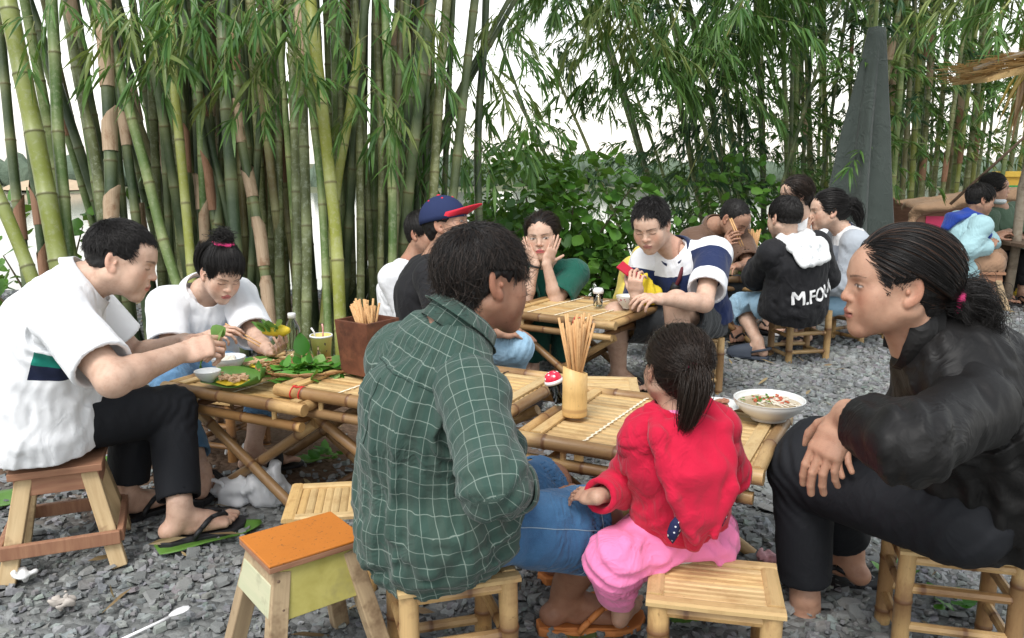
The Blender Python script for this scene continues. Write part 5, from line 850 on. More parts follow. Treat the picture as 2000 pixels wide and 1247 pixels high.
def sleeve(parent, T, sh, el, wr, upto, mat, h, r=(.066, .060, .050), ease=.012, seed=0, amp=.005, name='sleeve', cuff=None, shrink=0.):
    """upto <=1: along the upper arm, 1..2 along the forearm"""
    sh, el, wr = V(*sh), V(*el), V(*wr); r = [q + ease for q in r]; inn = sh + (T.c(.88) - sh) * .35
    lo, hi = bounds([sh, el, wr, inn], .14); F = Field(lo, hi, h)
    if upto <= 1:
        e = sh + (el - sh) * upto; re = r[0] + (r[1] + .006 - r[0]) * upto; F.loft([inn, sh, e + nrm(el - sh) * .012], [r[0] * .95, r[0], re * 1.02], .03); ax = nrm(el - sh)
    else:
        e = el + (wr - el) * (upto - 1); re = r[1] + (r[2] - r[1]) * (upto - 1); F.loft([inn, sh, el, e + nrm(wr - el) * .012], [r[0] * .95, r[0], r[1], re - shrink], .03); ax = nrm(wr - el)
    mid = el
    def fold(P):
        a = waves(P, seed, .085, 4, ax) * amp * .7; dl = np.linalg.norm(P - mid, axis=1); b = np.exp(-(dl / .085) ** 2); s_ = (P - mid) @ nrm(nrm(el - sh) + nrm(wr - el)); ee = np.exp(-(((P - e) @ ax) / .02) ** 2); a = a * (1 - .7 * ee); b = b * (1 - ee)
        return ridge(a / amp) * amp * .9 + b * amp * .9 * np.sin(s_ * 2 * math.pi / .046 + 1.6 * waves(P, seed + 5, .14, 3))
    F.disp(fold); F.cut(e, ax, .004, e, .15); F.seg(e - ax * .03, e + ax * .05, re - .012 - shrink, re - .009 - shrink, .003, op='sub')
    v, f = F.mesh(); s0, a0 = limb_uv(v, sh, el, T.fwd(.8)); fore = (v - el) @ (nrm(wr - el) + nrm(el - sh)) > 0
    if upto > 1: s1, a1 = limb_uv(v, el, wr, T.fwd(.8)); L1 = np.linalg.norm(el - sh); s0 = np.where(fore, L1 + s1, s0); a0 = np.where(fore, a1, a0)
    o = mesh_np(name, v, f, mat, parent, True, {'cuv': np.stack([a0 * r[0], s0, np.full(len(v), 2.)], 1)})
    if cuff is not None:
        m = MB(); x = nrm(np.cross(ax, V(.2, .3, 1))); y = np.cross(ax, x); n = 40; w_ = cuff; pr = [(re + .001, -w_), (re + .005, -w_ * .9), (re + .006, -w_ * .1), (re + .004, .002), (re - .004, .003)]
        for q, z_ in pr:
            for i in range(n): a = 2 * math.pi * i / n; m.v.append(tuple(e + ax * (z_ + .004 * math.sin(3 * a + seed)) + (q + .003 * math.sin(2 * a + seed) + .002 * math.sin(5 * a)) * (math.cos(a) * x + math.sin(a) * y))); m.a.append((a * r[0], (np.linalg.norm(el - sh) if upto > 1 else 0) + z_ + 1, 2.))
        m.f = [(j * n + i, j * n + (i + 1) % n, (j + 1) * n + (i + 1) % n, (j + 1) * n + i) for j in range(4) for i in range(n)]; m.build('cuff', mat, o, True)
    return o
def shirt(parent, T, J, mat, h, t0=-.05, ease=.016, seed=1, amp=.006, name='shirt', neck_r=.062, flare=.0, yoke=.062, extra=None, hollow=True, fold=None, pre=None):
    sR, sL = V(*J['shR']), V(*J['shL']); lo, hi = bounds([T.c(t) for t in (t0 - .05, .3, .6, 1.)] + [sR, sL, T.mid], .20); F = Field(lo, hi, h); T.field(F, t0 - .02, .80, ease, .035, flare)
    cN = T.c(.90); rt = T.right(.9) * .055 * T.k; F.loft([sR, cN + rt, cN - rt, sL], [yoke * .88 + ease * .3, .048 * T.k + ease * .3, .048 * T.k + ease * .3, yoke * .88 + ease * .3], .045)
    for q_, e_ in ((sR, V(*J['elR'])), (sL, V(*J['elL']))): F.seg(q_, q_ + (e_ - q_) * .3, yoke * .9 + ease * .2, yoke * .8 + ease * .2, .05)
    if pre: pre(F)
    def fd(P):
        t, a = T.uv(P); low = np.exp(-((t - .12) / .25) ** 2); o = amp * (ridge(waves(P, seed, .17, 4, T.ax * .8 + T.right(.5) * .5)) * (.7 + .6 * low) + .7 * ridge(waves(P, seed + 3, .085, 3, T.right(.4) + T.ax * .25)) * low + .3 * waves(P, seed + 7, .05, 4, T.ax))
        for q, sg in ((sR, 1), (sL, -1)): d = np.linalg.norm(P - (q + T.right(.8) * (-sg) * .01 - T.tan(.8) * .07), axis=1); o += amp * .9 * np.exp(-(d / .09) ** 2) * np.sin(d * 2 * math.pi / .036 + 2 * waves(P, seed + 9, .1, 3))
        if fold: o = o + fold(P, t, a)
        return o
    F.disp(fd); e = T.c(t0); F.cut(e, -T.tan(max(t0, 0)), .004)
    if hollow:
        w, d = T.sec(t0); F.seg(e - T.tan(0) * .05, e + T.tan(0) * .035, (w + ease + flare * .35 - .011, d + ease + flare * .35 - .011), (w + ease - .02, d + ease - .02), .003, T.right(0), 'sub')
    F.seg(T.neck + T.tan(1.) * .08, T.neck - T.tan(1.) * .015 + T.fwd(1.) * .006, neck_r * 1.05, neck_r * .93, .006, op='sub')
    v, f = F.mesh(); t, a = T.uv(v); at = {'cuv': np.stack([a * .165 * T.k, t * T.L, np.zeros(len(v))], 1)}
    o = mesh_np(name, v, f, mat, parent, True, at)
    return o
def collar(parent, T, mat, r=.064, h=.034, gap=.5, flap=.030, slant=.25, n=44, name='collar', open_=0., base=.0):
    """a turned-down collar round the neck, gap (radians) open at the front"""
    ax = nrm(T.tan(1.) + T.fwd(1.) * slant); f_ = nrm(T.fwd(1.) - ax * (T.fwd(1.) @ ax)); r_ = np.cross(f_, ax); c = T.neck - T.tan(1.) * .012 + T.fwd(1.) * .004; m = MB(); prof = [(r * 1.06, base - .012), (r * 1.0, h * .5), (r * .985, h), (r * 1.03, h * 1.02), (r * 1.16, h * .55), (r * 1.22 + flap * .25, h - flap * 1.25)]
    if flap <= 0: prof = [(r * 1.06, base - .012), (r * 1.0, h * .5), (r * .985, h), (r * 1.02, h * 1.01), (r * 1.045, h * .5), (r * 1.10, base - .012)]
    for q, z_ in prof:
        for i in range(n + 1):
            a = gap / 2 + (2 * math.pi - gap) * i / n; fr = max(0, math.cos(a)); dz = -.012 * fr - open_ * fr * fr; m.v.append(tuple(c + ax * (z_ + dz - (.010 * fr ** 4 if flap > 0 and z_ < h * .6 else 0)) + (q + .012 * fr) * (math.cos(a) * f_ + math.sin(a) * r_))); m.a.append((a * r, z_, 1.))
    k = n + 1; m.f = [(j * k + i, j * k + i + 1, (j + 1) * k + i + 1, (j + 1) * k + i) for j in range(len(prof) - 1) for i in range(n)]
    o = m.build(name, mat, parent, True); sd_ = o.modifiers.new('s', 'SOLIDIFY'); sd_.thickness = .002; return o
def trousers(parent, T, J, mat, h, upR, upL, seat=None, r=(.094, .072, .062, .052), ease=.006, seed=2, amp=.005, name='trousers', waist=.24, flare=0., k=1.0, hipk=1.0, srad=.19):
    """up: <=1 along thigh (shorts), 1..2 along shin"""
    pts_ = [T.c(-.16), T.c(waist)] + [V(*J[q]) for q in ('hpR', 'hpL', 'knR', 'knL', 'anR', 'anL')]; lo, hi = bounds(pts_, .13); F = Field(lo, hi, h); T.field(F, -.10, max(waist - .2, .0), ease * .8 - .012, .04); r = [q * k for q in r]; ends = []
    for sd_, up in (('R', upR), ('L', upL)):
        hp, kn, an = (V(*J[q + sd_]) for q in ('hp', 'kn', 'an')); F.ell(hp - T.fp * .035 - V(0, 0, .012), V(.088, .098, .082) * k * hipk, .04)
        if up <= 1: e = hp + (kn - hp) * up; ax = nrm(kn - hp); re = r[0] + (r[1] - r[0]) * up + ease + flare; F.loft([hp, e + ax * .012], [r[0] + ease, re], .05)
        else: e = kn + (an - kn) * (up - 1); ax = nrm(an - kn); re = r[2] + (r[3] - r[2]) * (up - 1) + ease; F.seg(hp, kn, r[0] + ease, r[1] + ease, .05); F.seg(kn, e + ax * .012, r[2] + ease + .004, re, .012)
        ends.append((e, ax, re))
    def fd(P):
        o = amp * (.7 * ridge(waves(P, seed, .10, 4))); 
        for sd_ in 'RL':
            kn, hp, an = V(*J['kn' + sd_]), V(*J['hp' + sd_]), V(*J['an' + sd_]); d = np.linalg.norm(P - kn, axis=1); o += amp * np.exp(-(d / .10) ** 2) * np.sin(((P - kn) @ nrm(an - hp)) * 2 * math.pi / .032 + 2 * waves(P, seed + 4, .12, 3))
            d = np.linalg.norm(P - hp, axis=1); o += amp * 1.0 * np.exp(-(d / .13) ** 2) * np.sin(((P - hp) @ nrm(kn - hp + V(0, 0, .25))) * 2 * math.pi / .042 + 2 * waves(P, seed + 6, .12, 3))
        return o
    F.disp(fd)
    for e, ax, re in ends: F.cut(e, ax, .004, e, .16); F.seg(e - ax * .03, e + ax * .05, re - .011, re - .008, .003, op='sub')
    F.cut(T.c(waist), T.tan(waist), .006, T.c(waist) - T.fp * .05 * T.k, .175 * T.k * T.kw + .02)
    if seat is not None: F.cut(V(0, 0, seat), V(0, 0, -1), .02, (T.pel[0], T.pel[1], seat - srad * .55), srad)
    v, f = F.mesh(); o = mesh_np(name, v, f, mat, parent, True, {'cuv': v}); return o
def arm_mesh(sh, el, wr, frm, res, tone, hd, back, side, s=1.0, r=(.046, .040, .036, .026), fat=1.0, **hk):
    sh, el, wr = V(*sh), V(*el), V(*wr); hd = nrm(hd); a = sh + (el - sh) * frm if frm <= 1 else el + (wr - el) * (frm - 1); pts_ = [a, el, wr, wr + hd * .2 * s] if frm <= 1 else [a, wr, wr + hd * .2 * s]; lo, hi = bounds(pts_, .075); F = Field(lo, hi, res); r = [q * s * fat for q in r]
    if frm <= 1: F.seg(a, el, r[0] + (r[1] - r[0]) * frm, r[1], .02); F.seg(el, el + (wr - el) * .3, r[1] * .98, r[2] * 1.04, .02); F.seg(el + (wr - el) * .3, wr, r[2] * 1.04, r[3], .02)
    else: F.seg(a, wr, r[2], r[3], .02)
    tips = hand(F, wr, hd, back, side, s, fat=fat, **hk); v, f = F.mesh(); C = np.tile(np.array(tone), (len(v), 1)); hm = np.clip(((v - wr) @ hd) / .08, 0, 1)[:, None]; C = C * (1 - hm * .25) + np.array(tone) * V(1.06, .86, .80) * hm * .25
    return (v, f, {'Col': np.concatenate([C, np.ones((len(C), 1))], 1)}), tips
def leg_mesh(kn, an, to, frm, res, tone, side, s=1.0, r=(.058, .050, .033), up=V(0, 0, 1), fat=1.0):
    kn, an, to = V(*kn), V(*an), V(*to); d = to - an; d = d - up * (d @ up); d = nrm(d); a = kn + (an - kn) * frm; lo, hi = bounds([a, an, an + d * .2 * s, an - d * .08 * s - V(0, 0, .09)], .075); F = Field(lo, hi, res); r = [q * s * fat for q in r]
    F.seg(a, kn + (an - kn) * max(.35, frm), r[0] * .95, r[1], .03)
    F.seg(kn + (an - kn) * max(.35, frm), an + V(0, 0, .01), r[1] if frm < .6 else r[2] * 1.15, r[2], .02); foot(F, an, d, side, s, up); v, f = F.mesh()
    C = np.tile(np.array(tone), (len(v), 1)); lowm = np.clip((.05 - (v - an) @ up) / .1, 0, 1)[:, None]; C = C * (1 - .3 * lowm) + np.array(tone) * V(1.0, .82, .76) * .3 * lowm; return (v, f, {'Col': np.concatenate([C, np.ones((len(C), 1))], 1)}), d
def core_mesh(T, J, tone):
    pts_ = [V(*J[q]) for q in ('pel', 'neck', 'shR', 'shL', 'elR', 'elL', 'hpR', 'hpL', 'knR', 'knL', 'anR', 'anL')]; lo, hi = bounds(pts_, .12); F = Field(lo, hi, .016); T.field(F, -.05, .95, -.035, .03); q = lambda n_: V(*J[n_]); F.seg(q('shR'), q('shL'), .035, .035, .04)
    for s_ in 'RL': F.seg(q('sh' + s_), q('el' + s_), .034 * T.k, .031 * T.k, .03); F.seg(q('hp' + s_), q('kn' + s_), .055 * T.k, .042 * T.k, .03); F.seg(q('kn' + s_), q('an' + s_), .040 * T.k, .030 * T.k, .03)
    F.seg(q('neck'), T.c(.9), .04, .05, .03); v, f = F.mesh(); return v, f, {'Col': np.tile(np.array([*tone, 1.]), (len(v), 1))}
# ---------------------------------------------------------------- hair
def push(p, off): q = (p - CC) / CR; f = np.linalg.norm(q, axis=1, keepdims=True); tgt = 1 + off / .085; return np.where(f < tgt, CC + (p - CC) * (tgt / np.maximum(f, 1e-6)), p)
def curves_obj(name, P, rad, mat, parent):
    """P: (n, k, 3) world"""
    n, k, _ = P.shape; cv = bpy.data.hair_curves.new(name); cv.add_curves([k] * n); cv.position_data.foreach_set('vector', P.astype(np.float32).ravel())
    ra = cv.attributes.get('radius') or cv.attributes.new('radius', 'FLOAT', 'POINT'); ra.data.foreach_set('value', np.tile(np.linspace(rad[0], rad[1], k).astype(np.float32), n)); cv.materials.append(mat); o = bpy.data.objects.new(name, cv); return link(o, parent)
def hair_cap(parent, pos, R, s, res, th=.010, face=None, low=-.075, ears=True, lowf=-.02, mat=None, bump_=.0018, seed=3, name='hair'):
    """close shell of hair on the skull; returns local surface points for strands"""
    F = Field((-.11, -.14, -.13), (.11, .12, .15), res / s); th = th * .62; F.ell(CC, CR + th, .01); F.seg((0, -.045, -.02), (0, -.055, low + .03), (.060 + th * .5, .040 + th), (.048 + th * .5, .034 + th), .03, V(1, 0, 0))
    fc, fr = face or (V(0, .118, -.040), V(.088, .098, .108)); F.ell(fc, fr, .012, op='sub')
    if ears:
        for sx in (-1, 1): F.ell((sx * .082, .004, -.022), (.022, .026, .036), .008, op='sub'); F.ell((sx * .06, .03, -.075), (.05, .05, .058), .008, op='sub')
    F.cut((0, -.05, low), (0, .25, -1), .01); F.disp(lambda P: bump_ * waves(P, seed, .022, 5)); v, f = F.mesh(); wv = (R @ (v * s).T).T + pos; o = mesh_np(name, wv, f, mat or SCALP, parent, True); return o, v
def strands(parent, pos, R, s, roots, n, flow, L, mat, seg=6, lift=.004, jit=.2, grav=.0, rad=(.0007, .0002), seed=0, tip=None, clump=0, vol=.010, name="hair_strands", lr=(.65, 1.15), tang=.93, ear=False):
    """flow(p)->direction (n,3) local"""
    rg_ = np.random.default_rng(seed); i = rg_.integers(0, len(roots), n); p = roots[i] + rg_.normal(0, .0015, (n, 3)); out = [p]; Ls = (L(p) if callable(L) else L) * rg_.uniform(lr[0], lr[1], (n, 1)); gl = R.T @ V(0, 0, -1); nz = rg_.normal(0, jit, (n, 3))
    if clump: cid = rg_.integers(0, clump, n); cn = rg_.normal(0, jit, (clump, 3)); nz = cn[cid] + nz * .35
    for k in range(seg):
        d = flow(p) + nz * (.4 + .9 * k / seg) + gl[None] * grav * (k + 1) / seg; nrm_ = (p - CC) / CR ** 2; nrm_ /= np.linalg.norm(nrm_, axis=1, keepdims=True) + 1e-9; dn = (d * nrm_).sum(1, keepdims=True); d = d - nrm_ * np.where(dn < 0, dn, dn * tang); d /= np.linalg.norm(d, axis=1, keepdims=True) + 1e-9
        p = p + d * Ls / seg; 
        if ear: m_ = (p[:, 1] > -.038) & (p[:, 1] < .03) & (np.abs(p[:, 0]) > .045); m_ &= p[:, 2] < .026; p[m_] = out[-1][m_] + V(0, -.0004, .0006)
        p = push(p, lift * .55 + vol * .8 * min(1, (k + 1) / 3) * rg_.uniform(.5, 1, (n, 1))); out.append(p)
    P = np.stack(out, 1) * s; return curves_obj(name, np.einsum('ij,nkj->nki', R, P) + pos, rad, mat, parent)
def tail(parent, pts_, n, spread, mat, rad=(.0006, .0003), seed=0, name='ponytail', curl=.0, taper=.25):
    """a bunch of hair along a world-space path"""
    rg_ = np.random.default_rng(seed); pts_ = np.array(pts_); m = len(pts_); tt = np.linspace(0, 1, 14); C = np.stack([np.interp(tt, np.linspace(0, 1, m), pts_[:, q]) for q in range(3)], 1)
    for _ in range(2): C[1:-1] = (C[:-2] + 2 * C[1:-1] + C[2:]) / 4
    pr = np.interp(tt, [0, .12, .45, .8, 1], [.35, .75, 1, .75, taper]); P = np.zeros((n, 14, 3)); o = rg_.normal(0, .5, (n, 3)); ln = rg_.uniform(.72, 1.05, n)
    for k in range(14): tk = np.clip(tt[k] * ln, 0, 1); c = np.stack([np.interp(tk, tt, C[:, q]) for q in range(3)], 1); P[:, k] = c + o * spread * pr[k] + curl * np.sin(tt[k] * 9 + o[:, :1] * 6) * o[:, [1, 2, 0]] * tt[k]
    return curves_obj(name, P, rad, mat, parent)
def finish_body(name, parts, base, label, cat='person', group=None):
    v, f, at = join_meshes(parts); b = np.asarray(base, float); o = mesh_np(name, v - b, f, SKIN, None, True, at); o.location = tuple(b); return tag(o, label, cat, group)
def child_first(label, base):
    """a body object that gets its mesh at the end (children can be parented already)"""
    me = bpy.data.meshes.new('person'); o = bpy.data.objects.new('person', me); COL.objects.link(o); o.location = tuple(float(q) for q in base); return tag(o, label, 'person')
def set_body(o, parts):
    v, f, at = join_meshes(parts); t_ = mesh_np('person_body', v - np.array(o.location), f, SKIN, None, True, at); me = t_.data; bpy.data.objects.remove(t_); old = o.data; o.data = me; bpy.data.meshes.remove(old)
POSE = {}
POSE['p1'] = dict(pel=(-1.447,2.420,0.430), neck=(-1.288,2.440,0.868), head=(-1.172,2.450,0.929), shR=(-1.235,2.264,0.821), elR=(-1.060,2.110,0.649), wrR=(-0.975,2.344,0.666), haR=(-0.951,2.429,0.686), shL=(-1.343,2.600,0.775), elL=(-1.271,2.680,0.569), wrL=(-1.070,2.620,0.639), haL=(-1.021,2.640,0.645), hpR=(-1.410,2.330,0.439), knR=(-1.149,2.656,0.397), anR=(-1.069,2.475,0.110), toR=(-0.918,2.596,0.050), hpL=(-1.478,2.500,0.406), knL=(-1.277,2.660,0.396), anL=(-1.314,2.633,0.110), toL=(-1.248,2.730,0.050))
POSE['p2'] = dict(pel=(-1.365,3.523,0.340), neck=(-1.301,3.430,0.688), head=(-1.194,3.337,0.766), shR=(-1.433,3.399,0.638), elR=(-1.376,3.201,0.464), wrR=(-1.176,3.130,0.552), haR=(-1.105,3.092,0.581), shL=(-1.160,3.440,0.631), elL=(-1.035,3.255,0.498), wrL=(-0.924,3.065,0.500), haL=(-0.917,3.142,0.478), hpR=(-1.399,3.461,0.326), knR=(-1.329,3.072,0.388), anR=(-1.112,2.781,0.110), toR=(-1.116,2.832,0.050), hpL=(-1.302,3.502,0.326), knL=(-1.011,3.227,0.340), anL=(-1.010,3.046,0.110), toL=(-0.979,3.065,0.050))
POSE['p3'] = dict(pel=(-0.569,4.439,0.310), neck=(-0.558,4.439,0.672), head=(-0.476,4.439,0.839), shR=(-0.568,4.294,0.622), elR=(-0.540,4.246,0.411), wrR=(-0.379,4.246,0.356), haR=(-0.325,4.246,0.356), shL=(-0.535,4.593,0.595), elL=(-0.412,4.632,0.367), wrL=(-0.295,4.632,0.277), haL=(-0.236,4.632,0.277), hpR=(-0.557,4.343,0.293), knR=(-0.222,4.343,0.251), anR=(-0.197,4.343,0.110), toR=(-0.056,4.343,0.030), hpL=(-0.553,4.535,0.247), knL=(-0.205,4.584,0.227), anL=(-0.178,4.584,0.110), toL=(-0.045,4.584,0.030))
POSE['p4'] = dict(pel=(-0.357,3.763,0.400), neck=(-0.368,3.783,0.765), head=(-0.300,3.763,0.932), shR=(-0.355,3.628,0.696), elR=(-0.274,3.441,0.520), wrR=(-0.057,3.555,0.473), haR=(0.012,3.610,0.455), shL=(-0.322,3.937,0.697), elL=(-0.204,4.005,0.483), wrL=(-0.039,4.053,0.395), haL=(0.013,4.053,0.382), hpR=(-0.343,3.686,0.387), knR=(0.023,3.648,0.382), anR=(-0.038,3.908,0.110), toR=(0.129,3.956,0.030), hpL=(-0.334,3.860,0.370), knL=(0.013,4.034,0.294), anL=(-0.026,4.053,0.110), toL=(0.107,4.101,0.030))
POSE['p5'] = dict(pel=(-0.195,1.760,0.400), neck=(-0.121,1.720,0.879), head=(-0.061,1.750,0.967), shR=(-0.052,1.552,0.843), elR=(-0.034,1.369,0.659), wrR=(0.051,1.930,0.395), haR=(0.093,1.990,0.349), shL=(-0.136,1.920,0.766), elL=(-0.033,2.000,0.464), wrL=(0.082,2.050,0.359), haL=(0.122,2.050,0.359), hpR=(-0.134,1.660,0.432), knR=(0.201,1.874,0.333), anR=(0.144,1.966,0.110), toR=(0.241,1.981,0.050), hpL=(-0.174,1.850,0.382), knL=(0.107,2.150,0.317), anL=(0.152,2.250,0.110), toL=(0.252,2.320,0.030))
POSE['p6'] = dict(pel=(0.227,4.747,0.310), neck=(0.201,4.700,0.625), head=(0.167,4.606,0.805), shR=(0.044,4.681,0.583), elR=(0.045,4.433,0.507), wrR=(0.125,4.344,0.703), haR=(0.108,4.308,0.778), shL=(0.348,4.681,0.592), elL=(0.259,4.451,0.509), wrL=(0.186,4.350,0.702), haL=(0.209,4.328,0.781), hpR=(0.165,4.700,0.283), knR=(0.125,4.371,0.330), anR=(0.112,4.324,0.110), toR=(0.095,4.183,0.030), hpL=(0.285,4.700,0.283), knL=(0.307,4.371,0.330), anL=(0.293,4.324,0.110), toL=(0.298,4.183,0.030))
POSE['p7'] = dict(pel=(1.001,4.366,0.380), neck=(0.847,4.252,0.768), head=(0.708,4.177,0.901), shR=(0.661,4.177,0.723), elR=(0.544,3.991,0.550), wrR=(0.551,3.922,0.574), haR=(0.571,3.893,0.623), shL=(0.964,4.125,0.703), elL=(0.926,3.895,0.548), wrL=(0.698,3.799,0.584), haL=(0.628,3.744,0.598), hpR=(0.932,4.366,0.351), knR=(0.550,4.252,0.388), anR=(0.578,4.312,0.110), toR=(0.596,4.290,0.050), hpL=(1.028,4.300,0.364), knL=(0.813,3.972,0.484), anL=(0.856,4.016,0.125), toL=(0.813,3.922,0.030))
POSE['p9'] = dict(pel=(0.389,1.800,0.375), neck=(0.368,1.740,0.681), head=(0.363,1.760,0.767), shL=(0.285,1.756,0.610), elL=(0.262,1.817,0.469), wrL=(0.187,1.706,0.489), haL=(0.156,1.745,0.481), shR=(0.456,1.741,0.615), elR=(0.519,1.850,0.488), wrR=(0.515,1.980,0.471), haR=(0.518,2.020,0.470), hpL=(0.349,1.820,0.332), knL=(0.229,1.700,0.341), anL=(0.283,1.920,0.110), toL=(0.307,1.980,0.030), hpR=(0.458,1.840,0.335), knR=(0.536,2.050,0.242), anR=(0.551,2.100,0.110), toR=(0.578,2.200,0.030))
POSE['p10'] = dict(pel=(1.092,1.830,0.410), neck=(0.868,1.710,0.866), head=(0.803,1.700,0.967), shR=(1.070,1.850,0.771), elR=(1.040,2.020,0.567), wrR=(0.883,1.960,0.566), haR=(0.834,1.930,0.557), shL=(0.798,1.555,0.853), elL=(0.693,1.363,0.733), wrL=(0.677,1.587,0.716), haL=(0.623,1.527,0.711), hpL=(0.994,1.730,0.435), knL=(0.779,2.077,0.398), anL=(0.804,2.059,0.019), toL=(0.696,1.855,0.050), hpR=(1.088,1.920,0.369), knR=(0.828,2.100,0.455), anR=(0.975,2.194,0.110), toR=(0.927,2.280,0.030))
POSE['p11'] = dict(pel=(1.468,5.812,0.360), neck=(1.405,5.670,0.787), head=(1.500,5.557,0.837), shR=(1.276,5.651,0.735), elR=(1.315,5.437,0.559), wrR=(1.359,5.247,0.682), haR=(1.372,5.177,0.728), shL=(1.573,5.623,0.713), elL=(1.578,5.434,0.532), wrL=(1.451,5.245,0.556), haL=(1.405,5.197,0.556), hpR=(1.402,5.764,0.365), knR=(1.339,5.434,0.394), anR=(1.363,5.481,0.110), toR=(1.330,5.339,0.030), hpL=(1.511,5.764,0.365), knL=(1.510,5.434,0.394), anL=(1.538,5.481,0.110), toL=(1.500,5.339,0.030))
POSE['p12'] = dict(pel=(1.689,4.845,0.390), neck=(1.646,4.826,0.767), head=(1.590,4.807,0.897), shL=(1.518,4.845,0.698), elL=(1.500,4.981,0.527), wrL=(1.545,5.082,0.603), haL=(1.576,5.130,0.642), shR=(1.811,4.883,0.694), elR=(1.905,4.940,0.532), wrR=(1.903,5.130,0.571), haR=(1.886,5.178,0.598), hpL=(1.614,4.845,0.359), knL=(1.470,5.171,0.308), anL=(1.520,4.946,0.110), toL=(1.423,5.022,0.050), hpR=(1.767,4.883,0.352), knR=(1.807,5.225,0.292), anR=(1.837,5.272,0.110), toR=(1.854,5.415,0.030))
POSE['p13'] = dict(pel=(2.246,6.143,0.420), neck=(2.175,6.095,0.811), head=(2.058,6.029,0.982), shR=(2.102,6.190,0.728), elR=(1.991,6.048,0.531), wrR=(1.835,5.859,0.589), haR=(1.784,5.812,0.602), shL=(2.281,6.001,0.743), elL=(2.223,5.859,0.552), wrL=(2.025,5.764,0.563), haL=(1.954,5.717,0.569), hpR=(2.209,6.143,0.393), knR=(1.851,5.859,0.330), anR=(1.866,5.859,0.110), toR=(1.772,5.670,0.030), hpL=(2.270,6.048,0.407), knL=(1.898,5.670,0.358), anL=(1.949,5.764,0.110), toL=(1.883,5.670,0.030))
POSE['p14'] = dict(pel=(2.261,5.339,0.350), neck=(2.145,5.311,0.788), head=(2.023,5.292,0.907), shR=(2.237,5.462,0.683), elR=(2.120,5.528,0.520), wrR=(2.010,5.434,0.703), haR=(1.984,5.415,0.789), shL=(2.102,5.169,0.696), elL=(2.113,5.150,0.454), wrL=(1.937,5.197,0.430), haL=(1.870,5.197,0.447), hpL=(2.197,5.245,0.328), knL=(1.881,5.292,0.280), anL=(1.948,5.339,0.110), toL=(1.865,5.292,0.030), hpR=(2.327,5.434,0.312), knR=(1.998,5.528,0.274), anR=(2.050,5.528,0.110), toR=(1.964,5.481,0.030))
POSE['p15'] = dict(pel=(3.713,6.804,0.380), neck=(3.804,6.785,0.773), head=(3.833,6.766,0.912), shR=(3.680,6.681,0.730), elR=(3.675,6.596,0.531), wrR=(3.898,6.662,0.536), haR=(3.949,6.709,0.590), shL=(3.926,6.898,0.735), elL=(4.031,6.898,0.564), wrL=(4.072,6.898,0.585), haL=(4.092,6.898,0.598), hpR=(3.681,6.728,0.379), knR=(3.950,6.709,0.392), anR=(3.957,6.757,0.110), toR=(4.069,6.757,0.030), hpL=(3.779,6.870,0.370), knL=(4.069,6.898,0.412), anL=(4.082,6.898,0.110), toL=(4.194,6.898,0.030))
POSE['p16'] = dict(pel=(4.415,7.324,0.400), neck=(4.338,7.324,0.819), head=(4.242,7.276,0.986), shR=(4.238,7.324,0.773), elR=(4.199,7.229,0.555), wrR=(4.228,7.087,0.568), haR=(4.253,7.040,0.603), shL=(4.437,7.276,0.776), elL=(4.441,7.182,0.559), wrL=(4.259,7.040,0.629), haL=(4.199,7.012,0.619), hpR=(4.343,7.276,0.377), knR=(4.235,6.993,0.401), anR=(4.273,6.993,0.110), toR=(4.264,6.898,0.030), hpL=(4.458,7.276,0.377), knL=(4.367,6.993,0.401), anL=(4.406,6.993,0.110), toL=(4.395,6.898,0.030))
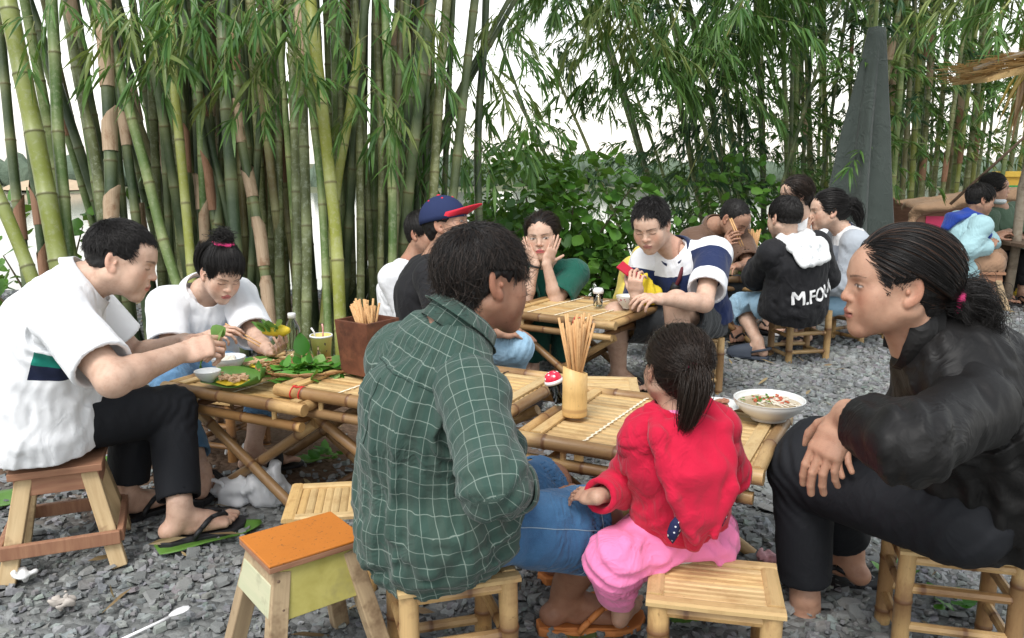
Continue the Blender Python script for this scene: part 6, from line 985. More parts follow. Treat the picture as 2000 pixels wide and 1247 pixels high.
# ---------------------------------------------------------------- people
LIGHT, MEDIUM, TAN, DARKT = (.57, .395, .30), (.48, .305, .22), (.38, .225, .155), (.29, .155, .10)
NEAR, MID, FAR = dict(h=.0026, a=.0031, c=.0062), dict(h=.0034, a=.0046, c=.0090), dict(h=.0040, a=.0056, c=.0115)
def head_R(yaw, pitch=0, roll=0):
    f = yawv(yaw) * math.cos(math.radians(pitch)) - V(0, 0, 1) * math.sin(math.radians(pitch)); R = frame(f); a = math.radians(roll); c, s_ = math.cos(a), math.sin(a); return R @ np.array([[c, 0, s_], [0, 1, 0], [-s_, 0, c]])
class Person:
    def __init__(s, key, label, fp, fc, head, tone, lod, k=1.0, hs=1.0, hunch=.03, kd=1.0, kw=1.0, belly=0., face=None, shoulders=None, droop=.02):
        s.J = dict(POSE[key]); J = s.J; s.tone, s.lod, s.k, s.hs = tone, lod, k, hs; s.T = Torso(J, yawv(fp), yawv(fc), hunch, k, kd, belly, kw); s.label = label
        if shoulders:                                   # put both shoulders where the chest says
            for sd_, sg in (('shR', 1), ('shL', -1)): J[sd_] = tuple(s.T.c(.88) + s.T.right(1.) * sg * shoulders - s.T.tan(1.) * droop)
        s.o = child_first(label, (J['pel'][0], J['pel'][1], 0)); s.parts = []; s.hp = V(*J['head']); s.R = head_R(*head); f = dict(face or {})
        v, q, at, s.hl = build_head(s.hp, s.R, hs, V(*J['neck']), lod['h'], tone, f); s.parts.append((v, q, at))
    def hw(s, p): return s.R @ (np.asarray(p, float) * s.hs) + s.hp
    def arm(s, sd_, frm, back, d=None, ks=1.0, fat=1.0, **hk):
        J = s.J; d = V(*J['ha' + sd_]) - V(*J['wr' + sd_]) if d is None else np.asarray(d, float); m, tips = arm_mesh(J['sh' + sd_], J['el' + sd_], J['wr' + sd_], frm, s.lod['a'], s.tone, d, back, 1 if sd_ == 'R' else -1, s.k * ks, fat=fat, **hk); s.parts.append(m); return tips
    def leg(s, sd_, frm, ks=1.0, shoe=None, up=V(0, 0, 1), fat=1.0):
        J = s.J; m, d = leg_mesh(J['kn' + sd_], J['an' + sd_], J['to' + sd_], frm, s.lod['a'] * 1.15, s.tone, 1 if sd_ == 'R' else -1, s.k * ks, up=up, fat=fat); s.parts.append(m)
        if shoe: slipper(s.o, shoe[0], J['an' + sd_], d, 1 if sd_ == 'R' else -1, s.k * ks, shoe[1], shoe[2] if len(shoe) > 2 else None, shoe[3] if len(shoe) > 3 else 'thong', up)
    def done(s): s.parts.append(core_mesh(s.T, s.J, s.tone)); set_body(s.o, s.parts); return s.o
def stripes(t, val, period, width, soft=.008):
    f = t.math('FRACT', t.math('DIVIDE', val, period)); d = t.math('ABSOLUTE', t.math('SUBTRACT', f, .5)); return t.math('SUBTRACT', 1.0, t.math('SMOOTH_MIN', 1.0, t.math('DIVIDE', d, width), .2))
def sel(t, val, a, b): return t.ramp(val, [(0, 0.), (1, 1.)]) if False else t.math('MULTIPLY', t.math('GREATER_THAN', val, a), t.math('LESS_THAN', val, b))
def fabric_finish(t, c, rough=.85, bump=.25, weave=900, sheen=.12, spec=.25):
    g = t.geo(); w = t.noise(g, weave, 2); b1 = t.noise(g, 34, 3, .5, .8); t.bump(t.math('ADD', t.math('ADD', t.math('MULTIPLY', w, .12), b1), t.math('MULTIPLY', creases(t, g), 1.6)), bump * 1.3, .006); return t.out(c, rough, spec, Sheen_Weight=sheen)
WHITE = cloth_mat('cloth_white', (.74, .75, .77), .85, var=.03, bump=.14); BLACKC = cloth_mat('cloth_black', (.011, .011, .013), .75, var=.2, sheen=.05); SATIN = cloth_mat('satin_black', (.008, .0075, .0075), .55, var=.25, sheen=.0, bump=.2)
JET = cloth_mat('stretch_black', (.010, .011, .014), .75, var=.2, sheen=.0, bump=.12); RED = cloth_mat('fleece_red', (.50, .010, .042), .95, 500, .08, .3, .12); PINK = cloth_mat('jersey_pink', (.78, .21, .42), .9, 700, .06, .25); DGREEN = cloth_mat('cloth_green', (.006, .085, .058), .8, var=.15); DGREEN2 = cloth_mat('cloth_deep_green', (.004, .05, .036), .8, var=.2)
DGREY = cloth_mat('cloth_charcoal', (.030, .033, .036), .85, var=.2); BROWN = cloth_mat('cloth_brown', (.125, .072, .048), .85, var=.12); LBLUE = cloth_mat('cloth_light_blue', (.34, .53, .57), .75, var=.06); BLUE = cloth_mat('cloth_blue', (.015, .05, .30), .8, var=.1); KHAKI = cloth_mat('cloth_khaki', (.33, .20, .125), .85, var=.1); OLIVE = cloth_mat('cloth_olive', (.07, .115, .075), .85, var=.1); GREYC = cloth_mat('cloth_grey', (.36, .39, .43), .9, var=.06)
NAVY = cloth_mat('cloth_navy', (.012, .020, .060), .85, var=.15); YELC = cloth_mat('cloth_yellow', (.66, .52, .10), .8, var=.1); WHITE2 = cloth_mat('cloth_offwhite', (.70, .71, .70), .8, var=.06)
def denim(name, a, b):
    t = NT(name); g = t.geo(); n = t.noise(g, 9, 4, .6); s_ = t.noise(t.mapv(g, (1, 1, 1)), 420, 2, .6); c = t.mix(t.ramp(n, [(.35, 0.), (.7, 1.)]), a, b); c = t.mix(t.math('MULTIPLY', s_, .35), c, tuple(min(1, q * 2.1) for q in b)); return fabric_finish(t, c, .9, .35, 800)
DEN = denim('denim_blue', (.012, .045, .105), (.045, .12, .23)); THREAD = simple('thread_pale', (.22, .30, .36), .8); SEAMD = simple('seam_dark', (.018, .042, .034), .9); DENL = denim('denim_light', (.16, .28, .40), (.27, .40, .52)); DENM = denim('denim_mid', (.05, .12, .22), (.12, .23, .36))
RUB = simple('rubber_black', (.014, .014, .016), .55, .4, .3, 80, .2); RUBO = simple('rubber_orange', (.55, .20, .06), .6, .3); RUBG = simple('rubber_slate', (.045, .055, .075), .6, .3)
t = NT('checked_green'); cu = t.sep(t.attr('cuv').outputs['Vector']); g = t.geo(); wob = t.math('MULTIPLY', t.math('SUBTRACT', t.noise(g, 11, 3), .5), .010)
lx_ = stripes(t, t.math('ADD', cu[0], wob), .030, .040); ly_ = stripes(t, t.math('ADD', cu[1], wob), .030, .040); n = t.noise(g, 6, 4, .6)
c = t.mix(n, (.028, .056, .045), (.047, .080, .064)); bl = t.math('GREATER_THAN', t.math('FRACT', t.math('DIVIDE', cu[0], .060)), .5); c = t.mix(t.math('MULTIPLY', bl, .35), c, (.022, .062, .05))
c = t.mix(t.math('MULTIPLY', t.math('MAXIMUM', lx_, ly_), .5), c, (.36, .43, .38)); fabric_finish(t, c, .88, .3); CHECK = t.m
t = NT('polo_white_band'); cu = t.sep(t.attr('cuv').outputs['Vector']); n = t.noise(t.geo(), 7, 3); c = t.mix(n, (.73, .74, .76), (.77, .78, .80)); edge = t.math('SUBTRACT', cu[1], t.math('MULTIPLY', t.math('SUBTRACT', cu[0], .17), -.10))
tor = t.math('LESS_THAN', cu[2], .5); mG = t.math('MULTIPLY', tor, t.math('MULTIPLY', sel(t, cu[0], -.05, .285), sel(t, edge, .25, .29))); mN = t.math('MULTIPLY', tor, t.math('MULTIPLY', sel(t, cu[0], -.05, .285), sel(t, edge, .205, .25))); c = t.mix(mG, c, (.010, .20, .15)); c = t.mix(mN, c, (.010, .016, .045)); fabric_finish(t, c, .85, .11); POLO1 = t.m
t = NT('polo_navy_white'); cu = t.sep(t.attr('cuv').outputs['Vector']); tor = t.math('LESS_THAN', cu[2], .5); up_ = t.math('GREATER_THAN', cu[1], .352); sl_ = t.math('MAXIMUM', t.math('LESS_THAN', cu[1], .04), t.math('GREATER_THAN', cu[1], .200)); w_ = t.mix(tor, sl_, up_); c = t.mix(w_, (.012, .022, .075), (.74, .75, .78)); fabric_finish(t, c, .85, .2); POLO7 = t.m
t = NT('hoodie_grey_white'); cu = t.sep(t.attr('cuv').outputs['Vector']); tor = t.math('LESS_THAN', cu[2], .5); c = t.mix(t.math('MULTIPLY', tor, t.math('GREATER_THAN', cu[1], .40)), t.mix(t.noise(t.geo(), 40, 3), (.27, .30, .35), (.36, .39, .44)), (.74, .75, .76)); c = t.mix(t.math('MULTIPLY', tor, t.math('MULTIPLY', t.math('LESS_THAN', cu[1], .16), .5)), c, (.42, .52, .60)); fabric_finish(t, c, .9, .3); HOOD14 = t.m
PKB = simple('band_pink', (.70, .05, .20), .6, .3, .2, 120); WTB = simple('band_white', (.75, .74, .72), .7, .2, .15, 120)
def short_flow(crown, fwd=.0):
    def fl(p): d = p - crown; d[:, 1] += fwd; return d / (np.linalg.norm(d, axis=1, keepdims=True) + 1e-9)
    return fl
def tie_flow(Tp): return lambda p: (Tp - p) / (np.linalg.norm(Tp - p, axis=1, keepdims=True) + 1e-9)
def tie_len(Tp): return lambda p: np.linalg.norm(Tp - p, axis=1, keepdims=True) * 1.04
def ring(parent, name, c, ax, r, tr, mat, n=16, wob=0.):
    ax = nrm(ax); x = nrm(np.cross(ax, V(.3, .4, .8))); y = np.cross(ax, x); m = MB(); m.tube([c + r * (1 + wob * math.sin(5 * a)) * (math.cos(a) * x + math.sin(a) * y) for a in np.linspace(0, 2 * math.pi, n + 1)], tr, 8, False); return m.build(name, mat, parent, True)
# ---- 1 man at the left edge, white polo
p = Person('p1', 'man in white polo and black trousers seated at the left edge, folding a leaf', 24, 22, (12, 20, -4), LIGHT, NEAR, 1.02, .97, .045, 1.0, .96, .02, dict(open=0, brow=1.3, fat=1.06, neck=.059, nose=1.1), .18); J, T = p.J, p.T
sh = shirt(p.o, T, J, POLO1, NEAR['c'], -.14, .026, 5, .009, neck_r=.064, yoke=.064, flare=.05)
sleeve(sh, T, J['shR'], J['elR'], J['wrR'], .80, POLO1, NEAR['c'], (.062, .062, .05), .013, 6, .006); sleeve(sh, T, J['shL'], J['elL'], J['wrL'], .74, POLO1, NEAR['c'], (.062, .062, .05), .013, 7, .006); collar(sh, T, WHITE, .076, .036, .6, .026)
trousers(p.o, T, J, JET, NEAR['c'], 1.88, 1.86, .322, (.082, .076, .066, .058), .008, 8, .0045, waist=.04, k=1.0, hipk=.66)
p.arm('R', .55, V(-.1, -.8, .6), V(.62, .3, .12), curl=(.75, .8, .85, .9), thumb=(.6, .75, -.5), tcurl=.6, fat=1.12); p.arm('L', .5, V(-.2, .6, .7), V(.8, -.25, .12), curl=(.8, .85, .9, .95), thumb=(.5, .75, -.5), fat=1.1)
p.leg('R', .55, 1.02, ('flip_flop', RUB)); p.leg('L', .55, 1.0, ('flip_flop', RUB))
o_, hv = hair_cap(p.o, p.hp, p.R, p.hs, NEAR['h'] * 1.3, .007, (V(0, .118, -.042), V(.085, .084, .114)), -.040, True); top = hv[(hv[:, 2] > .015) & ~((hv[:, 1] > .03) & (hv[:, 2] < .082))]
strands(o_, p.hp, p.R, p.hs, top, 5200, short_flow(V(0, -.05, .10), .02), .030, HAIRB, 5, .008, .22, -.1, (.0007, .0003), 1, vol=.006, tang=.75, ear=True); p.done()
# ---- 2 young woman with bun
p = Person('p2', 'young woman with a hair bun, white shirt and jeans, eating with chopsticks', -58, -52, (-48, 26, -6), LIGHT, NEAR, .90, .92, .02, .95, .90, 0, dict(open=0, jaw=.9, lip=(.42, .13, .12), eyez=.0), .150); J, T = p.J, p.T
sh = shirt(p.o, T, J, WHITE, NEAR['c'], -.0, .018, 15, .007, neck_r=.082, yoke=.052); sleeve(sh, T, J['shR'], J['elR'], J['wrR'], .82, WHITE, NEAR['c'], (.062, .060, .05), .016, 16, .005); sleeve(sh, T, J['shL'], J['elL'], J['wrL'], .84, WHITE, NEAR['c'], (.062, .060, .05), .016, 17, .005); collar(sh, T, WHITE, .080, .032, 1.2, .036, .35, open_=.03)
trousers(p.o, T, J, DENM, NEAR['c'] * 1.1, 1.80, 1.55, .27, (.086, .07, .06, .05), .008, 18, .005, 'jeans', .2, k=.92)
RT2 = p.arm('R', .55, V(-.2, -.5, .85), V(.75, -.35, .25), curl=(.55, .6, .75, .85), thumb=(.4, .8, -.7), tcurl=.5, ks=.95); LT2 = p.arm('L', .6, V(.2, .3, -.9), V(.5, -.55, .22), curl=(.55, .6, .6, .6), thumb=(.5, .6, -.6), tcurl=.4, ks=.95)
p.leg('R', .5, 1.0, ('sandal', RUB, RUB, 'band')); p.leg('L', .3, 1.0, ('sandal', RUB, RUB, 'band'))
o_, hv = hair_cap(p.o, p.hp, p.R, p.hs, NEAR['h'] * 1.3, .011, (V(0, .122, -.052), V(.082, .080, .108)), -.07, True); tp = V(0, -.045, .118)
strands(o_, p.hp, p.R, p.hs, hv, 3600, tie_flow(tp), tie_len(tp), HAIRB, 6, .010, .05, 0, (.0007, .0005), 2, vol=.006, lr=(.9, 1.0), ear=True); fr_ = hv[(hv[:, 1] > .045) & (hv[:, 2] > .05)]
strands(o_, p.hp, p.R, p.hs, fr_, 900, lambda q: np.stack([q[:, 0] * 3, np.full(len(q), .35), np.full(len(q), -1.)], 1), .036, HAIRB, 6, .010, .10, .2, (.0007, .0003), 3, vol=.010, name='fringe')
c0 = p.hw((0, -.060, .150)); tail(o_, [c0 + .021 * (math.cos(a) * p.R[:, 0] + math.sin(a) * p.R[:, 1]) + p.R[:, 2] * .004 * math.sin(a * 2.3) for a in np.linspace(0, 15, 40)], 1300, .034, HAIRB, (.0008, .0007), 4, 'bun', taper=1); ring(o_, 'hair_tie', p.hw((0, -.048, .127)), p.R @ V(0, -.3, 1), .032, .010, PKB, 24, .14); p.done()
# ---- 3 man half hidden behind the cap
p = Person('p3', 'man in a white shirt half hidden behind the navy cap', -15, -15, (-28, 6, 0), TAN, MID, .98, 1.0, .03, 1, 1, 0, dict(open=.003), .17); J, T = p.J, p.T
sh = shirt(p.o, T, J, WHITE, MID['c'], -.05, .02, 25, .008); sleeve(sh, T, J['shR'], J['elR'], J['wrR'], 1.85, WHITE, MID['c'], ease=.012, seed=26); sleeve(sh, T, J['shL'], J['elL'], J['wrL'], 1.85, WHITE, MID['c'], ease=.012, seed=27); trousers(p.o, T, J, DGREY, MID['c'], 1.9, 1.9, .245, seed=28)
p.arm('R', 1.6, V(0, 0, 1)); p.arm('L', 1.6, V(0, 0, 1)); p.leg('R', .6, shoe=('flip_flop', RUB)); p.leg('L', .6, shoe=('flip_flop', RUB)); o_, hv = hair_cap(p.o, p.hp, p.R, p.hs, MID['h'] * 1.4, .012, None, -.06); strands(o_, p.hp, p.R, p.hs, hv, 1800, short_flow(V(0, -.04, .11), .03), .05, HAIRB, 5, .010, .15, .3, (.001, .0005), 5, vol=.006); p.done()
# ---- 4 man in black with navy cap
p = Person('p4', 'man in black tee shirt and light jeans wearing a red-brimmed navy cap', 8, 12, (-14, -12, -6), TAN, MID, .98, 1.02, .04, 1.05, 1, 0, dict(open=.003), .175); J, T = p.J, p.T
sh = shirt(p.o, T, J, BLACKC, MID['c'], -.04, .022, 35, .007); sleeve(sh, T, J['shR'], J['elR'], J['wrR'], .8, BLACKC, MID['c'], ease=.014, seed=36); sleeve(sh, T, J['shL'], J['elL'], J['wrL'], .8, BLACKC, MID['c'], ease=.014, seed=37); trousers(p.o, T, J, DENL, MID['c'], 1.8, 1.8, .30, seed=38, name='jeans')
p.arm('R', .55, V(.1, -.2, 1), curl=(.22, .24, .28, .3), thumb=(.8, .6, -.25)); p.arm('L', .55, V(0, 0, 1), curl=(.2, .2, .2, .2)); p.leg('R', .6, shoe=('flip_flop', RUB)); p.leg('L', .6, shoe=('flip_flop', RUB)); o_, hv = hair_cap(p.o, p.hp, p.R, p.hs, MID['h'] * 1.4, .008, None, -.06)
m = MB(); n = 28; capm = simple('cap_navy', (.020, .030, .085), .85, .2, .15, 400, .2); capr = simple('cap_red', (.60, .03, .055), .8, .2, .1, 300)
for j in range(9):
    th = .06 + j * (math.pi / 2 - .06) / 8 * 1.06
    for i in range(n): a = 2 * math.pi * i / n; q = V(math.sin(th) * math.cos(a) * .089, math.sin(th) * math.sin(a) * .108 - .012, math.cos(th) * .104 + .030); m.v.append(tuple(p.hw(q))); m.a.append(tuple(q))
m.f = [(j * n + i, j * n + (i + 1) % n, (j + 1) * n + (i + 1) % n, (j + 1) * n + i) for j in range(8) for i in range(n)] + [tuple(range(n - 1, -1, -1))]; cap = m.build('cap', capm, p.o, True); cap.modifiers.new('s', 'SOLIDIFY').thickness = .003
m = MB(); nb_ = 15
for j, rr_ in enumerate((0, .35, .7, 1.)):
    for i in range(nb_): a = math.pi * (.08 + .84 * i / (nb_ - 1)); m.v.append(tuple(p.hw((math.cos(a) * .088, -.012 + math.sin(a) * (.106 + .088 * rr_), .030 + .030 * rr_ - .012 * abs(math.cos(a)) ** 2)))); m.a.append(m.v[-1])
m.f = [(j * nb_ + i, j * nb_ + i + 1, (j + 1) * nb_ + i + 1, (j + 1) * nb_ + i) for j in range(3) for i in range(nb_ - 1)]; br = m.build('brim', capr, cap, True); br.modifiers.new('s', 'SOLIDIFY').thickness = .004
m = MB(); m.v = []
for j in range(4):
    for i in range(5): th = .62 + .2 * j; a = math.pi / 2 + (i - 2) * .17; q = V(math.sin(th) * math.cos(a) * .0905, math.sin(th) * math.sin(a) * .1098 - .012, math.cos(th) * .1055 + .030); m.v.append(tuple(p.hw(q))); m.a.append(tuple(q))
m.f = [(j * 5 + i, j * 5 + i + 1, j * 5 + i + 6, j * 5 + i + 5) for j in range(3) for i in range(4)]; pt = m.build('patch', simple('patch_white', (.74, .74, .74), .8), cap, True)
m = MB()
for (i0, i1, j0, j1) in ((1.3, 2.6, 1.1, 1.35), (1.3, 1.6, 1.1, 2.0), (1.3, 2.6, 1.8, 2.05), (2.3, 2.6, 1.5, 2.05)):
    qs = []
    for jj, iq in ((j0, i0), (j0, i1), (j1, i1), (j1, i0)): th = .62 + .2 * jj; a = math.pi / 2 + (iq - 2) * .17; qs.append(p.hw(V(math.sin(th) * math.cos(a) * .0913, math.sin(th) * math.sin(a) * .1106 - .012, math.cos(th) * .1063 + .030)))
    m.add(qs, [(0, 1, 2, 3)])
m.build('patch_emblem', simple('emblem_dark', (.02, .02, .04), .8), cap)
m = MB()
for a, th in ((0, 0.02), (.5, .62), (1.55, .62), (2.6, .62), (3.7, .62), (4.7, .62), (5.7, .62)):
    q = V(math.sin(th) * math.cos(a) * .0915, math.sin(th) * math.sin(a) * .111 - .012, math.cos(th) * .107 + .030); m.lathe(p.hw(q), [(.0, .003), (.005, .002), (.0055, -.004)] if th > .1 else [(0, .006), (.009, .003), (.009, -.003)], 8, p.R @ nrm(q - V(0, -.012, .03)))
m.build('cap_button', capr, cap, True); p.done()
# ---- 5 man in the green checked shirt
p = Person('p5', 'man in a green checked shirt and denim shorts seen from behind in the foreground', 38, 34, (30, 6, -5), DARKT, NEAR, 1.0, .98, .05, .98, .86, .0, dict(open=.003, stubble=.25, fat=1.03, neck=.058, ear=1.08, eyez=.0), .168, .05); J, T = p.J, p.T
J['shL'] = tuple(T.c(.84) - T.right(1.) * .105 - T.tan(1.) * .05)
def f5(P, t, a): return .006 * np.exp(-((t - .02) / .16) ** 2) * np.sin((t * T.L * 26 + a * 1.5) * 1.8 + 2 * waves(P, 77, .12, 3)) + .004 * np.exp(-((a - 2.6) / .5) ** 2) * np.sin(a * 14 + 3 * t)
sh = shirt(p.o, T, J, CHECK, NEAR['c'], -.12, .018, 45, .010, neck_r=.062, yoke=.052, fold=f5, flare=.06, pre=lambda F: F.seg(V(*J['hpR']) + V(0, 0, .005), V(*J['hpR']) + (V(*J['knR']) - V(*J['hpR'])) * .20, .108, .094, .05)); sleeve(sh, T, J['shR'], J['elR'], J['wrR'], 1.28, CHECK, NEAR['c'], (.056, .046, .043), .013, 46, .008, cuff=.045); sleeve(sh, T, J['shL'], J['elL'], J['wrL'], 1.1, CHECK, NEAR['c'], (.074, .066, .056), .014, 47, .008); collar(sh, T, CHECK, .072, .048, .7, .020, .2)
tr = trousers(p.o, T, J, DEN, NEAR['c'], .93, .90, .312, (.054, .086, .07, .06), .010, 48, .006, 'denim_shorts', .02, .014, hipk=.35); h0, k0_ = V(*J['hpR']), V(*J['knR']); dn = nrm(k0_ - h0); out_ = nrm(np.cross(dn, V(0, 0, 1))); seam(tr, 'side_seam', [(h0 + dn * s_ + out_ * .3 + V(0, 0, .035), -out_) for s_ in np.linspace(.10, .375, 24)], .0011, THREAD); up_5 = np.cross(out_, dn); seam(tr, 'hem_stitch', [(h0 + dn * .352 + .3 * (out_ * math.cos(a) + up_5 * math.sin(a)), -(out_ * math.cos(a) + up_5 * math.sin(a))) for a in np.linspace(-1.3, 2.2, 26)], .0011, THREAD)
seam(sh, 'yoke_seam', [(T.c(.76) - T.fwd(.76) * .4 + T.right(.76) * x_, T.fwd(.76)) for x_ in np.linspace(-.13, .13, 22)], .0012, SEAMD); seam(sh, 'back_pleat', [(T.c(t_) - T.fwd(.6) * .4, T.fwd(.6)) for t_ in np.linspace(.75, .45, 14)], .0012, SEAMD)
p.arm('R', .95, V(.1, -.4, 1), curl=(.3, .3, .35, .4)); p.arm('L', .95, V(0, 0, 1), curl=(.3, .3, .35, .4))
p.leg('R', -.12, 1.05, ('flip_flop', RUBO), fat=1.12); p.leg('L', -.12, 1.05, ('flip_flop', RUBO), fat=1.12)
o_, hv = hair_cap(p.o, p.hp, p.R, p.hs, NEAR['h'] * 1.2, .012, (V(0, .125, -.050), V(.084, .086, .116)), -.080, True, bump_=.003); hv2 = hv[(hv[:, 2] > -.07) & ~((hv[:, 1] > -.03) & (hv[:, 2] < .02) & (np.abs(hv[:, 0]) > .05))]; cr5 = V(.01, -.045, .10)
strands(o_, p.hp, p.R, p.hs, hv2, 9000, short_flow(cr5, .006), .052, HAIRB, 7, .010, .30, .25, (.0007, .0002), 6, clump=420, vol=.008, tang=.9, ear=True); strands(o_, p.hp, p.R, p.hs, hv2, 2500, short_flow(cr5, .0), .058, HAIRN, 7, .010, .42, .2, (.0006, .0002), 7, clump=150, vol=.012, tang=.8, ear=True); p.done()
# ---- 6 woman in green, cheeks in hands
p = Person('p6', 'woman in a green shirt resting her cheeks in both hands at the back table', -98, -98, (-100, 4, 4), LIGHT, dict(MID, h=.0030), .95, 1.10, .02, 1, .95, 0, dict(open=.0042, lip=(.45, .12, .12), gaze=(-.003, -.001), fat=1.06), .155); J, T = p.J, p.T
for sd_, sg in (('R', 1), ('L', -1)):       # wrists under the jaw, palms on the cheeks
    w_ = p.hw((sg * .028, .095, -.125)); J['wr' + sd_] = tuple(w_); J['el' + sd_] = tuple(w_ + V(-sg * .055, -.02, -.21) + V(0, .02, 0))
sh = shirt(p.o, T, J, DGREEN, MID['c'], -.08, .024, 55, .008, yoke=.058); sleeve(sh, T, J['shR'], J['elR'], J['wrR'], .88, DGREEN, MID['c'], (.064, .062, .05), .018, 56, .006); sleeve(sh, T, J['shL'], J['elL'], J['wrL'], .88, DGREEN, MID['c'], (.064, .062, .05), .018, 57, .006); trousers(p.o, T, J, DGREEN2, MID['c'], 1.85, 1.85, .245, (.1, .08, .075, .07), .01, 58)
for sd_, sg in (('R', 1), ('L', -1)): p.arm(sd_, .6, p.R @ V(sg * .75, .65, .1), p.hw((sg * .074, .055, -.02)) - V(*J['wr' + sd_]), curl=(.06, .06, .08, .1), thumb=(.75, .65, .1), tcurl=.1, spread=.06)
ring(p.o, 'wristband', V(*J['wrR']) - nrm(V(*J['wrR']) - V(*J['elR'])) * .012, V(*J['wrR']) - V(*J['elR']), .030, .006, RUB); p.leg('R', .6, shoe=('sandal', RUB)); p.leg('L', .6, shoe=('sandal', RUB))
o_, hv = hair_cap(p.o, p.hp, p.R, p.hs, .0042, .010, (V(0, .126, -.034), V(.086, .086, .116)), -.07); tp = V(0, -.115, .0); strands(o_, p.hp, p.R, p.hs, hv, 1800, tie_flow(tp), tie_len(tp), HAIRN, 6, .008, .05, 0, (.0011, .0008), 8, vol=.005, lr=(.9, 1.)); tail(o_, [p.hw((0, -.112, .005)), p.hw((0, -.135, -.03)), p.hw((0, -.12, -.10))], 400, .03, HAIRN, (.001, .0006), 9)
m = MB()
for c_, rr_, col in (((0, 0), .017, 0), ((.012, .010), .010, 0), ((-.006, -.018), .009, 0)):
    q0 = T.c(.62) + T.fwd(.62) * (T.sec(.62)[1] + .030) + T.right(.6) * (-.065 + c_[0]) + T.tan(.6) * (.02 + c_[1]); m.lathe(q0, [(.0, .006), (rr_ * .7, .005), (rr_, .0)], 10, T.fwd(.6))
m.build('flower_badge', simple('badge_pink', (.75, .45, .55), .7), sh); p.done()
# ---- 7 young man looking at his phone
p = Person('p7', 'young man in a white and navy polo shirt looking down at a red phone', -128, -122, (-118, 24, 4), LIGHT, dict(MID, h=.0030), 1.02, 1.10, .03, 1.05, 1.05, .01, dict(open=0, brow=1.2, fat=1.05, lip=(.42, .2, .17)), .185); J, T = p.J, p.T
J['elR'] = tuple(V(*J['shR']) + V(-.06, -.06, -.26)); J['wrR'] = tuple(V(*J['haR']) + V(.035, .05, -.055))
sh = shirt(p.o, T, J, POLO7, MID['c'], -.06, .024, 65, .008, yoke=.064); sleeve(sh, T, J['shR'], J['elR'], J['wrR'], .76, POLO7, MID['c'], (.074, .07, .05), .016, 66, .006); sleeve(sh, T, J['shL'], J['elL'], J['wrL'], .76, POLO7, MID['c'], (.074, .07, .05), .016, 67, .006); collar(sh, T, NAVY, .077, .036, .7, .030)
trousers(p.o, T, J, DGREY, MID['c'], .85, .80, .305, (.102, .088, .07, .06), .010, 68, .006, 'shorts', .14, .012); RT7 = p.arm('R', .55, V(-.45, -.75, .3), V(-.1, -.15, .9), curl=(.75, .8, .85, .9), thumb=(.7, .6, -.5), fat=1.05); p.arm('L', .55, V(-.2, -.5, .8), curl=(.5, .55, .6, .65), fat=1.1)
p.leg('R', -.15, 1.05, ('flip_flop', RUB), fat=1.12); p.leg('L', -.15, 1.05, ('flip_flop', RUB), fat=1.12); o_, hv = hair_cap(p.o, p.hp, p.R, p.hs, .0042, .012, (V(0, .120, -.044), V(.085, .084, .112)), -.045); strands(o_, p.hp, p.R, p.hs, hv[(hv[:, 2] > .02) & ~((hv[:, 1] > .05) & (hv[:, 2] < .078))], 2600, short_flow(V(0, -.05, .10), .0), .026, HAIRB, 5, .010, .15, -.3, (.001, .0005), 10, vol=.008, tang=.75)
m = MB(); bs_ = [T.c(.95) + T.right(.9) * -.06 + T.fwd(.9) * .06, T.c(.8) + T.right(.8) * -.03 + T.fwd(.8) * .142, T.c(.6) + T.right(.6) * .02 + T.fwd(.6) * .150, T.c(.4) + T.right(.4) * .07 + T.fwd(.4) * .146, T.c(.2) + T.right(.2) * .12 + T.fwd(.2) * .10]
m.tube(bs_, .011, 6); st_ = m.build('bag_strap', simple('webbing_maroon', (.10, .012, .02), .8), p.o, True); m = MB(); m.tube([bs_[1] * .6 + bs_[2] * .4, bs_[2]], [.024, .026], 8); m.build('strap_pad', RUB, st_, True); p.done()
# ---- 9 small girl in the red hoodie
p = Person('p9', 'small girl in a red hoodie and pink trousers seen from behind on a stool', 100, 98, (100, 4, 3), MEDIUM, dict(NEAR, a=.0022), .66, .79, .012, 1.0, .86, .0, dict(neck=.046, fat=1.08), .088); J, T = p.J, p.T; p.k = .66
def f9(P, t, a): return -.005 * np.exp(-((t - .0) / .07) ** 2) * np.sin(a * 16 + 2 * waves(P, 91, .08, 3)) * .5
sh = shirt(p.o, T, J, RED, .0055, 0.10, .020, 75, .008, name='hoodie', neck_r=.050, yoke=.035, fold=f9); sleeve(sh, T, J['shR'], J['elR'], J['wrR'], 1.9, RED, .0055, (.035, .033, .028), .010, 76, .006); sleeve(sh, T, J['shL'], J['elL'], J['wrL'], 1.92, RED, .0055, (.035, .033, .028), .010, 77, .006)
q = lambda t, r_, f_: T.c(t) + T.right(t) * r_ + T.fwd(t) * f_
F = Field(*bounds([T.c(.1), T.c(1.)], .16), .0055)                                                        # hood lying on the back
F.loft([q(.95, 0, -.066), q(.70, 0, -.110), q(.42, -.0, -.124), q(.18, -.012, -.120)], [(.070, .026), (.078, .030), (.050, .030), (.014, .020)], .02, T.right(.7))
for sx in (-1, 1): F.loft([q(.94, sx * .052, .045), q(1.0, sx * .060, -.01), q(.92, sx * .070, -.074), q(.6, sx * .066, -.134), q(.30, sx * .022, -.148)], [.019, .024, .023, .016, .011], .005)
F.disp(lambda P: .0035 * waves(P, 78, .05, 4, T.ax)); v, f = F.mesh(); hd_ = mesh_np('hood', v, f, RED, sh, True, {'cuv': v})
t = NT('dotted_navy'); vo = t.new('TexVoronoi'); t.inp(vo, 'Vector', t.geo()); vo.inputs['Scale'].default_value = 85; vo.inputs['Randomness'].default_value = .3; t.out(t.mix(t.math('LESS_THAN', vo.outputs['Distance'], .27), (.010, .014, .07), (.75, .75, .78)), .85)
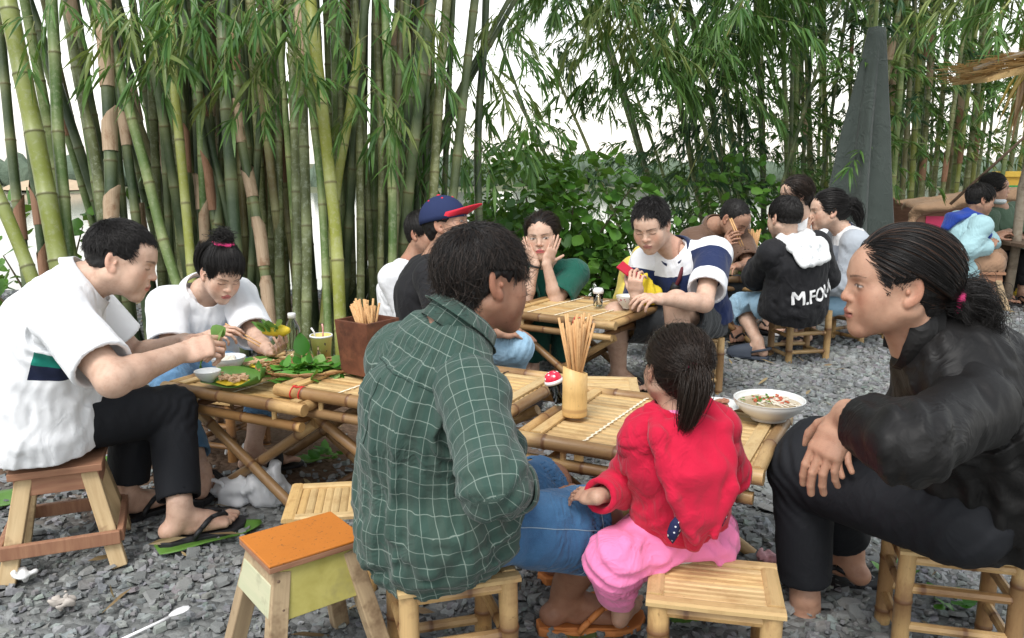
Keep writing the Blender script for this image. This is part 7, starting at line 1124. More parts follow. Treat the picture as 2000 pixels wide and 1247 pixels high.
for px_, pz, sx in ((-.055, .46, -1), (.052, .48, 1)):
    m = MB(); c_ = q(pz, px_, -.140); ax_ = nrm(T.ax * -1 + T.right(.5) * (-.25)); sx_ = nrm(np.cross(T.fwd(.5), ax_)); ln_ = .062 if sx < 0 else .045; wd = .016 if sx < 0 else .010; pr = [(0, .45), (.25, .9), (.6, 1.), (.85, .7), (1., .1)]
    for a_, w_ in pr: m.v += [tuple(c_ + ax_ * ln_ * a_ - sx_ * wd * w_ + T.fwd(.4) * .003), tuple(c_ + ax_ * ln_ * a_ - T.fwd(.4) * .006), tuple(c_ + ax_ * ln_ * a_ + sx_ * wd * w_ + T.fwd(.4) * .003)]
    m.a = list(m.v); m.f = [(j * 3 + i, j * 3 + i + 1, j * 3 + i + 4, j * 3 + i + 3) for j in range(4) for i in range(2)]; e_ = m.build('hood_ear', MATS['dotted_navy'], hd_, True); e_.modifiers.new('s', 'SOLIDIFY').thickness = .003
collar(sh, T, PINK, .049, .022, .2, .0, .1, name='undershirt_collar')
F = Field(*bounds([T.c(-.15), T.c(.12)], .15), .006); T.field(F, -.1, .24, -.004, .03); F.cut(T.c(.22), T.tan(.2)); v, f = F.mesh(); mesh_np('undershirt', v, f, WHITE2, p.o, True, {'cuv': v})
trousers(p.o, T, J, PINK, .0055, 1.62, 1.62, .315, (.106, .088, .080, .076), .008, 78, .0065, waist=.30, k=.66, srad=.11); p.arm('L', 1.6, V(-.3, -.2, .9), curl=(.25, .28, .32, .35), ks=.92, thumb=(.6, .6, -.3)); p.arm('R', 1.6, V(0, 0, 1), curl=(.4, .4, .5, .5), ks=.92); p.leg('L', .35, 1.0, fat=1.15); p.leg('R', .35, 1.0, fat=1.15)
o_, hv = hair_cap(p.o, p.hp, p.R, p.hs, NEAR['h'] * 1.3, .008, (V(0, .124, -.045), V(.084, .086, .112)), -.062, True); tp = V(.0, -.112, .020)
strands(o_, p.hp, p.R, p.hs, hv, 7000, tie_flow(tp), tie_len(tp), HAIRN, 7, .006, .07, 0, (.0006, .0004), 11, vol=.005, lr=(.9, 1.0), ear=True); strands(o_, p.hp, p.R, p.hs, hv, 420, lambda z_: z_ - CC + V(0, 0, -.03), .055, HAIRN, 7, .008, .55, .6, (.0004, .00015), 12, vol=.03, name='loose_hair')
lowh = hv[(hv[:, 2] < -.02)]; strands(o_, p.hp, p.R, p.hs, lowh, 500, lambda z_: np.tile(V(0, -.1, -1.), (len(z_), 1)), .06, HAIRN, 6, .004, .25, .6, (.0005, .0002), 13, vol=.01, name='loose_hair')
tail(o_, [p.hw((0, -.108, .018)), p.hw((.004, -.148, .008)), p.hw((-.004, -.150, -.045)), p.hw((-.012, -.135, -.105)), p.hw((-.022, -.118, -.155))], 1500, .026, HAIRN, (.0006, .0003), 14, taper=.2); ring(o_, 'hair_tie', p.hw((0, -.116, .020)), p.R @ V(0, -1, -.1), .013, .005, PKB); p.done()
# ---- 10 woman in black at the right
p = Person('p10', 'woman dressed in black with a ponytail sitting in profile at the right', 172, 168, (174, 2, 0), (.43, .255, .175), dict(NEAR, h=.0024, a=.0027), 1.0, 0.98, .07, 1.12, .97, .02, dict(open=.0026, brow=.7, stubble=0, fat=1.03, neck=.056, lip=(.30, .115, .09), nose=.95), .175, .035); J, T = p.J, p.T
def f10(P, t, a): return .005 * np.exp(-((t - .3) / .28) ** 2) * np.sin((t * T.L * 30 - a * 2.2) * 1.6 + 2.5 * waves(P, 97, .16, 3))
sh = shirt(p.o, T, J, SATIN, NEAR['c'], -.02, .026, 85, .013, name='blouse', neck_r=.060, yoke=.058, fold=f10); sleeve(sh, T, J['shR'], J['elR'], J['wrR'], 1.75, SATIN, NEAR['c'], (.064, .056, .046), .014, 86, .007); sleeve(sh, T, J['shL'], J['elL'], J['wrL'], 1.62, SATIN, NEAR['c'], (.060, .054, .047), .013, 87, .008); collar(sh, T, SATIN, .072, .055, 1.0, .0, .5)
trousers(p.o, T, J, JET, NEAR['c'], 1.86, 1.80, .325, (.098, .082, .070, .058), .008, 88, .0045, waist=.18); p.arm('L', 1.56, V(-.75, -.55, .45), V(-.42, -.12, -.75), curl=(.30, .32, .36, .42), thumb=(.75, .5, -.35), tcurl=.5, spread=.03, fat=1.12, ks=1.05); p.arm('R', 1.5, V(-.3, .3, .9), V(-.8, -.5, -.25), curl=(.5, .5, .55, .6), ks=1.02, fat=1.08)
p.leg('L', .6, 1.04, ('flip_flop', RUB), nrm(V(-.25, -.45, 1.6)), 1.08); p.leg('R', .5, 1.0, None, V(0, 0, 1), 1.05)
d_ = nrm(V(.75, .1, 0)); slipper(p.o, 'flip_flop', V(J['anR'][0] + .05, J['anR'][1] + .02, .100), V(-.9, .1, 0), 1, 1.02, RUB)
o_, hv = hair_cap(p.o, p.hp, p.R, p.hs, NEAR['h'] * 1.2, .007, (V(0, .124, -.040), V(.088, .094, .118)), -.075, True, bump_=.0008); tp = V(.0, -.118, -.035)
strands(o_, p.hp, p.R, p.hs, hv, 7000, tie_flow(tp), tie_len(tp), HAIRB, 8, .005, .035, 0, (.0006, .0005), 15, vol=.004, lr=(.92, 1.0), ear=True); strands(o_, p.hp, p.R, p.hs, hv, 1300, tie_flow(tp), tie_len(tp), hair_material('hair_brown_sheen', (.055, .028, .017)), 8, .006, .05, 0, (.0005, .0004), 16, vol=.005, lr=(.9, 1.0), ear=True)  # thin brown strands laid among the black to give a sheen
tail(o_, [p.hw((0, -.112, -.030)), p.hw((0, -.140, -.026)), p.hw((0, -.168, -.050)), p.hw((.0, -.182, -.090)), p.hw((0, -.178, -.130))], 3200, .040, HAIRB, (.0005, .0002), 17, curl=.02, taper=.5); ring(o_, 'hair_tie', p.hw((0, -.127, -.031)), p.R @ V(0, -1, .1), .024, .010, PKB, 24, .1)
m = MB(); c_ = V(*J['wrL']) + (V(*J['elL']) - V(*J['wrL'])) * .5; m.build('x', None) if False else None; p.done()
# ---- 11 man in brown
p = Person('p11', 'man in a brown shirt bending over his food at the far table', -80, -72, (-48, 38, 0), TAN, FAR, 1.0, 1.08, .05, 1, 1, 0, dict(open=0, fat=1.02), .18); J, T = p.J, p.T
sh = shirt(p.o, T, J, BROWN, FAR['c'], -.05, .02, 95, .008); sleeve(sh, T, J['shR'], J['elR'], J['wrR'], .9, BROWN, FAR['c'], (.07, .066, .05), .016, 96); sleeve(sh, T, J['shL'], J['elL'], J['wrL'], .9, BROWN, FAR['c'], (.07, .066, .05), .016, 97); collar(sh, T, BROWN, .076, .036, .7, .03); trousers(p.o, T, J, DGREY, FAR['c'], 1.8, 1.8, .285, seed=98)
RT11 = p.arm('R', .6, V(-.3, -.8, .4), curl=(.7, .75, .8, .85), tcurl=.6); p.arm('L', .6, V(0, 0, 1)); p.leg('R', .6, shoe=('flip_flop', RUB)); p.leg('L', .6, shoe=('flip_flop', RUB)); o_, hv = hair_cap(p.o, p.hp, p.R, p.hs, .005, .004, None, -.045, bump_=.0006); strands(o_, p.hp, p.R, p.hs, hv, 1500, lambda z_: z_ - CC, .012, HAIRG, 3, .004, .3, 0, (.001, .0006), 18, vol=.008); p.done()
# ---- 12 boy in the black jacket
p = Person('p12', 'boy in a black jacket with white hood lining seen from behind on a stool', 118, 110, (112, 8, 0), LIGHT, MID, .86, 1.04, .03, 1.12, 1.08, .0, dict(neck=.048), .150); J, T = p.J, p.T
sh = shirt(p.o, T, J, BLACKC, MID['c'], -.20, .044, 105, .010, name='jacket', yoke=.062, neck_r=.066, flare=.05); sleeve(sh, T, J['shR'], J['elR'], J['wrR'], 1.8, BLACKC, MID['c'], (.066, .062, .052), .02, 106, .009); sleeve(sh, T, J['shL'], J['elL'], J['wrL'], 1.8, BLACKC, MID['c'], (.066, .062, .052), .02, 107, .009)
q = lambda t, r_, f_: T.c(t) + T.right(t) * r_ + T.fwd(t) * f_
F = Field(*bounds([T.c(.5), T.c(1.), V(*J['shR']), V(*J['shL'])], .16), .0085); F.loft([q(.97, .0, -.06), q(.86, 0, -.128), q(.66, .0, -.165)], [(.11, .036), (.135, .036), (.115, .026)], .02, T.right(.8)); F.loft([q(.86, -.12, .05), q(.98, -.085, -.03), q(1.02, 0, -.066), q(.98, .085, -.03), q(.86, .12, .05)], [.04, .046, .034, .046, .04], .02)
F.disp(lambda P: .006 * waves(P, 108, .07, 4, T.ax)); v, f = F.mesh(); t = NT('print_white'); n_ = t.noise(t.geo(), 30, 3, .5); t.out(t.mix(t.ramp(n_, [(.60, 0.), (.63, 1.)], 'CONSTANT'), (.72, .73, .73), (.50, .52, .53)), .8); mesh_np('hood_lining', v, f, t.m, sh, True, {'cuv': v})
trousers(p.o, T, J, DENL, MID['c'], 1.35, 1.35, .32, (.096, .082, .076, .076), .010, 109, .006, 'denim_shorts', .1, k=.95); p.arm('L', 1.6, V(-.5, 0, .8), curl=(.6, .6, .6, .6)); p.arm('R', 1.6, V(.3, 0, .8), curl=(.6, .6, .6, .6)); p.leg('L', .1, 1.12, ('clog', RUBG, RUBG, 'clog')); p.leg('R', .1, 1.12, ('clog', RUBG, RUBG, 'clog'))
o_, hv = hair_cap(p.o, p.hp, p.R, p.hs, .0048, .009, None, -.035); strands(o_, p.hp, p.R, p.hs, hv[hv[:, 2] > 0], 1700, short_flow(V(0, -.05, .1), .02), .032, HAIRB, 4, .008, .12, .1, (.0011, .0006), 19, vol=.008)
tx = bpy.data.curves.new('lettering', 'FONT'); tx.body = 'M.FOUR'; tx.size = .115; tx.align_x = 'CENTER'; tx.offset = 0; tx.resolution_u = 3; to_ = bpy.data.objects.new('t', tx); COL.objects.link(to_); bpy.context.view_layer.update(); tm = bpy.data.meshes.new_from_object(to_.evaluated_get(bpy.context.evaluated_depsgraph_get())); bpy.data.objects.remove(to_)
bm = bmesh.new(); bm.from_mesh(tm); bmesh.ops.triangulate(bm, faces=bm.faces[:]); bmesh.ops.subdivide_edges(bm, edges=[e for e in bm.edges if e.calc_length() > .012], cuts=2); bmesh.ops.triangulate(bm, faces=bm.faces[:]); lay = {}
for k_, (dx_, dy_) in enumerate(((.006, 0), (0, .005), (.006, .005), (.003, .002))):
    d_ = bmesh.ops.duplicate(bm, geom=[g_ for g_ in bm.faces if g_.tag is False]) if k_ == 0 else bmesh.ops.duplicate(bm, geom=base_)
    if k_ == 0: base_ = [f_ for f_ in bm.faces if f_ not in set(g_ for g_ in d_['geom'] if isinstance(g_, bmesh.types.BMFace))]
    for v_ in d_['geom']:
        if isinstance(v_, bmesh.types.BMVert): v_.co.x += dx_; v_.co.y += dy_; v_.co.z = .0006 * (k_ + 1)
bvh = BVHTree.FromPolygons([tuple(v_.co) for v_ in sh.data.vertices], [tuple(f_.vertices) for f_ in sh.data.polygons])
tc = q(-.02, .052, -.35); rt_ = T.right(.1); upv = nrm(T.tan(.1)); fdv = T.fwd(.1)
for v_ in bm.verts:
    w_ = tc + rt_ * v_.co.x * .78 + upv * v_.co.y * .95 + upv * .055 * (v_.co.x); hit = bvh.ray_cast(Vector(w_), Vector(fdv)); v_.co = (hit[0] - Vector(fdv) * (.004 + v_.co.z)) if hit[0] is not None else Vector(w_ + fdv * .2)
bm.to_mesh(tm); bm.free(); tm.materials.clear(); tm.materials.append(simple('print_ink_white', (.76, .76, .76), .8, .2, .02)); link(bpy.data.objects.new('lettering', tm), sh); p.done()
# ---- 13, 14 women at the far table
p = Person('p13', 'woman in a white tee shirt with hair clip behind the boy in black', -160, -155, (-168, 8, 0), LIGHT, FAR, .95, 1.04, .02, 1, .95, 0, dict(open=.0026, lip=(.45, .14, .13)), .16); J, T = p.J, p.T
sh = shirt(p.o, T, J, WHITE, FAR['c'], -.05, .022, 115, .008); sleeve(sh, T, J['shR'], J['elR'], J['wrR'], .85, WHITE, FAR['c'], ease=.014, seed=116); sleeve(sh, T, J['shL'], J['elL'], J['wrL'], .85, WHITE, FAR['c'], ease=.014, seed=117); trousers(p.o, T, J, BLACKC, FAR['c'], 1.85, 1.85, .325, seed=118); p.arm('R', .6, V(0, 0, 1)); p.arm('L', .6, V(0, 0, 1)); p.leg('R', .6, shoe=('sandal', RUB)); p.leg('L', .6, shoe=('sandal', simple('sole_white', (.7, .7, .7), .6)))
o_, hv = hair_cap(p.o, p.hp, p.R, p.hs, .005, .012, (V(0, .122, -.052), V(.084, .080, .104)), -.09); tp = V(0, -.11, -.06); strands(o_, p.hp, p.R, p.hs, hv, 1300, tie_flow(tp), tie_len(tp), HAIRN, 6, .010, .06, 0, (.0013, .001), 20, vol=.006, lr=(.9, 1.)); tail(o_, [p.hw((0, -.105, -.05)), p.hw((0, -.13, -.09)), p.hw((0, -.10, -.17))], 350, .035, HAIRN, (.0012, .0008), 21)
m = MB()
for i in range(5): m.lathe(p.hw((.066, -.075, .045 - .018 * i)), [(0, .008), (.007, .005), (.008, 0)], 8, p.R @ V(1, -.3, 0))
m.build('hair_clip', simple('clip_cream', (.72, .6, .42), .4), o_, True); p.done()
p = Person('p14', 'girl with a white scrunchie and grey hoodie holding a hand to her mouth', 176, 172, (178, 6, 0), LIGHT, MID, .95, 1.06, .04, 1.02, .98, 0, dict(open=.002, lip=(.42, .16, .14)), .16); J, T = p.J, p.T
w_ = p.hw((.02, .105, -.165)); J['wrR'] = tuple(w_); J['elR'] = tuple(w_ + V(.05, .02, -.20))
sh = shirt(p.o, T, J, HOOD14, MID['c'], -.20, .028, 125, .009, name='hoodie', yoke=.062, flare=.06); sleeve(sh, T, J['shR'], J['elR'], J['wrR'], 1.7, GREYC, MID['c'], (.068, .062, .05), .016, 126, .007); sleeve(sh, T, J['shL'], J['elL'], J['wrL'], 1.8, GREYC, MID['c'], (.068, .062, .05), .016, 127, .008); collar(sh, T, NAVY, .064, .03, .8, .0)
trousers(p.o, T, J, DENL, FAR['c'], 1.75, 1.75, .295, seed=128); p.arm('R', 1.6, p.R @ V(.2, .9, .2), p.hw((.006, .112, -.055)) - w_, curl=(.12, .14, .2, .25), thumb=(.8, .6, .1)); p.arm('L', 1.6, V(0, 0, 1)); p.leg('R', .6, shoe=('sandal', RUB)); p.leg('L', .6, shoe=('sandal', RUB))
o_, hv = hair_cap(p.o, p.hp, p.R, p.hs, .0046, .010, (V(0, .124, -.044), V(.085, .086, .112)), -.07); tp = V(0, -.105, .030); strands(o_, p.hp, p.R, p.hs, hv, 1800, tie_flow(tp), tie_len(tp), HAIRB, 6, .008, .05, 0, (.0011, .0009), 22, vol=.005, lr=(.9, 1.)); tail(o_, [p.hw((0, -.10, .03)), p.hw((0, -.15, .03)), p.hw((0, -.185, -.03)), p.hw((0, -.19, -.13))], 700, .045, HAIRB, (.001, .0006), 23); ring(o_, 'scrunchie', p.hw((0, -.112, .032)), p.R @ V(0, -1, .1), .021, .012, WTB, 20, .15); p.done()
# ---- 15, 16 boy and woman by the stall
p = Person('p15', 'boy in a light blue jacket with blue hood on a wooden stool by the stall', 6, 2, (-6, 14, 0), TAN, FAR, .90, 1.06, .03, 1.1, 1.05, 0, dict(open=0), .165); J, T = p.J, p.T
sh = shirt(p.o, T, J, LBLUE, FAR['c'], -.22, .034, 135, .010, name='jacket', yoke=.064, flare=.04); sleeve(sh, T, J['shR'], J['elR'], J['wrR'], 1.85, LBLUE, FAR['c'], (.068, .064, .05), .018, 136, .009); sleeve(sh, T, J['shL'], J['elL'], J['wrL'], 1.85, LBLUE, FAR['c'], (.068, .064, .05), .018, 137, .009); q = lambda t, r_, f_: T.c(t) + T.right(t) * r_ + T.fwd(t) * f_
F = Field(*bounds([T.c(.4), T.c(1.), V(*J['shR']), V(*J['shL'])], .18), .0095); F.loft([q(.98, .0, -.06), q(.82, 0, -.15), q(.62, .0, -.175)], [(.09, .034), (.105, .036), (.06, .024)], .02, T.right(.8)); F.loft([q(.35, -.03, .155), q(.75, -.10, .125), q(.97, -.095, .0), q(1., 0, -.07), q(.97, .095, .0), q(.75, .10, .125), q(.35, .04, .155)], [.022, .032, .042, .036, .042, .032, .022], .02); v, f = F.mesh(); mesh_np('hood', v, f, BLUE, sh, True, {'cuv': v})
F = Field(*bounds([T.c(.4), T.c(1.)], .17), .0095); F.loft([q(.35, 0, .05), q(.9, 0, .05)], [(.10, .105), (.09, .075)], .02, T.right(.7)); v, f = F.mesh(); mesh_np('undershirt', v, f, cloth_mat('cloth_emerald', (.01, .22, .08)), p.o, True, {'cuv': v})
trousers(p.o, T, J, KHAKI, FAR['c'], 1.3, 1.3, .33, (.1, .085, .085, .09), .012, 138, .009); p.arm('R', 1.6, V(0, -.3, 1), curl=(.5, .5, .5, .5)); p.arm('L', 1.6, V(0, -.3, 1), curl=(.5, .5, .5, .5)); p.leg('R', .1, shoe=('flip_flop', RUB)); p.leg('L', .1, shoe=('flip_flop', RUB)); o_, hv = hair_cap(p.o, p.hp, p.R, p.hs, .005, .013, (V(0, .120, -.05), V(.085, .080, .112)), -.05); strands(o_, p.hp, p.R, p.hs, hv[hv[:, 2] > 0], 1100, short_flow(V(0, -.05, .1), .03), .045, HAIRB, 4, .012, .12, .2, (.0014, .0008), 24, vol=.010); p.done()
p = Person('p16', 'woman in an olive top with a face mask pulled under her chin', -70, -66, (-28, 4, 0), MEDIUM, FAR, .94, 1.02, .02, 1, .95, 0, dict(open=.003), .165); J, T = p.J, p.T
sh = shirt(p.o, T, J, OLIVE, FAR['c'], -.05, .024, 145, .008, neck_r=.06); sleeve(sh, T, J['shR'], J['elR'], J['wrR'], 1.0, OLIVE, FAR['c'], ease=.016, seed=146); sleeve(sh, T, J['shL'], J['elL'], J['wrL'], 1.0, OLIVE, FAR['c'], ease=.016, seed=147); trousers(p.o, T, J, BLACKC, FAR['c'], 1.85, 1.85, .34, seed=148); p.arm('R', .7, V(0, -.3, 1)); p.arm('L', .7, V(0, -.3, 1)); p.leg('R', .6, shoe=('sandal', RUB)); p.leg('L', .6, shoe=('sandal', RUB))
o_, hv = hair_cap(p.o, p.hp, p.R, p.hs, .005, .013, (V(0, .122, -.045), V(.084, .084, .108)), -.09); tp = V(0, -.11, -.03); strands(o_, p.hp, p.R, p.hs, hv, 1100, tie_flow(tp), tie_len(tp), HAIRB, 6, .010, .06, 0, (.0014, .001), 25, vol=.006, lr=(.9, 1.))
F = Field((-.09, -.02, -.16), (.09, .13, -.06), .004); F.ell((0, .045, -.105), (.060, .058, .030), .01); v, f = F.mesh(); mesh_np('face_mask', (p.R @ (v * p.hs).T).T + p.hp, f, simple('mask_pale', (.62, .68, .70), .8), p.o, True); p.done()
# ---------------------------------------------------------------- things on the tables and about
PORC = simple('porcelain', (.72, .73, .72), .18, .5, .02, 8); PORCB = simple('porcelain_bluish', (.62, .65, .68), .2, .5, .02, 8); PAPER = simple('paper_white', (.74, .74, .73), .8, .2, .03); PLASTW = simple('plastic_white', (.75, .75, .76), .35, .5, .02)
def bowl(label, c, r, h, mat, group='bowls', foot=.45, th=.004, inner=None, flare=1.6, deco=None):
    c = V(*c); R_ = empty('bowl', c, label, 'bowl', group); n = 40; pr = [(0, h * .10), (r * foot * .9, h * .10), (r * foot * .9, 0), (r * foot, 0), (r * foot * .98, h * .10)]
    for f in np.linspace(.05, 1, 9): pr.append((r * (foot + (1 - foot) * (1 - (1 - f) ** flare)), h * (.10 + .90 * f)))
    pr += [(r * 1.004, h * 1.005), (r - th, h)] + [((r - th) * (foot * .9 + (1 - foot * .9) * (1 - (1 - f) ** flare)), h * (.16 + .84 * f)) for f in np.linspace(.95, 0, 9)] + [(0, h * .15)]
    m = MB(); m.lathe(c, pr, n); m.build('shell', mat, R_, True)
    if deco:
        m = MB(); rg_ = np.random.default_rng(3)
        for i in range(26): a = rg_.uniform(0, 6.3); f = rg_.uniform(.5, .85); rad = r * (foot + (1 - foot) * (1 - (1 - f) ** flare)) * 1.006; p_ = c + V(math.cos(a) * rad, math.sin(a) * rad, h * (.1 + .9 * f)); m.lathe(p_, [(0, .0008), (rg_.uniform(.003, .007), 0)], 6, V(math.cos(a), math.sin(a), -.3))
        m.build('painted_flowers', simple('glaze_rose', (.45, .16, .18), .3, .5, .5, 90), R_)
    return R_
bowl('small white bowl nearest the man in white', (-1.057, 2.758, .466), .045, .040, PORC); b2 = bowl('larger white bowl behind the small one on the left table', (-1.045, 2.935, .457), .063, .056, PORCB)
m = MB(); rg_ = np.random.default_rng(9)
for i in range(14): m.lathe(V(-1.045, 2.935, .500) + V(rg_.normal(0, .018), rg_.normal(0, .018), 0), [(0, .010), (.010, .006), (.013, 0)], 7)
m.build('rice_noodles', simple('noodle_white', (.66, .60, .50), .5), b2, True)
so_b = bowl('large white bowl of noodle soup on the table before the girl', (.765, 2.345, .466), .104, .062, PORC, foot=.50, flare=2.0)
m = MB(); m.lathe(V(.765, 2.345, .512), [(0, .002), (.06, .002), (.093, 0)], 30); m.build('broth', simple('broth_cream', (.42, .33, .21), .15, .5, .3, 40, .2), so_b, True)
for nm, n_, col, sz, h_ in (('noodles', 40, (.62, .56, .46), .012, .004), ('scallion', 34, (.10, .24, .04), .007, .012), ('chilli_meat', 26, (.50, .12, .06), .010, .011)):
    m = MB(); cx_ = {'noodles': (.02, .01), 'scallion': (-.012, .022), 'chilli_meat': (.004, .018)}[nm]
    for i in range(n_):
        p_ = V(.765 + cx_[0] + rg_.normal(0, .026), 2.345 + cx_[1] + rg_.normal(0, .022), .513 + h_ * rg_.uniform(.2, 1)); a = rg_.uniform(0, 6.3)
        if nm == 'noodles': m.tube([p_, p_ + V(math.cos(a) * .02, math.sin(a) * .02, .003), p_ + V(math.cos(a + 1) * .03, math.sin(a + 1) * .03, 0)], .0022, 4)
        else: m.box(p_, V(math.cos(a), math.sin(a), .2) * sz * .5, V(-math.sin(a), math.cos(a), 0) * sz * .3, V(0, 0, 1) * sz * .18)
    m.build(nm, simple('food_' + nm, col, .5, .4, .3, 80), so_b)
# meat plate beside the soup
R_ = empty('plate', (.630, 2.425, .466), 'white plate of meat slices beside the soup bowl', 'plate'); m = MB(); m.lathe(V(.630, 2.425, .466), [(0, .003), (.04, .003), (.042, 0), (.045, 0), (.05, .008), (.074, .020), (.076, .021), (.073, .022), (.048, .011), (0, .008)], 36); m.build('dish', PORC, R_, True)
m = MB()
for i in range(9): a = rg_.uniform(0, 6.3); m.box(V(.635, 2.425, .480) + V(rg_.normal(0, .02), rg_.normal(0, .018), .004 * i * .7), V(math.cos(a), math.sin(a), .25) * .019, V(-math.sin(a), math.cos(a), .1) * .011, V(0, 0, 1) * .004)
m.build('meat_slice', simple('meat_brown', (.36, .16, .10), .45, .4, .4, 60, .3), R_, False, .002)
# banana-leaf plates with yellow pancake
LEAFG = simple('banana_leaf', (.085, .19, .030), .45, .4, .25, 25, .2); PANC = simple('pancake_yellow', (.72, .52, .035), .55, .4, .2, 70, .5); FILL = simple('filling_tan', (.55, .36, .22), .6, .3, .4, 120, .6)
def leaf_plate(label, c, L, W, ang, seed, curl=.02):
    c = V(*c); R_ = empty('leaf_plate', c, label, 'leaf plate', 'leaf plates'); rg_ = np.random.default_rng(seed); u = V(math.cos(ang), math.sin(ang), 0); v = V(-math.sin(ang), math.cos(ang), 0); m = MB(); nu, nv = 12, 8
    for i in range(nu):
        for j in range(nv): a, b = i / (nu - 1) * 2 - 1, j / (nv - 1) * 2 - 1; w = (1 - a ** 4) ** .5 * .9 + .1; p_ = c + u * a * L / 2 + v * b * W / 2 * w + V(0, 0, .003 + curl * (abs(b) ** 3 * (1.3 if b > 0 else .4) + max(0, a) ** 5) + .002 * math.sin(5 * a + 3 * b)); m.v.append(tuple(p_)); m.a.append(tuple(p_))
    m.f = [(i * nv + j, (i + 1) * nv + j, (i + 1) * nv + j + 1, i * nv + j + 1) for i in range(nu - 1) for j in range(nv - 1)]; o = m.build('banana_leaf', LEAFG, R_, True); o.modifiers.new('s', 'SOLIDIFY').thickness = .0015; m = MB(); n = 16
    for j, rr_ in enumerate((0.02, .5, .85, 1.)):
        for i in range(n): a = 2 * math.pi * i / n; q = 1 + .12 * math.sin(3 * a + seed) + .06 * math.sin(7 * a); p_ = c + u * (.012 + math.cos(a) * rr_ * q * L * .30) + v * math.sin(a) * rr_ * q * W * .30 + V(0, 0, .009 + .012 * (1 - rr_) + rg_.uniform(-.003, .004)); m.v.append(tuple(p_)); m.a.append(tuple(p_))
    m.f = [(j * n + i, j * n + (i + 1) % n, (j + 1) * n + (i + 1) % n, (j + 1) * n + i) for j in range(3) for i in range(n)] + [tuple(range(n - 1, -1, -1))]; m.build('pancake', PANC, R_, True); m = MB()
    for i in range(46): a = rg_.uniform(0, 6.3); m.box(c + u * rg_.normal(-.01, L * .13) + v * rg_.normal(0, W * .13) + V(0, 0, .022 + rg_.uniform(0, .008)), V(math.cos(a), math.sin(a), .2) * .011, V(-math.sin(a), math.cos(a), .3) * .004, V(0, 0, .0025))
    m.build('shredded_filling', FILL, R_); return R_
leaf_plate('banana leaf with pancake shreds before the small bowl', (-.965, 2.745, .460), .24, .15, TA, 3, .03); leaf_plate('yellow pancake on a leaf behind the herb basket', (-.925, 2.97, .458), .22, .14, TA + .3, 5, .02)
# basket of herbs, each leaf its own piece
R_ = empty('herb_basket', (-.74, 2.845, .458), 'woven basket heaped with green herb leaves', 'basket'); m = MB(); c = V(-.735, 2.855, .458)
for k in range(7):
    h = .004 + .006 * k; rad = .085 + .012 * k; m.tube([c + V(math.cos(a) * rad * 1.15, math.sin(a) * rad * .8, h + .002 * math.sin(a * 12 + k * 3)) for a in np.linspace(0, 2 * math.pi, 49)], .0036, 5, False)
for k in range(24): a = k * 2 * math.pi / 24; m.tube([c + V(math.cos(a) * q * 1.15, math.sin(a) * q * .8, h) for q, h in ((.02, .003), (.085, .003), (.16, .043))], .0025, 4, False)
m.build('basket_weave', BAMD, R_, True); rg_ = np.random.default_rng(12); HB = leafmat2('herb_leaf', (.035, .17, .015), (.14, .38, .05)); HBL = leafmat2('lettuce_leaf', (.16, .34, .08), (.30, .46, .16)); HM = [broad_leaf_mesh('herb_leaf', HB, .075, .05), broad_leaf_mesh('herb_leaf', HB, .09, .065), broad_leaf_mesh('lettuce_leaf', HBL, .12, .10)]
for i in range(120):
    a = rg_.uniform(0, 6.3); q = abs(rg_.normal(0, .075)); p_ = c + V(math.cos(a) * q * 1.2 + .01, math.sin(a) * q * .85, .026 + .028 * math.exp(-(q / .07) ** 2) * rg_.uniform(.3, 1)); place_leaf(R_, HM[2] if (i % 7 == 0) else HM[i % 2], p_, nrm(V(math.cos(a), math.sin(a), rg_.uniform(-.25, .6)) + rg_.normal(0, .5, 3) * V(1, 1, .5)), rg_, rg_.uniform(.42, .75))
place_leaf(R_, HM[1], c + V(-.02, .03, .07), V(-.1, .1, 1), rg_, .95, V(0, -1, .1)); place_leaf(R_, HM[2], c + V(.13, .05, .045), V(.9, .2, .35), rg_, 1.2); place_leaf(R_, HM[2], c + V(.12, .02, .04), V(.9, -.2, .3), rg_, 1.1)
# bottle, cup
t = NT('clear_plastic'); t.out((.93, .96, .97), .06, .5, Transmission_Weight=1.0, IOR=1.12); CLEAR = t.m; t = NT('clear_glass'); t.out((.93, .95, .95), .03, .5, Transmission_Weight=1.0, IOR=1.3); GLASS = t.m
R_ = empty('water_bottle', (-.835, 3.05, .458), 'clear plastic water bottle with a white cap', 'bottle'); c = V(-.835, 3.05, .458); m = MB(); pr = [(0, 0), (.026, 0), (.030, .006)]
for k in range(9): pr += [(.030, .012 + k * .012), (.0275, .018 + k * .012)]
pr += [(.030, .122), (.029, .135), (.020, .160), (.0125, .172), (.0125, .182)]; m.lathe(c, pr, 28); m.build('bottle_body', CLEAR, R_, True); m = MB(); m.lathe(c + V(0, 0, .178), [(0, .020), (.014, .019), (.015, .016), (.015, 0), (.0126, 0)], 24); m.build('cap', PLASTW, R_, True); m = MB(); m.lathe(c, [(0, .003), (.026, .003), (.0265, .052), (0, .052)], 24); m.build('water', GLASS, R_, True)
R_ = empty('paper_cup', (-.715, 3.0, .458), 'yellow paper cup with two straws beside the herb basket', 'cup'); c = V(-.715, 3.0, .458); m = MB(); m.lathe(c, [(0, .006), (.027, .006), (.028, 0), (.040, .118), (.0415, .119), (.042, .122), (.040, .124), (.0385, .121), (.027, .01)], 32); m.build('cup_body', simple('paper_yellow', (.74, .66, .24), .6, .3, .03), R_, True)
m = MB(); m.lathe(c, [(.0385, .1175), (.0420, .1165), (.0432, .121), (.0415, .1245), (.0385, .1235)], 32); m.build('rim', PAPER, R_, True); STR = simple('straw_white', (.72, .70, .70), .4)
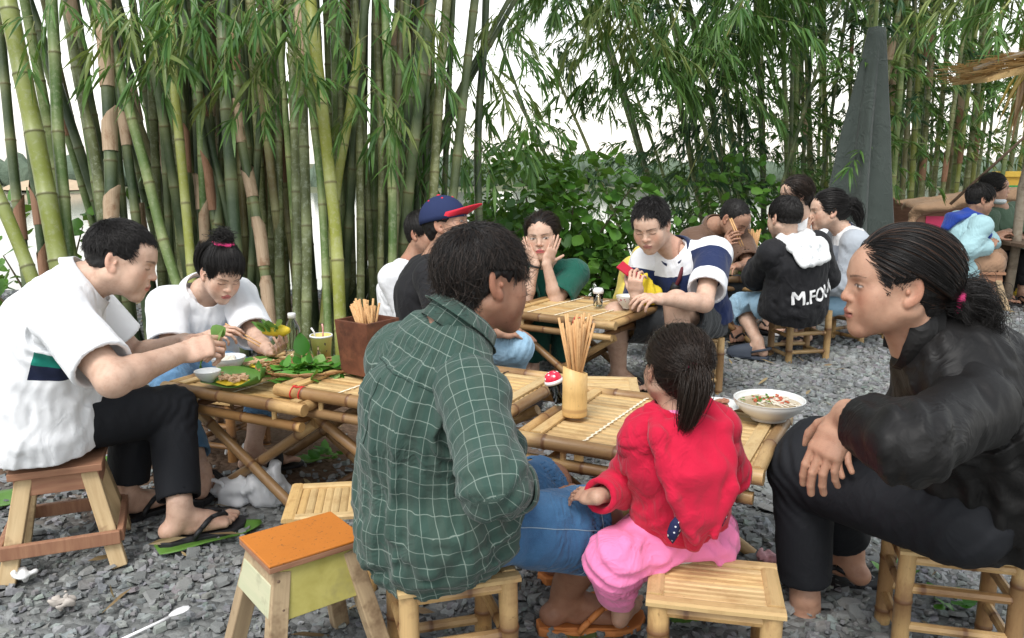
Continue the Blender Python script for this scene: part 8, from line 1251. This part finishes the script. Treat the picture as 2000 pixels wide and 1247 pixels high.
m = MB(); m.tube([c + V(.005, 0, .02), c + V(.008, .0, .15), c + V(.006, 0, .165)], .0032, 8); m.build('straw', simple('straw_red', (.75, .35, .32), .4, .5, .4, 160), R_, True); m = MB(); m.tube([c + V(-.01, 0, .02), c + V(-.026, 0, .135), c + V(-.036, 0, .150)], .0035, 8); m.build('straw', STR, R_, True)
def on_cup(a, z): r_ = .028 + .012 * z / .118 + .0008; return c + V(math.sin(a) * r_, -math.cos(a) * r_, z)
m = MB()                                                                             # printed figure of a server in an apron, and small prints
for pts_ in ([(-.30, .012), (.06, .012), (.02, .058), (-.22, .058)], [(-.26, .058), (.04, .058), (.0, .072), (-.20, .072)]): m.add([on_cup(a, z) for a, z in pts_], [(0, 1, 2, 3)])
for a_, z_, s_ in ((.55, .095, .07), (.62, .092, .05), (.75, .066, .05), (.45, .026, .10), (.56, .024, .07)): m.add([on_cup(a_ - s_, z_), on_cup(a_, z_ - .005), on_cup(a_ + s_, z_ + .003), on_cup(a_, z_ + .006)], [(0, 1, 2, 3)])
m.add([on_cup(-.11 + .10 * math.cos(q), .084 + .0045 * math.sin(q)) for q in np.linspace(.2, math.pi - .2, 7)], [tuple(range(7))]); m.build('printed_figure', simple('print_brown', (.10, .075, .05), .7), R_)
m = MB(); m.add([on_cup(-.11 + .075 * math.cos(q), .079 + .006 * math.sin(q)) for q in np.linspace(0, 2 * math.pi, 11)[:-1]], [tuple(range(10))]); m.add([on_cup(a, z) for a, z in ((-.33, .045), (-.26, .045), (-.21, .066), (-.25, .068))], [(0, 1, 2, 3)]); m.add([on_cup(a, z) for a, z in ((.09, .045), (.15, .045), (.05, .068), (.01, .066))], [(0, 1, 2, 3)]); m.build('printed_face', simple('print_skin', (.5, .33, .22), .7), R_)
# chopstick box
STICK = wood_mat('chopstick_wood', (.50, .27, .11), (.66, .41, .19), (80, 80, 4), .55); BOXW = wood_mat('box_wood', (.085, .030, .018), (.17, .065, .035), (20, 20, 60), .5, (.05, .022, .014))
def sticks(parent, c, n, spread, base, L, seed, r=.0042, tilt=.28):
    rg_ = np.random.default_rng(seed)
    for i in range(n):
        a = rg_.uniform(0, 6.3); q = spread * math.sqrt(rg_.uniform(0, 1)); p0 = V(*c) + V(math.cos(a + 2.5) * q * .7, math.sin(a + 2.5) * q * .7, base); d = nrm(V(math.cos(a) * tilt * rg_.uniform(.2, 1), math.sin(a) * tilt * rg_.uniform(.2, 1), 1)); m = MB(); l_ = L * rg_.uniform(.92, 1.06); m.tube([p0, p0 + d * l_ * .5, p0 + d * l_], [r * .7, r * .9, r], 6, True, rg_.uniform(0, 5)); s_ = m.build('chopstick', STICK, None, True); s_.location = (0, 0, 0); yield s_
def stick_things(parent_c, n, spread, base, L, seed, label, group, tilt=.28, r=.0042):
    for s_ in sticks(None, parent_c, n, spread, base, L, seed, r, tilt): tag(s_, label, 'chopstick', group)
c = V(-.505, 2.80, .492); R_ = empty('chopstick_box', c, 'tapered dark wooden box full of chopsticks', 'box'); ba = math.radians(-36); bu, bv = V(math.cos(ba), math.sin(ba), 0), V(-math.sin(ba), math.cos(ba), 0); q = lambda a, b, s_, h: c + bu * a * s_ + bv * b * s_ + V(0, 0, h)
for (a0, b0, a1, b1) in ((-1, -1, 1, -1), (1, -1, 1, 1), (1, 1, -1, 1), (-1, 1, -1, -1)): board(R_, 'box_side', [q(a0, b0, .066, 0), q(a1, b1, .066, 0), q(a1, b1, .079, .19), q(a0, b0, .079, .19)], .010, BOXW, .0015)
board(R_, 'box_bottom', [q(-1, -1, .058, .012), q(1, -1, .058, .012), q(1, 1, .058, .012), q(-1, 1, .058, .012)], .008, BOXW)
stick_things(c, 30, .05, .03, .225, 5, 'wooden chopstick standing in the dark wooden box', 'chopsticks in the wooden box', .42)
def tube_holder(label, c, r, h, seed, n, L, slabel, sgroup, slant=.012):
    c = V(*c); R_ = empty('chopstick_tube', c, label, 'chopstick holder', 'bamboo chopstick tubes'); m = MB(); k = 32
    for rr_, z_, top in ((0, .006, 0), (r * .98, .0, 0), (r, .003, 0), (r * 1.02, .018, 0), (r * 1.0, .022, 0), (r, h * .5, 0), (r * .99, h, 1), (r * .86, h, 1), (r * .84, .02, 0), (0, .018, 0)):
        for i in range(k): a = 2 * math.pi * i / k; m.v.append(tuple(c + V(math.cos(a) * rr_, math.sin(a) * rr_, z_ - (slant * math.cos(a - .4) if top else 0)))); m.a.append((math.cos(a) * .04 + math.sin(a) * .02, z_ + seed, abs(z_ - .02) + .004))
    m.f = [(j * k + i, j * k + (i + 1) % k, (j + 1) * k + (i + 1) % k, (j + 1) * k + i) for j in range(9) for i in range(k)]; m.build('tube', bamboo_mat('bamboo_tube_%d' % seed, (.68, .46, .19), (.50, .30, .11), (.40, .23, .09), .5), R_, True); stick_things(c, n, r * .62, .025, L, seed, slabel, sgroup, .26); return R_
tube_holder('pale bamboo tube of chopsticks on the table before the girl', (.189, 2.375, .467), .0375, .140, 6, 26, .275, 'wooden chopstick standing in the pale bamboo tube', 'chopsticks in the near bamboo tube'); tube_holder('bamboo tube of chopsticks on the far table', (1.66, 5.60, .472), .045, .15, 8, 18, .26, 'chopstick standing in the tube on the far table', 'chopsticks in the far bamboo tube')
# toothpick holders
c = V(.118, 2.475, .492); R_ = empty('toothpick_holder', c, 'clear toothpick jar with a red spotted mushroom lid, tipped over', 'toothpick jar'); ax_ = nrm(V(-.30, -.02, 1)); m = MB(); c = V(.152, 2.462, .475); m.lathe(c, [(0, 0), (.015, 0), (.017, .004), (.024, .075), (.0225, .075), (.016, .006), (0, .005)], 24, ax_); m.build('jar', GLASS, R_, True); m = MB(); m.lathe(c + ax_ * .072, [(.0, .012), (.028, .012), (.030, .006), (.029, 0), (0, 0)], 24, ax_); m.build('lid_rim', PLASTW, R_, True); m = MB(); m.lathe(c + ax_ * .084, [(0, .026), (.012, .024), (.022, .017), (.027, .006), (.027, 0)], 24, ax_); cp = m.build('mushroom_lid', simple('lid_red', (.66, .02, .06), .3), R_, True); m = MB()
x_ = nrm(np.cross(ax_, V(0, 1, 0))); y_ = np.cross(ax_, x_)
for i in range(9): a = i * 2.4; th = .35 + .11 * i; d = ax_ * math.cos(th) + (x_ * math.cos(a) + y_ * math.sin(a)) * math.sin(th); m.lathe(c + ax_ * .084 + d * .0268 - ax_ * .0015 * (i < 4), [(0, .0012), (.004, .0008), (.0048, -.001)], 8, d)
m.build('spot', PLASTW, cp, True); m = MB()
for i in range(14): a = rg_.uniform(0, 6.3); m.tube([c + ax_ * .008 + (x_ * math.cos(a) + y_ * math.sin(a)) * .010, c + ax_ * .068 + (x_ * math.cos(a + .4) + y_ * math.sin(a + .4)) * .015], .0011, 4)
m.build('toothpick', STICK, R_)
c = V(.453, 4.253, .472); R_ = empty('toothpick_jar', c, 'clear toothpick jar with a white lid on the back table', 'toothpick jar'); m = MB(); m.lathe(c, [(0, 0), (.024, 0), (.025, .004), (.026, .07), (.0235, .07), (.022, .006), (0, .005)], 24); m.build('jar', GLASS, R_, True); m = MB(); m.lathe(c, [(.0265, .066), (.028, .067), (.029, .082), (.022, .094), (0, .097)], 24); m.build('lid', PLASTW, R_, True); m = MB()
for i in range(22): a = rg_.uniform(0, 6.3); m.tube([c + V(math.cos(a) * .012, math.sin(a) * .012, .008), c + V(math.cos(a + .5) * .018, math.sin(a + .5) * .018, .062)], .0014, 4)
m.build('toothpick', STICK, R_)
bowl('white bowl with painted flowers on the back table', (.597, 4.177, .472), .060, .066, PORC, foot=.42, deco=1)
bowl('cream paper bowl on the far table', (1.47, 5.50, .472), .072, .072, simple('paper_cream', (.66, .52, .32), .7), foot=.75, flare=1.0); R_ = empty('greens_plate', (1.55, 5.66, .472), 'heap of green leaves with yellow pancake on the far table', 'herbs'); 
for i in range(70): a = rg_.uniform(0, 6.3); q_ = abs(rg_.normal(0, .07)); place_leaf(R_, HM[i % 3], V(1.55, 5.66, .49) + V(math.cos(a) * q_, math.sin(a) * q_, .07 * math.exp(-(q_ / .07) ** 2) * rg_.uniform(.3, 1)), nrm(V(math.cos(a), math.sin(a), .4) + rg_.normal(0, .4, 3)), rg_, rg_.uniform(.7, 1.1))
m = MB(); m.lathe(V(1.50, 5.68, .474), [(0, .05), (.04, .045), (.075, .02), (.08, 0)], 14); m.build('pancake', PANC, R_, True)
m = MB(); c = V(1.745, 5.60, .472); m.lathe(c, [(0, .004), (.026, .004), (.028, 0), (.034, .11), (.032, .11), (.026, .008), (0, .008)], 24); tag(m.build('drinking_glass', CLEAR, None, True), 'drinking glass beside the boy in black on the far table', 'glass')
# hands' things
def stick(label, p0, p1, r=.0036):
    m = MB(); m.tube([p0, p1], [r * .65, r], 6); return tag(m.build('chopstick', STICK, None, True), label, 'chopstick', 'held chopsticks')
h_ = (RT2[0] + RT2[4]) / 2; d_ = nrm(V(.80, -.12, -.42)); stick('upper chopstick held by the young woman with the bun', h_ + d_ * .17 + V(0, 0, .004), h_ - d_ * .07 + V(0, 0, .006)); stick('lower chopstick held by the young woman with the bun', h_ + d_ * .165 + V(0, -.006, -.008), h_ - d_ * .07 + V(.004, -.01, -.006))
c = (LT2[1] + LT2[4]) / 2 + V(-.015, -.01, .012); R_ = empty('leaf_roll', c, 'leaf roll of yellow pancake in the young woman\'s left hand', 'food roll'); m = MB(); m.tube([c + V(-.045, .0, .004), c + V(-.02, 0, .0), c + V(.03, -.005, -.004), c + V(.055, -.01, 0)], [.020, .024, .022, .010], 10); m.build('pancake', PANC, R_, True)
for i in range(5): place_leaf(R_, HM[2], c + V(-.03 + .01 * i, -.012, .004), nrm(V(-.5 + .15 * i, -.5, .55)), rg_, .55)
hc = V(*POSE['p1']['haR']) + V(.035, .01, .015); R_ = empty('folded_leaf', hc, 'green leaf being folded in the hands of the man in white', 'leaf')
for i in range(3): place_leaf(R_, HM[2], hc + V(.01 * i, 0, .0), nrm(V(.7 - .3 * i, -.2, .45 - .2 * i)), rg_, .42, V(0, -1, .2))
place_leaf(R_, HM[0], hc + V(-.03, -.01, -.01), V(-.25, -.1, -1), rg_, 1.2, V(0, -.3, 1))
c = (RT7[1] + RT7[4]) / 2 + V(-.01, -.012, .004); R_ = empty('phone', c, 'red smartphone in the hand of the young man', 'phone'); m = MB(); pu, pv = nrm(V(-.55, .1, .42)), nrm(V(.55, .75, .35)); m.box(c, pu * .068, pv * .034, nrm(np.cross(pu, pv)) * .0045); m.build('phone_case', simple('case_red', (.45, .012, .035), .3), R_, False, .004); m = MB(); m.box(c + nrm(np.cross(pu, pv)) * .0048, pu * .064, pv * .031, nrm(np.cross(pu, pv)) * .0003); m.build('screen', simple('screen_dark', (.02, .02, .025), .1), R_)
h_ = (RT11[0] + RT11[4]) / 2; stick('chopstick held by the man in brown', h_ + V(.03, -.05, -.10), h_ + V(-.03, .03, .07), .005); stick('second chopstick held by the man in brown', h_ + V(.045, -.05, -.095), h_ + V(-.02, .03, .075), .005)
# yellow jacket and bag by the young man
F = Field((.52, 4.75, .1), (1.05, 5.25, .9), .012); F.loft([V(.78, 5.0, .66), V(.76, 5.0, .55), V(.74, 4.98, .40), V(.76, 5.0, .26)], [(.05, .05), (.08, .07), (.10, .09), (.10, .09)], .04, V(1, 0, 0)); F.loft([V(.71, 4.95, .60), V(.67, 4.92, .42)], [.035, .035], .03); F.disp(lambda P: .012 * waves(P, 5, .10, 5, V(.1, 0, 1))); v, f = F.mesh(); tag(mesh_np('yellow_jacket', v, f, YELC, None, True, {'cuv': v}), 'pale yellow jacket heaped on a seat behind the young man with the phone', 'jacket')
F = Field((.45, 4.0, .35), (.90, 4.4, .75), .010); F.loft([V(.66, 4.22, .62), V(.70, 4.24, .52)], [(.045, .03), (.085, .05)], .03, V(1, 0, 0)); F.disp(lambda P: .012 * waves(P, 6, .07, 5, V(.2, 0, 1))); v, f = F.mesh(); tag(mesh_np('yellow_cloth', v, f, simple('cloth_bright_yellow', (.70, .52, .03), .75, .3, .15, 20), None, True), 'crumpled bright yellow cloth in the lap of the young man', 'cloth')
# ---------------------------------------------------------------- on the ground
def bag(label, c, r, seed, handle):
    c = V(*c); F = Field(c - .22, c + .22, .006); F.ell(c + V(0, 0, r[2] * .75), r, .02); F.seg(c + V(r[0] * .3, 0, r[2]), c + V(r[0] * .5, .0, r[2] * 2.0), r[0] * .5, .02, .03); F.disp(lambda P: .012 * waves(P, seed, .09, 5) + .004 * ridge(waves(P, seed + 1, .05, 4))); F.cut(c, (0, 0, -1), .01); v, f = F.mesh(); t = NT('plastic_bag_%d' % seed); t.out((.80, .81, .83), .35, .4); d = t.new('BsdfTranslucent'); t.inp(d, 0, (.8, .82, .85)); m_ = t.new('MixShader'); m_.inputs[0].default_value = .35; t.t.links.new(t.b.outputs[0], m_.inputs[1]); t.t.links.new(d.outputs[0], m_.inputs[2]); t.t.links.new(m_.outputs[0], t.n['Material Output'].inputs[0]); o = mesh_np('plastic_bag', v, f, t.m, None, True, {'cuv': v}); tag(o, label, 'plastic bag', 'plastic bags')
    if handle: ring(o, 'bag_handle', c + V(-r[0] * .7, -.02, r[2] * 1.3), V(.3, 1, .2), .032, .008, t.m, 16, .1)
bag('crumpled white plastic bag nearest the flip-flop', (-1.01, 2.80, .0), V(.075, .05, .05), 4, True); bag('taller white plastic bag leaning on the crossed table legs', (-.89, 2.79, .0), V(.08, .06, .075), 6, False)
m = MB(); a, b = V(-.985, 1.86, .040), V(-.878, 1.992, .044); d = nrm(b - a); s_ = V(-d[1], d[0], 0); m.tube([a, a + d * .10, b - d * .035], [.0045, .0038, .005], 6)
for j, (f_, w, dz) in enumerate(((0, .005, .0), (.012, .012, -.002), (.03, .0165, -.005), (.047, .014, -.003), (.058, .005, .001))): m.v += [tuple(b - d * .035 + d * f_ - s_ * w + V(0, 0, .004)), tuple(b - d * .035 + d * f_ + V(0, 0, dz)), tuple(b - d * .035 + d * f_ + s_ * w + V(0, 0, .004))]; m.a += m.v[-3:]
n0 = len(m.v) - 15; m.f += [(n0 + j * 3 + i, n0 + j * 3 + i + 1, n0 + j * 3 + i + 4, n0 + j * 3 + i + 3) for j in range(4) for i in range(2)]; sp_ = m.build('plastic_spoon', PLASTW, None, True); sp_.modifiers.new('s', 'SOLIDIFY').thickness = .0015; tag(sp_, 'white plastic spoon lying on the stones at the bottom left', 'spoon')
def ground_leaf(label, c, ang, L, W, mat, seed, curl=.02):
    rg_ = np.random.default_rng(seed); c = V(*c); u = V(math.cos(ang), math.sin(ang), 0); v = V(-math.sin(ang), math.cos(ang), 0); m = MB(); nu, nv = 14, 7
    for i in range(nu):
        for j in range(nv): a, b = i / (nu - 1), j / (nv - 1) * 2 - 1; w = math.sin(math.pi * min(1, a * .86 + .12)) ** .7; p_ = c + u * (a - .5) * L + v * b * W / 2 * w * (1 + .1 * math.sin(9 * a + seed)) + V(0, 0, .002 + curl * .3 * b * b + .004 * math.sin(6 * a + 2 * b + seed)); m.v.append(tuple(p_)); m.a.append(tuple(p_))
    m.f = [(i * nv + j, (i + 1) * nv + j, (i + 1) * nv + j + 1, i * nv + j + 1) for i in range(nu - 1) for j in range(nv - 1)]; o = m.build('fallen_leaf', mat, None, True); o.modifiers.new('s', 'SOLIDIFY').thickness = .0015; return tag(o, label, 'leaf', 'leaves lying on the ground')
ground_leaf('long green banana leaf piece under the flip-flop', (-.985, 2.50, .012), math.radians(38), .34, .13, LEAFG, 1); ground_leaf('torn green leaf by the orange flip-flop', (.165, 1.97, .012), math.radians(-60), .17, .10, simple('leaf_dull', (.10, .14, .05), .6, .3, .3, 20), 2, .03); ground_leaf('wide green leaf at the far left edge', (-1.84, 2.80, .012), math.radians(60), .30, .14, LEAFG, 3); ground_leaf('green leaf by the black sandal under the left table', (-.83, 3.2, .012), math.radians(10), .16, .07, LEAFG, 4); ground_leaf('small green leaf behind the stool of the man in white', (-1.60, 3.2, .012), .3, .2, .09, LEAFG, 5)
def weed(label, c, n, h, seed):
    rg_ = np.random.default_rng(seed); R_ = empty('weed', c, label, 'weed', 'weeds among the stones')
    for i in range(n): a = rg_.uniform(0, 6.3); q_ = rg_.uniform(0, h * .7); place_leaf(R_, HM[i % 2], V(*c) + V(math.cos(a) * q_, math.sin(a) * q_, rg_.uniform(.02, h)), nrm(V(math.cos(a), math.sin(a), rg_.uniform(.0, .8))), rg_, rg_.uniform(.4, .75))
for lb, c_, n, h, s_ in (('sprig of green weeds under the middle table', (-.76, 3.18, 0), 14, .09, 1), ('weeds under the stool of the woman in black', (1.20, 2.06, 0), 12, .06, 2), ('small weeds behind the girl\'s stool', (.46, 1.99, 0), 8, .05, 3), ('tuft of weeds by the woman\'s flip-flop', (1.12, 2.24, 0), 9, .05, 4), ('weeds at the foot of the bamboo behind the young woman', (-1.0, 4.1, 0), 16, .18, 5), ('weeds by the stall post at the right edge', (4.4, 7.0, 0), 10, .1, 6)): weed(lb, c_, n, h, s_)
def litter(name, label, c, r, mat, seed, cat='litter'):
    c = V(*c); F = Field(c - .08, c + .08, .004); F.ell(c + V(0, 0, r * .35), V(r, r * .7, r * .4), .01); F.disp(lambda P: r * .3 * waves(P, seed, r * 1.1, 5)); v, f = F.mesh(); tag(mesh_np(name, v, f, mat, None, True), label, cat, 'litter on the ground')
litter('crumpled_tissue', 'crumpled white tissue left of the spoon', (-1.44, 2.22, .015), .032, PAPER, 1); litter('crumpled_tissue', 'dirty paper scrap on the stones between stool and spoon', (-1.24, 2.07, .014), .034, simple('paper_dirty', (.42, .38, .34), .9), 2); litter('candy_wrapper', 'red and clear wrapper on the stones by the black trousers', (.79, 2.33, .015), .034, simple('wrapper_red', (.60, .30, .32), .25, .5, .6, 60), 3); litter('candy_wrapper', 'red wrapper under the near table', (.06, 2.62, .015), .03, simple('wrapper_crimson', (.55, .02, .05), .4), 4); litter('crumpled_tissue', 'white scrap on the soil under the middle table', (-.42, 3.35, .015), .035, PAPER, 5); litter('crumpled_tissue', 'white scrap under the left table near the bamboo legs', (-1.15, 3.25, .02), .04, PAPER, 6)
# dead bamboo leaves scattered: too many and small to count
rg_ = np.random.default_rng(77); N_ = 700; x_ = rg_.uniform(-4, 5, N_); y_ = rg_.uniform(1.6, 7.2, N_); P = np.stack([x_, y_, np.full(N_, .035)], 1); a_ = rg_.uniform(0, 6.3, N_); Ls = rg_.uniform(.05, .12, N_); leaves_mesh('leaf_litter', P, np.stack([np.cos(a_), np.sin(a_), rg_.normal(0, .15, N_)], 1), Ls, Ls * .16, leaf_mat('litter_leaf', (.16, .10, .05), (.34, .26, .13), .1), None, 5, .05); o = bpy.data.objects['leaf_litter']; tag(o, 'dry bamboo leaves scattered over the stones', 'leaf litter', kind='stuff')
# ---------------------------------------------------------------- folded umbrella
c = V(3.21, 7.65, 0); R_ = empty('garden_umbrella', c, 'tall folded grey garden umbrella with hanging cover', 'umbrella'); m = MB(); n = 96
for j, z_ in enumerate(np.concatenate([[2.40], np.linspace(2.385, .42, 26)])):
    f = (2.40 - z_) / 1.98; rad = .002 if j == 0 else .072 + .215 * f ** .85
    for i in range(n):
        a = 2 * math.pi * i / n; fold = (.26 * math.sin(6 * a + .6 * math.sin(f * 3)) + .10 * math.sin(11 * a + 2 + f)) * min(1, f * 2.2); tw = a + .12 * f; x0 = .10 * (1 - f) * -.0
        q = V(math.cos(tw) * rad * (1 + fold), math.sin(tw) * rad * (1 + fold) * .85, z_ + (.05 * math.sin(6 * a) if j == 26 else 0)); m.v.append(tuple(c + q + V(-.02 + .06 * (1 - f), 0, 0))); m.a.append((a * .2, z_, 1.))
m.f = [(j * n + i, (j + 1) * n + i, (j + 1) * n + (i + 1) % n, j * n + (i + 1) % n) for j in range(26) for i in range(n)]; m.build('canopy_cover', cloth_mat('canvas_grey', (.056, .070, .063), .8, 300, .12, .35), R_, True)
m = MB(); m.tube([c + V(0, 0, .03), c + V(0, 0, 2.2)], .024, 10); m.build('post', simple('metal_grey', (.25, .26, .27), .4, .5), R_, True); m = MB(); m.lathe(c, [(0, .06), (.04, .06), (.05, .05), (.24, .04), (.25, 0)], 24); m.build('base', simple('concrete_grey', (.24, .24, .23), .9), R_, True)
# ---------------------------------------------------------------- stall at the right edge
POSTW = wood_mat('post_wood', (.27, .22, .16), (.38, .32, .25), (30, 30, 6), .85, (.16, .12, .09))
m = MB(); m.tube([V(4.215, 6.9, -.1), V(4.25, 6.9, .5), V(4.235, 6.88, 1.0), V(4.29, 6.86, 1.5), V(4.27, 6.86, 2.3)], [.040, .038, .036, .034, .030], 9); tag(m.build('stall_post', POSTW, None, True), 'crooked wooden post at the right edge before the stall', 'post')
m = MB(); m.tube([V(4.35, 8.2, .80), V(5.4, 8.0, 1.95)], [.015, .013], 8); tag(m.build('stall_brace', WOODD, None, True), 'thin dark slanting pole behind the stall post', 'pole')
STRAW = wood_mat('thatch_straw', (.40, .26, .11), (.56, .39, .18), (5, 120, 120), .9, (.28, .15, .06)); R_ = empty('thatched_eave', (4.1, 6.2, 1.85), 'woven straw eave poking in at the right edge', 'eave'); rg_ = np.random.default_rng(4); A0, A1 = V(3.60, 6.45, 1.81), V(4.9, 5.85, 2.10)
for lay in range(2):
    V_, F_, C_ = [], [], []; n_ = 420
    for i in range(n_):
        f = rg_.uniform(0, 1); p0 = A0 + (A1 - A0) * f + V(0, rg_.uniform(-.02, .5), .02 + .05 * lay) + V(0, 0, .10 * rg_.uniform(0, 1)); d = nrm(V(-1.0, -.05, -.12) + rg_.normal(0, .10, 3)); l_ = rg_.uniform(.10, .26); w = rg_.uniform(.003, .008); s_ = nrm(np.cross(d, V(0, .3, 1))); k = len(V_); V_ += [p0 - s_ * w, p0 + s_ * w, p0 + d * l_ + s_ * w * .4, p0 + d * l_ - s_ * w * .4, p0 + V(0, 0, -w), p0 + d * l_ + V(0, 0, -w * .5)]; F_ += [(k, k + 1, k + 2, k + 3), (k, k + 3, k + 5, k + 4), (k + 1, k + 4, k + 5, k + 2)]
    o = mesh_np('straw_layer', np.array(V_), F_, STRAW, R_, False, {'cuv': np.array(V_)}); o['kind'] = 'stuff'
m = MB(); pp = []
for i in range(9):
    f = i / 8; p0 = A0 + (A1 - A0) * f
    for dy, dz in ((-.02, -.012), (.5, .05), (.5, .085), (-.02, .075)): m.v.append(tuple(p0 + V(0, dy, dz * (.35 + .65 * min(1, f * 3)) + .01 * math.sin(i * 2.1)))); m.a.append(m.v[-1])
m.f = [(i * 4 + j, i * 4 + (j + 1) % 4, (i + 1) * 4 + (j + 1) % 4, (i + 1) * 4 + j) for i in range(8) for j in range(4)] + [(3, 2, 1, 0), (32, 33, 34, 35)]; m.build('straw_mat', STRAW, R_, False); m = MB(); m.tube([A0 + V(-.05, .1, .10), A0 + (A1 - A0) * .5 + V(0, .1, .2), A1 + V(0, .1, .22)], .02, 8); m.build('eave_pole', POSTW, R_, True)
P, D, Ls = [], [], []
for i in range(70): P.append(V(3.75, 6.3, 1.86) + V(rg_.uniform(0, .5), rg_.normal(0, .05), rg_.normal(0, .02))); D.append(nrm(V(rg_.normal(-.3, .3), rg_.normal(0, .2), -1))); Ls.append(rg_.uniform(.15, .42))
leaves_mesh('dry_fronds', np.array(P), np.array(D), np.array(Ls), np.array(Ls) * .09, leaf_mat('frond_dry', (.13, .07, .03), (.36, .27, .05), .15), R_, 9, .3)
R_ = empty('stall_cart', (4.6, 8.7, 0), 'old stall cart with a rolled tan canvas top and a pink panel', 'cart'); WOODC = wood_mat('cart_wood', (.16, .075, .05), (.25, .13, .085), (5, 40, 40), .8)
board(R_, 'front_board', [(4.20, 8.55, .12), (5.20, 8.45, .12), (5.20, 8.45, .80), (4.20, 8.55, .70)], .04, WOODC); board(R_, 'side_board', [(4.20, 9.3, .12), (4.20, 8.55, .12), (4.20, 8.55, .70), (4.20, 9.3, .85)], .03, WOODC); board(R_, 'pink_panel', [(4.29, 8.534, .36), (4.72, 8.491, .36), (4.72, 8.491, .66), (4.29, 8.534, .66)], .012, simple('panel_pink', (.55, .035, .11), .6))
for x_ in (4.24, 5.16): beam(R_, 'cart_leg', (x_, 8.56, -.02), (x_, 8.56, .14), .07, .07, WOODC); beam(R_, 'cart_leg', (x_, 9.25, -.02), (x_, 9.25, .14), .07, .07, WOODC)
F = Field((4.0, 8.3, .1), (5.5, 9.5, 1.25), .016); F.loft([V(4.24, 8.55, .72), V(4.8, 8.50, .84), V(5.3, 8.46, .90)], [(.075, .055), (.08, .06), (.08, .06)], .03, V(0, 1, 0)); F.loft([V(4.24, 8.9, .74), V(5.3, 8.85, .90)], [(.3, .05), (.3, .05)], .04, V(0, 1, 0)); F.loft([V(4.2, 8.56, .72), V(4.12, 8.56, .5), V(4.09, 8.58, .25)], [.05, .032, .02], .03); F.disp(lambda P: .014 * waves(P, 4, .16, 5, V(1, 0, .1))); v, f = F.mesh(); mesh_np('canvas_top', v, f, cloth_mat('canvas_tan', (.34, .215, .13), .85, 200, .25, .4), R_, True, {'cuv': v})
R_ = empty('yellow_booth', (5.7, 9.1, 0), 'yellow painted booth wall with a green stripe at the right edge', 'booth'); board(R_, 'wall_panel', [(5.30, 9.1, 0), (6.6, 9.0, 0), (6.6, 9.0, 1.05), (5.30, 9.1, 1.05)], .05, simple('paint_ochre', (.56, .33, .04), .7)); board(R_, 'green_stripe', [(5.301, 9.096, .90), (6.6, 8.996, .90), (6.6, 8.996, .96), (5.301, 9.096, .96)], .004, simple('paint_green', (.02, .24, .06), .6)); board(R_, 'top_rail', [(5.28, 9.08, 1.05), (6.62, 8.98, 1.05), (6.62, 8.98, 1.11), (5.28, 9.08, 1.11)], .09, simple('paint_yellow', (.62, .40, .05), .6))
m = MB(); m.lathe(V(4.40, 6.72, .562), [(0, .004), (.032, .004), (.034, 0), (.042, .13), (.040, .13), (.033, .008)], 24); tag(m.build('white_cup', PORC, None, True), 'white cup on the dark plank table at the right edge', 'cup')
F = Field((4.3, 6.85, -.02), (4.85, 7.4, .3), .010); F.ell((4.56, 7.12, .06), (.14, .10, .07), .02); F.disp(lambda P: .016 * waves(P, 9, .09, 5)); v, f = F.mesh(); tag(mesh_np('yellow_bag', v, f, simple('plastic_yellow', (.68, .47, .02), .4), None, True), 'crumpled yellow plastic bag on the ground at the right edge', 'plastic bag')
m = MB(); m.lathe(V(4.75, 7.45, 0), [(0, 0), (.20, 0), (.24, .02), (.25, .17), (.23, .17), (.21, .03), (0, .03)], 28); tag(m.build('washing_tub', RUB, None, True), 'black tub behind the yellow bag at the right edge', 'tub')
m = MB(); m.lathe(V(4.78, 7.95, .0), [(0, .0), (.22, .0), (.26, .28), (.24, .28), (.20, .02), (0, .02)], 28); tag(m.build('green_basin', simple('plastic_green', (.16, .30, .10), .5), None, True), 'green plastic basin behind the black tub', 'basin')
